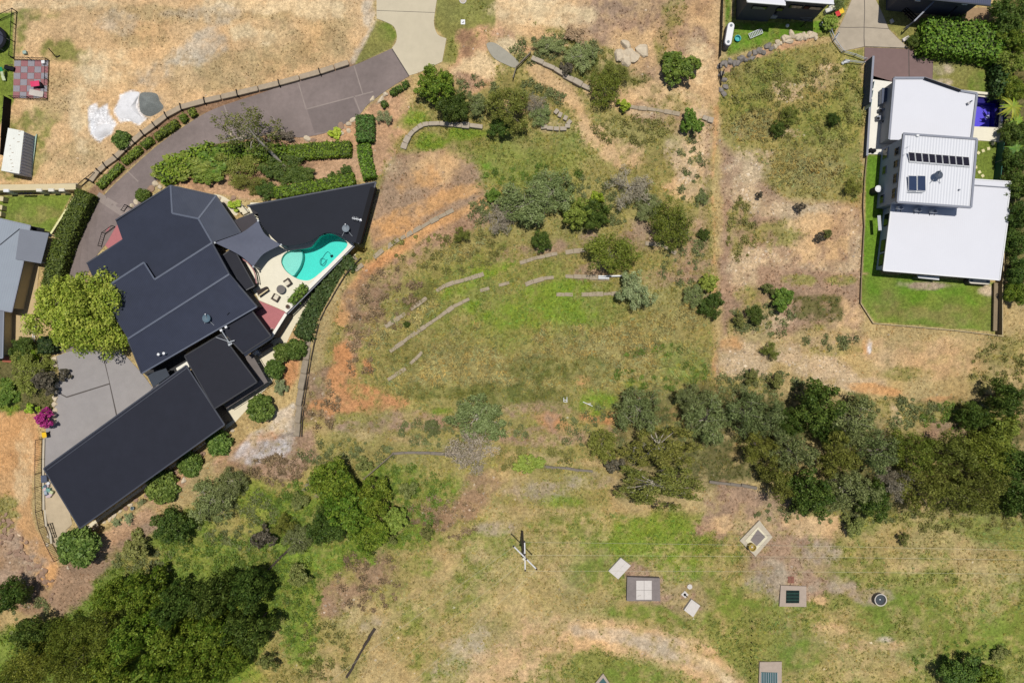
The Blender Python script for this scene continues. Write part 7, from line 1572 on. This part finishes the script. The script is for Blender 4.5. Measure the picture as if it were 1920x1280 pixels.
# --- palms
def palm(px, py, r, h, label, c1=(130, 160, 56), c2=(180, 190, 70)):
    p = GR(px, py, h); r_ = root('palm', p, label, 'palm'); g = np.random.default_rng(int(px+py))
    lathe('trunk', [(.16, -.1), (.14, h*.5), (.11, h*.94)], p, M_bark, r_, 8)
    for k in range(17):
        a = k*2*math.pi/17+g.random()*.4; R = r/12.*g.uniform(.8, 1.1); V, Fc = [], []; d = Vector((math.cos(a), math.sin(a), 0)); s = Vector((-d.y, d.x, 0)); N = 9
        for i in range(N+1):
            t = i/N; c = p+d*R*t+UZ*(h*.94+.9*R*.5*t-1.0*R*t*t*.75); wd = R*.085*math.sin(math.pi*min(1, .12+t*.88))+.015
            V += [c-s*wd-UZ*wd*.35, c, c+s*wd-UZ*wd*.35]
        for i in range(N):
            b = 3*i; Fc += [[b, b+1, b+4, b+3], [b+1, b+2, b+5, b+4]]
        t = g.random(); cc = tuple(int(x*(1-t)+y*t) for x, y in zip(c1, c2)); cc = tuple(c//12*12 for c in cc)
        mesh('frond', V, Fc, mat('frond_%d_%d_%d' % cc, cc, .6, .2, 3), r_)
palm(1900, 200, 24, 3.4, 'yellow green palm at the right edge beside the violet pool', (132, 150, 44), (184, 182, 62))
palm(1908, 278, 20, 3, 'dark palm at the right edge beside the stepping stones', (90, 130, 50), (130, 160, 60))
palm(1908, 225, 18, 2.6, 'smaller palm below the yellow green palm', (110, 150, 50), (160, 180, 60))
# ================================================================== GRASS AND STONES
finish_ground()
def gidx(x, y): return np.clip(((y-GY0)/STEP).round().astype(int), 0, NY-1), np.clip(((x-GX0)/STEP).round().astype(int), 0, NX-1)
BX, BY = 86., 58.
TD = np.array([G[k][1] for k in GK], np.float32); TH = np.array([G[k][2] for k in GK], np.float32); TC = np.array([C(*G[k][3])[:3] for k in GK], np.float32); SD = np.array([G[k][4] for k in GK], np.float32)
dens = np.einsum('kij,k->ij', Wt, TD); hgt = np.einsum('kij,k->ij', Wt*TD[:, None, None], TH)/np.maximum(dens, 1e-6)
tcol = np.einsum('kij,kc->ijc', Wt*TD[:, None, None], TC)/np.maximum(dens, 1e-6)[..., None]
clump = np.clip(.1+2.4*(fnoise(X, Y, 1.9, 21, 3)-.22), .12, 2.0); dens = dens*clump; dens[nograss] = 0
sdens = np.einsum('kij,k->ij', Wt, SD)*np.clip(2.5*(fnoise(X, Y, 3, 23, 3)-.25), .1, 2); sdens[nograss] = 0
def scatter(dm, cap):
    mx = float(dm.max()); n = int(mx*4*BX*BY); xs, ys = rng.uniform(-BX, BX, n), rng.uniform(-BY, BY, n); j, i = gidx(xs, ys)
    k = rng.random(n)*mx < dm[j, i]; xs, ys = xs[k], ys[k]
    if len(xs) > cap: s = rng.permutation(len(xs))[:cap]; xs, ys = xs[s], ys[s]
    return xs, ys, *gidx(xs, ys)
def zarr(xs, ys):
    fx = (xs-GX0)/STEP; fy = (ys-GY0)/STEP; i = fx.astype(int); j = fy.astype(int); a = fx-i; b = fy-j
    return (Zg[j, i]*(1-a)+Zg[j, i+1]*a)*(1-b)+(Zg[j+1, i]*(1-a)+Zg[j+1, i+1]*a)*b
def tufts(name, label, xs, ys, j, i, NB=6):
    n = len(xs); h = hgt[j, i]*rng.uniform(.6, 1.35, n); z = zarr(xs, ys)-.02
    flow = fnoise(xs, ys, 9, 31, 3)*14.; lean = (fnoise(xs, ys, 5, 33, 2)-.15)*1.0
    base = np.stack([xs, ys, z], 1)[:, None, :]+np.concatenate([rng.normal(size=(n, NB, 2))*(h[:, None, None]*.22), np.zeros((n, NB, 1))], 2)
    az = rng.uniform(0, 2*math.pi, (n, NB)); out = rng.uniform(.15, .75, (n, NB))
    dx = np.cos(az)*out+np.cos(flow)[:, None]*lean[:, None]; dy = np.sin(az)*out+np.sin(flow)[:, None]*lean[:, None]
    H = h[:, None]*rng.uniform(.7, 1.2, (n, NB)); tip = base+np.stack([dx*H, dy*H, H*rng.uniform(.35, .9, (n, NB))], 2)
    sd_ = np.stack([-dy, dx, np.zeros_like(dx)], 2); sd_ = sd_/np.maximum(np.linalg.norm(sd_, axis=2, keepdims=True), 1e-6)*(H*.13+.018)[..., None]
    co = np.stack([base-sd_, base+sd_, tip], 2).reshape(-1, 3, 3)
    c = tcol[j, i]*1.42*rng.uniform(.62, 1.32, (n, 1)); tint = rng.normal(size=(n, 1))*.1; c = c*np.hstack([1+tint, np.ones_like(tint), 1-tint]); c = np.clip(np.repeat(c, NB, 0)*rng.uniform(.85, 1.15, (n*NB, 1)), .005, .8)
    o = bpy.data.objects.new(name, build_mesh(name, co, None, c, GRASSM)); link(o); tag(o, label, 'grass', kind='stuff')
tall_ = hgt >= .3
for nm, lb, dm, cap in (('long_grass', 'long green and straw coloured grass over the slopes and fields', np.where(tall_, dens, 0), 125000), ('short_grass', 'short sparse dry grass tufts on bare ground and lawns', np.where(tall_, 0, dens), 52000)):
    tufts(nm, lb, *scatter(dm, cap))
xs, ys, j, i = scatter(sdens, 30000); n = len(xs)
sz = rng.gamma(2.2, .085, n).clip(.06, .42); z = zarr(xs, ys); base = np.array([[1, 0, 0], [0, 1, 0], [-1, 0, 0], [0, -1, 0], [0, 0, 1], [0, 0, -.4]])
V = base[None]*(1+rng.normal(size=(n, 6, 3))*.28); V = V*(sz[:, None, None]*np.array([.6, .6, .42])); an = rng.uniform(0, 6.28, n); ca, sa = np.cos(an)[:, None], np.sin(an)[:, None]
V = np.stack([V[..., 0]*ca-V[..., 1]*sa, V[..., 0]*sa+V[..., 1]*ca, V[..., 2]], 2)+np.stack([xs, ys, z], 1)[:, None]
tri = np.array([[0, 1, 4], [1, 2, 4], [2, 3, 4], [3, 0, 4], [1, 0, 5], [2, 1, 5], [3, 2, 5], [0, 3, 5]]); co = V[:, tri].reshape(-1, 3, 3)
sc = np.array([C(212, 190, 160)[:3], C(190, 160, 130)[:3], C(156, 140, 124)[:3], C(232, 220, 200)[:3]]); cc = np.repeat((sc[rng.integers(0, 4, n)]*.45+colr[j, i]*.75)*rng.uniform(.75, 1.3, (n, 1)), 8, 0)
stm = bpy.data.materials.new('loose_stone'); stm.use_nodes = True; at = stm.node_tree.nodes.new('ShaderNodeAttribute'); at.attribute_name = 'Col'
stm.node_tree.links.new(at.outputs[0], stm.node_tree.nodes['Principled BSDF'].inputs['Base Color']); stm.node_tree.nodes['Principled BSDF'].inputs['Roughness'].default_value = .9
o = bpy.data.objects.new('loose_stones', build_mesh('loose_stones', co, None, cc, stm)); link(o); tag(o, 'scattered loose stones and rubble on the bare ground', 'stones', kind='stuff')
# low scrub that reads as one cover: zones (centre, radii, clumps, colour)
Z = [(950, 395, 70, 40, 60, 0), (1040, 95, 90, 26, 60, 0), (1010, 180, 50, 30, 34, 0), (1180, 245, 70, 26, 40, 2), (890, 185, 50, 40, 30, 0), (1000, 330, 90, 20, 34, 1), (1110, 380, 90, 50, 60, 0), (1280, 480, 50, 60, 40, 0), (1300, 320, 30, 70, 26, 0), (1240, 690, 90, 50, 40, 1), (1180, 800, 170, 40, 60, 0), (860, 810, 130, 30, 60, 0), (650, 850, 90, 30, 50, 0), (760, 940, 80, 70, 90, 1), (560, 960, 80, 60, 90, 1), (450, 970, 80, 60, 90, 0), (480, 1060, 60, 50, 60, 1), (560, 1130, 50, 90, 60, 1), (400, 1040, 90, 40, 70, 1), (270, 1050, 60, 30, 44, 0), (1420, 720, 90, 24, 60, 0), (1660, 775, 110, 30, 80, 0), (1790, 780, 70, 26, 40, 1), (1560, 960, 160, 20, 60, 0), (1800, 975, 130, 20, 60, 2), (1430, 600, 70, 30, 40, 0), (1390, 430, 30, 60, 26, 2), (1540, 200, 90, 90, 60, 2), (1420, 160, 60, 50, 40, 2), (1560, 640, 60, 12, 16, 0), (840, 470, 110, 40, 50, 2), (740, 560, 60, 60, 40, 3), (680, 640, 30, 80, 30, 3), (600, 760, 40, 50, 30, 3), (520, 880, 60, 30, 50, 3), (40, 1150, 60, 40, 40, 0), (1880, 700, 60, 60, 40, 2), (1000, 860, 110, 24, 40, 2), (690, 1090, 60, 60, 40, 3), (830, 970, 70, 40, 40, 3), (600, 1220, 60, 60, 40, 2), (1810, 1240, 100, 40, 40, 1)]
SC = np.array([C(132, 136, 84)[:3], C(118, 138, 54)[:3], C(144, 138, 76)[:3], C(156, 130, 100)[:3]])*1.3
QQ, CC = [], []
for cx, cy, rx, ry, nn, ci in Z:
    for _ in range(nn):
        a_ = rng.uniform(0, 6.28); r_ = math.sqrt(rng.random()); p = GR(cx+rx*r_*math.cos(a_), cy+ry*r_*math.sin(a_))
        jj, ii = gidx(np.array([p.x]), np.array([p.y]))
        if nograss[jj[0], ii[0]]: continue
        R_ = rng.uniform(.25, .85); nl = int(22+50*R_); dv = unitv(rng.normal(size=(nl, 3))+np.array([0, 0, .6])); dv[:, 2] = np.abs(dv[:, 2])
        pos = np.array(p)+dv*np.array([R_, R_, R_*.75])*rng.uniform(.5, 1.05, (nl, 1)); nr = unitv(dv+rng.normal(size=dv.shape)*.6+np.array([0, 0, .5]))
        QQ.append(leaves(pos, nr, np.full(nl, .13), 2.2, rng, dv)); CC.append(SC[ci]*rng.uniform(.7, 1.2)*rng.uniform(.75, 1.25, (nl, 1)))
o = bpy.data.objects.new('low_scrub', build_mesh('low_scrub', np.vstack(QQ), None, np.vstack(CC), LEAF)); link(o); tag(o, 'low mixed scrub and weeds covering the rough ground between the trees', 'scrub', kind='stuff')
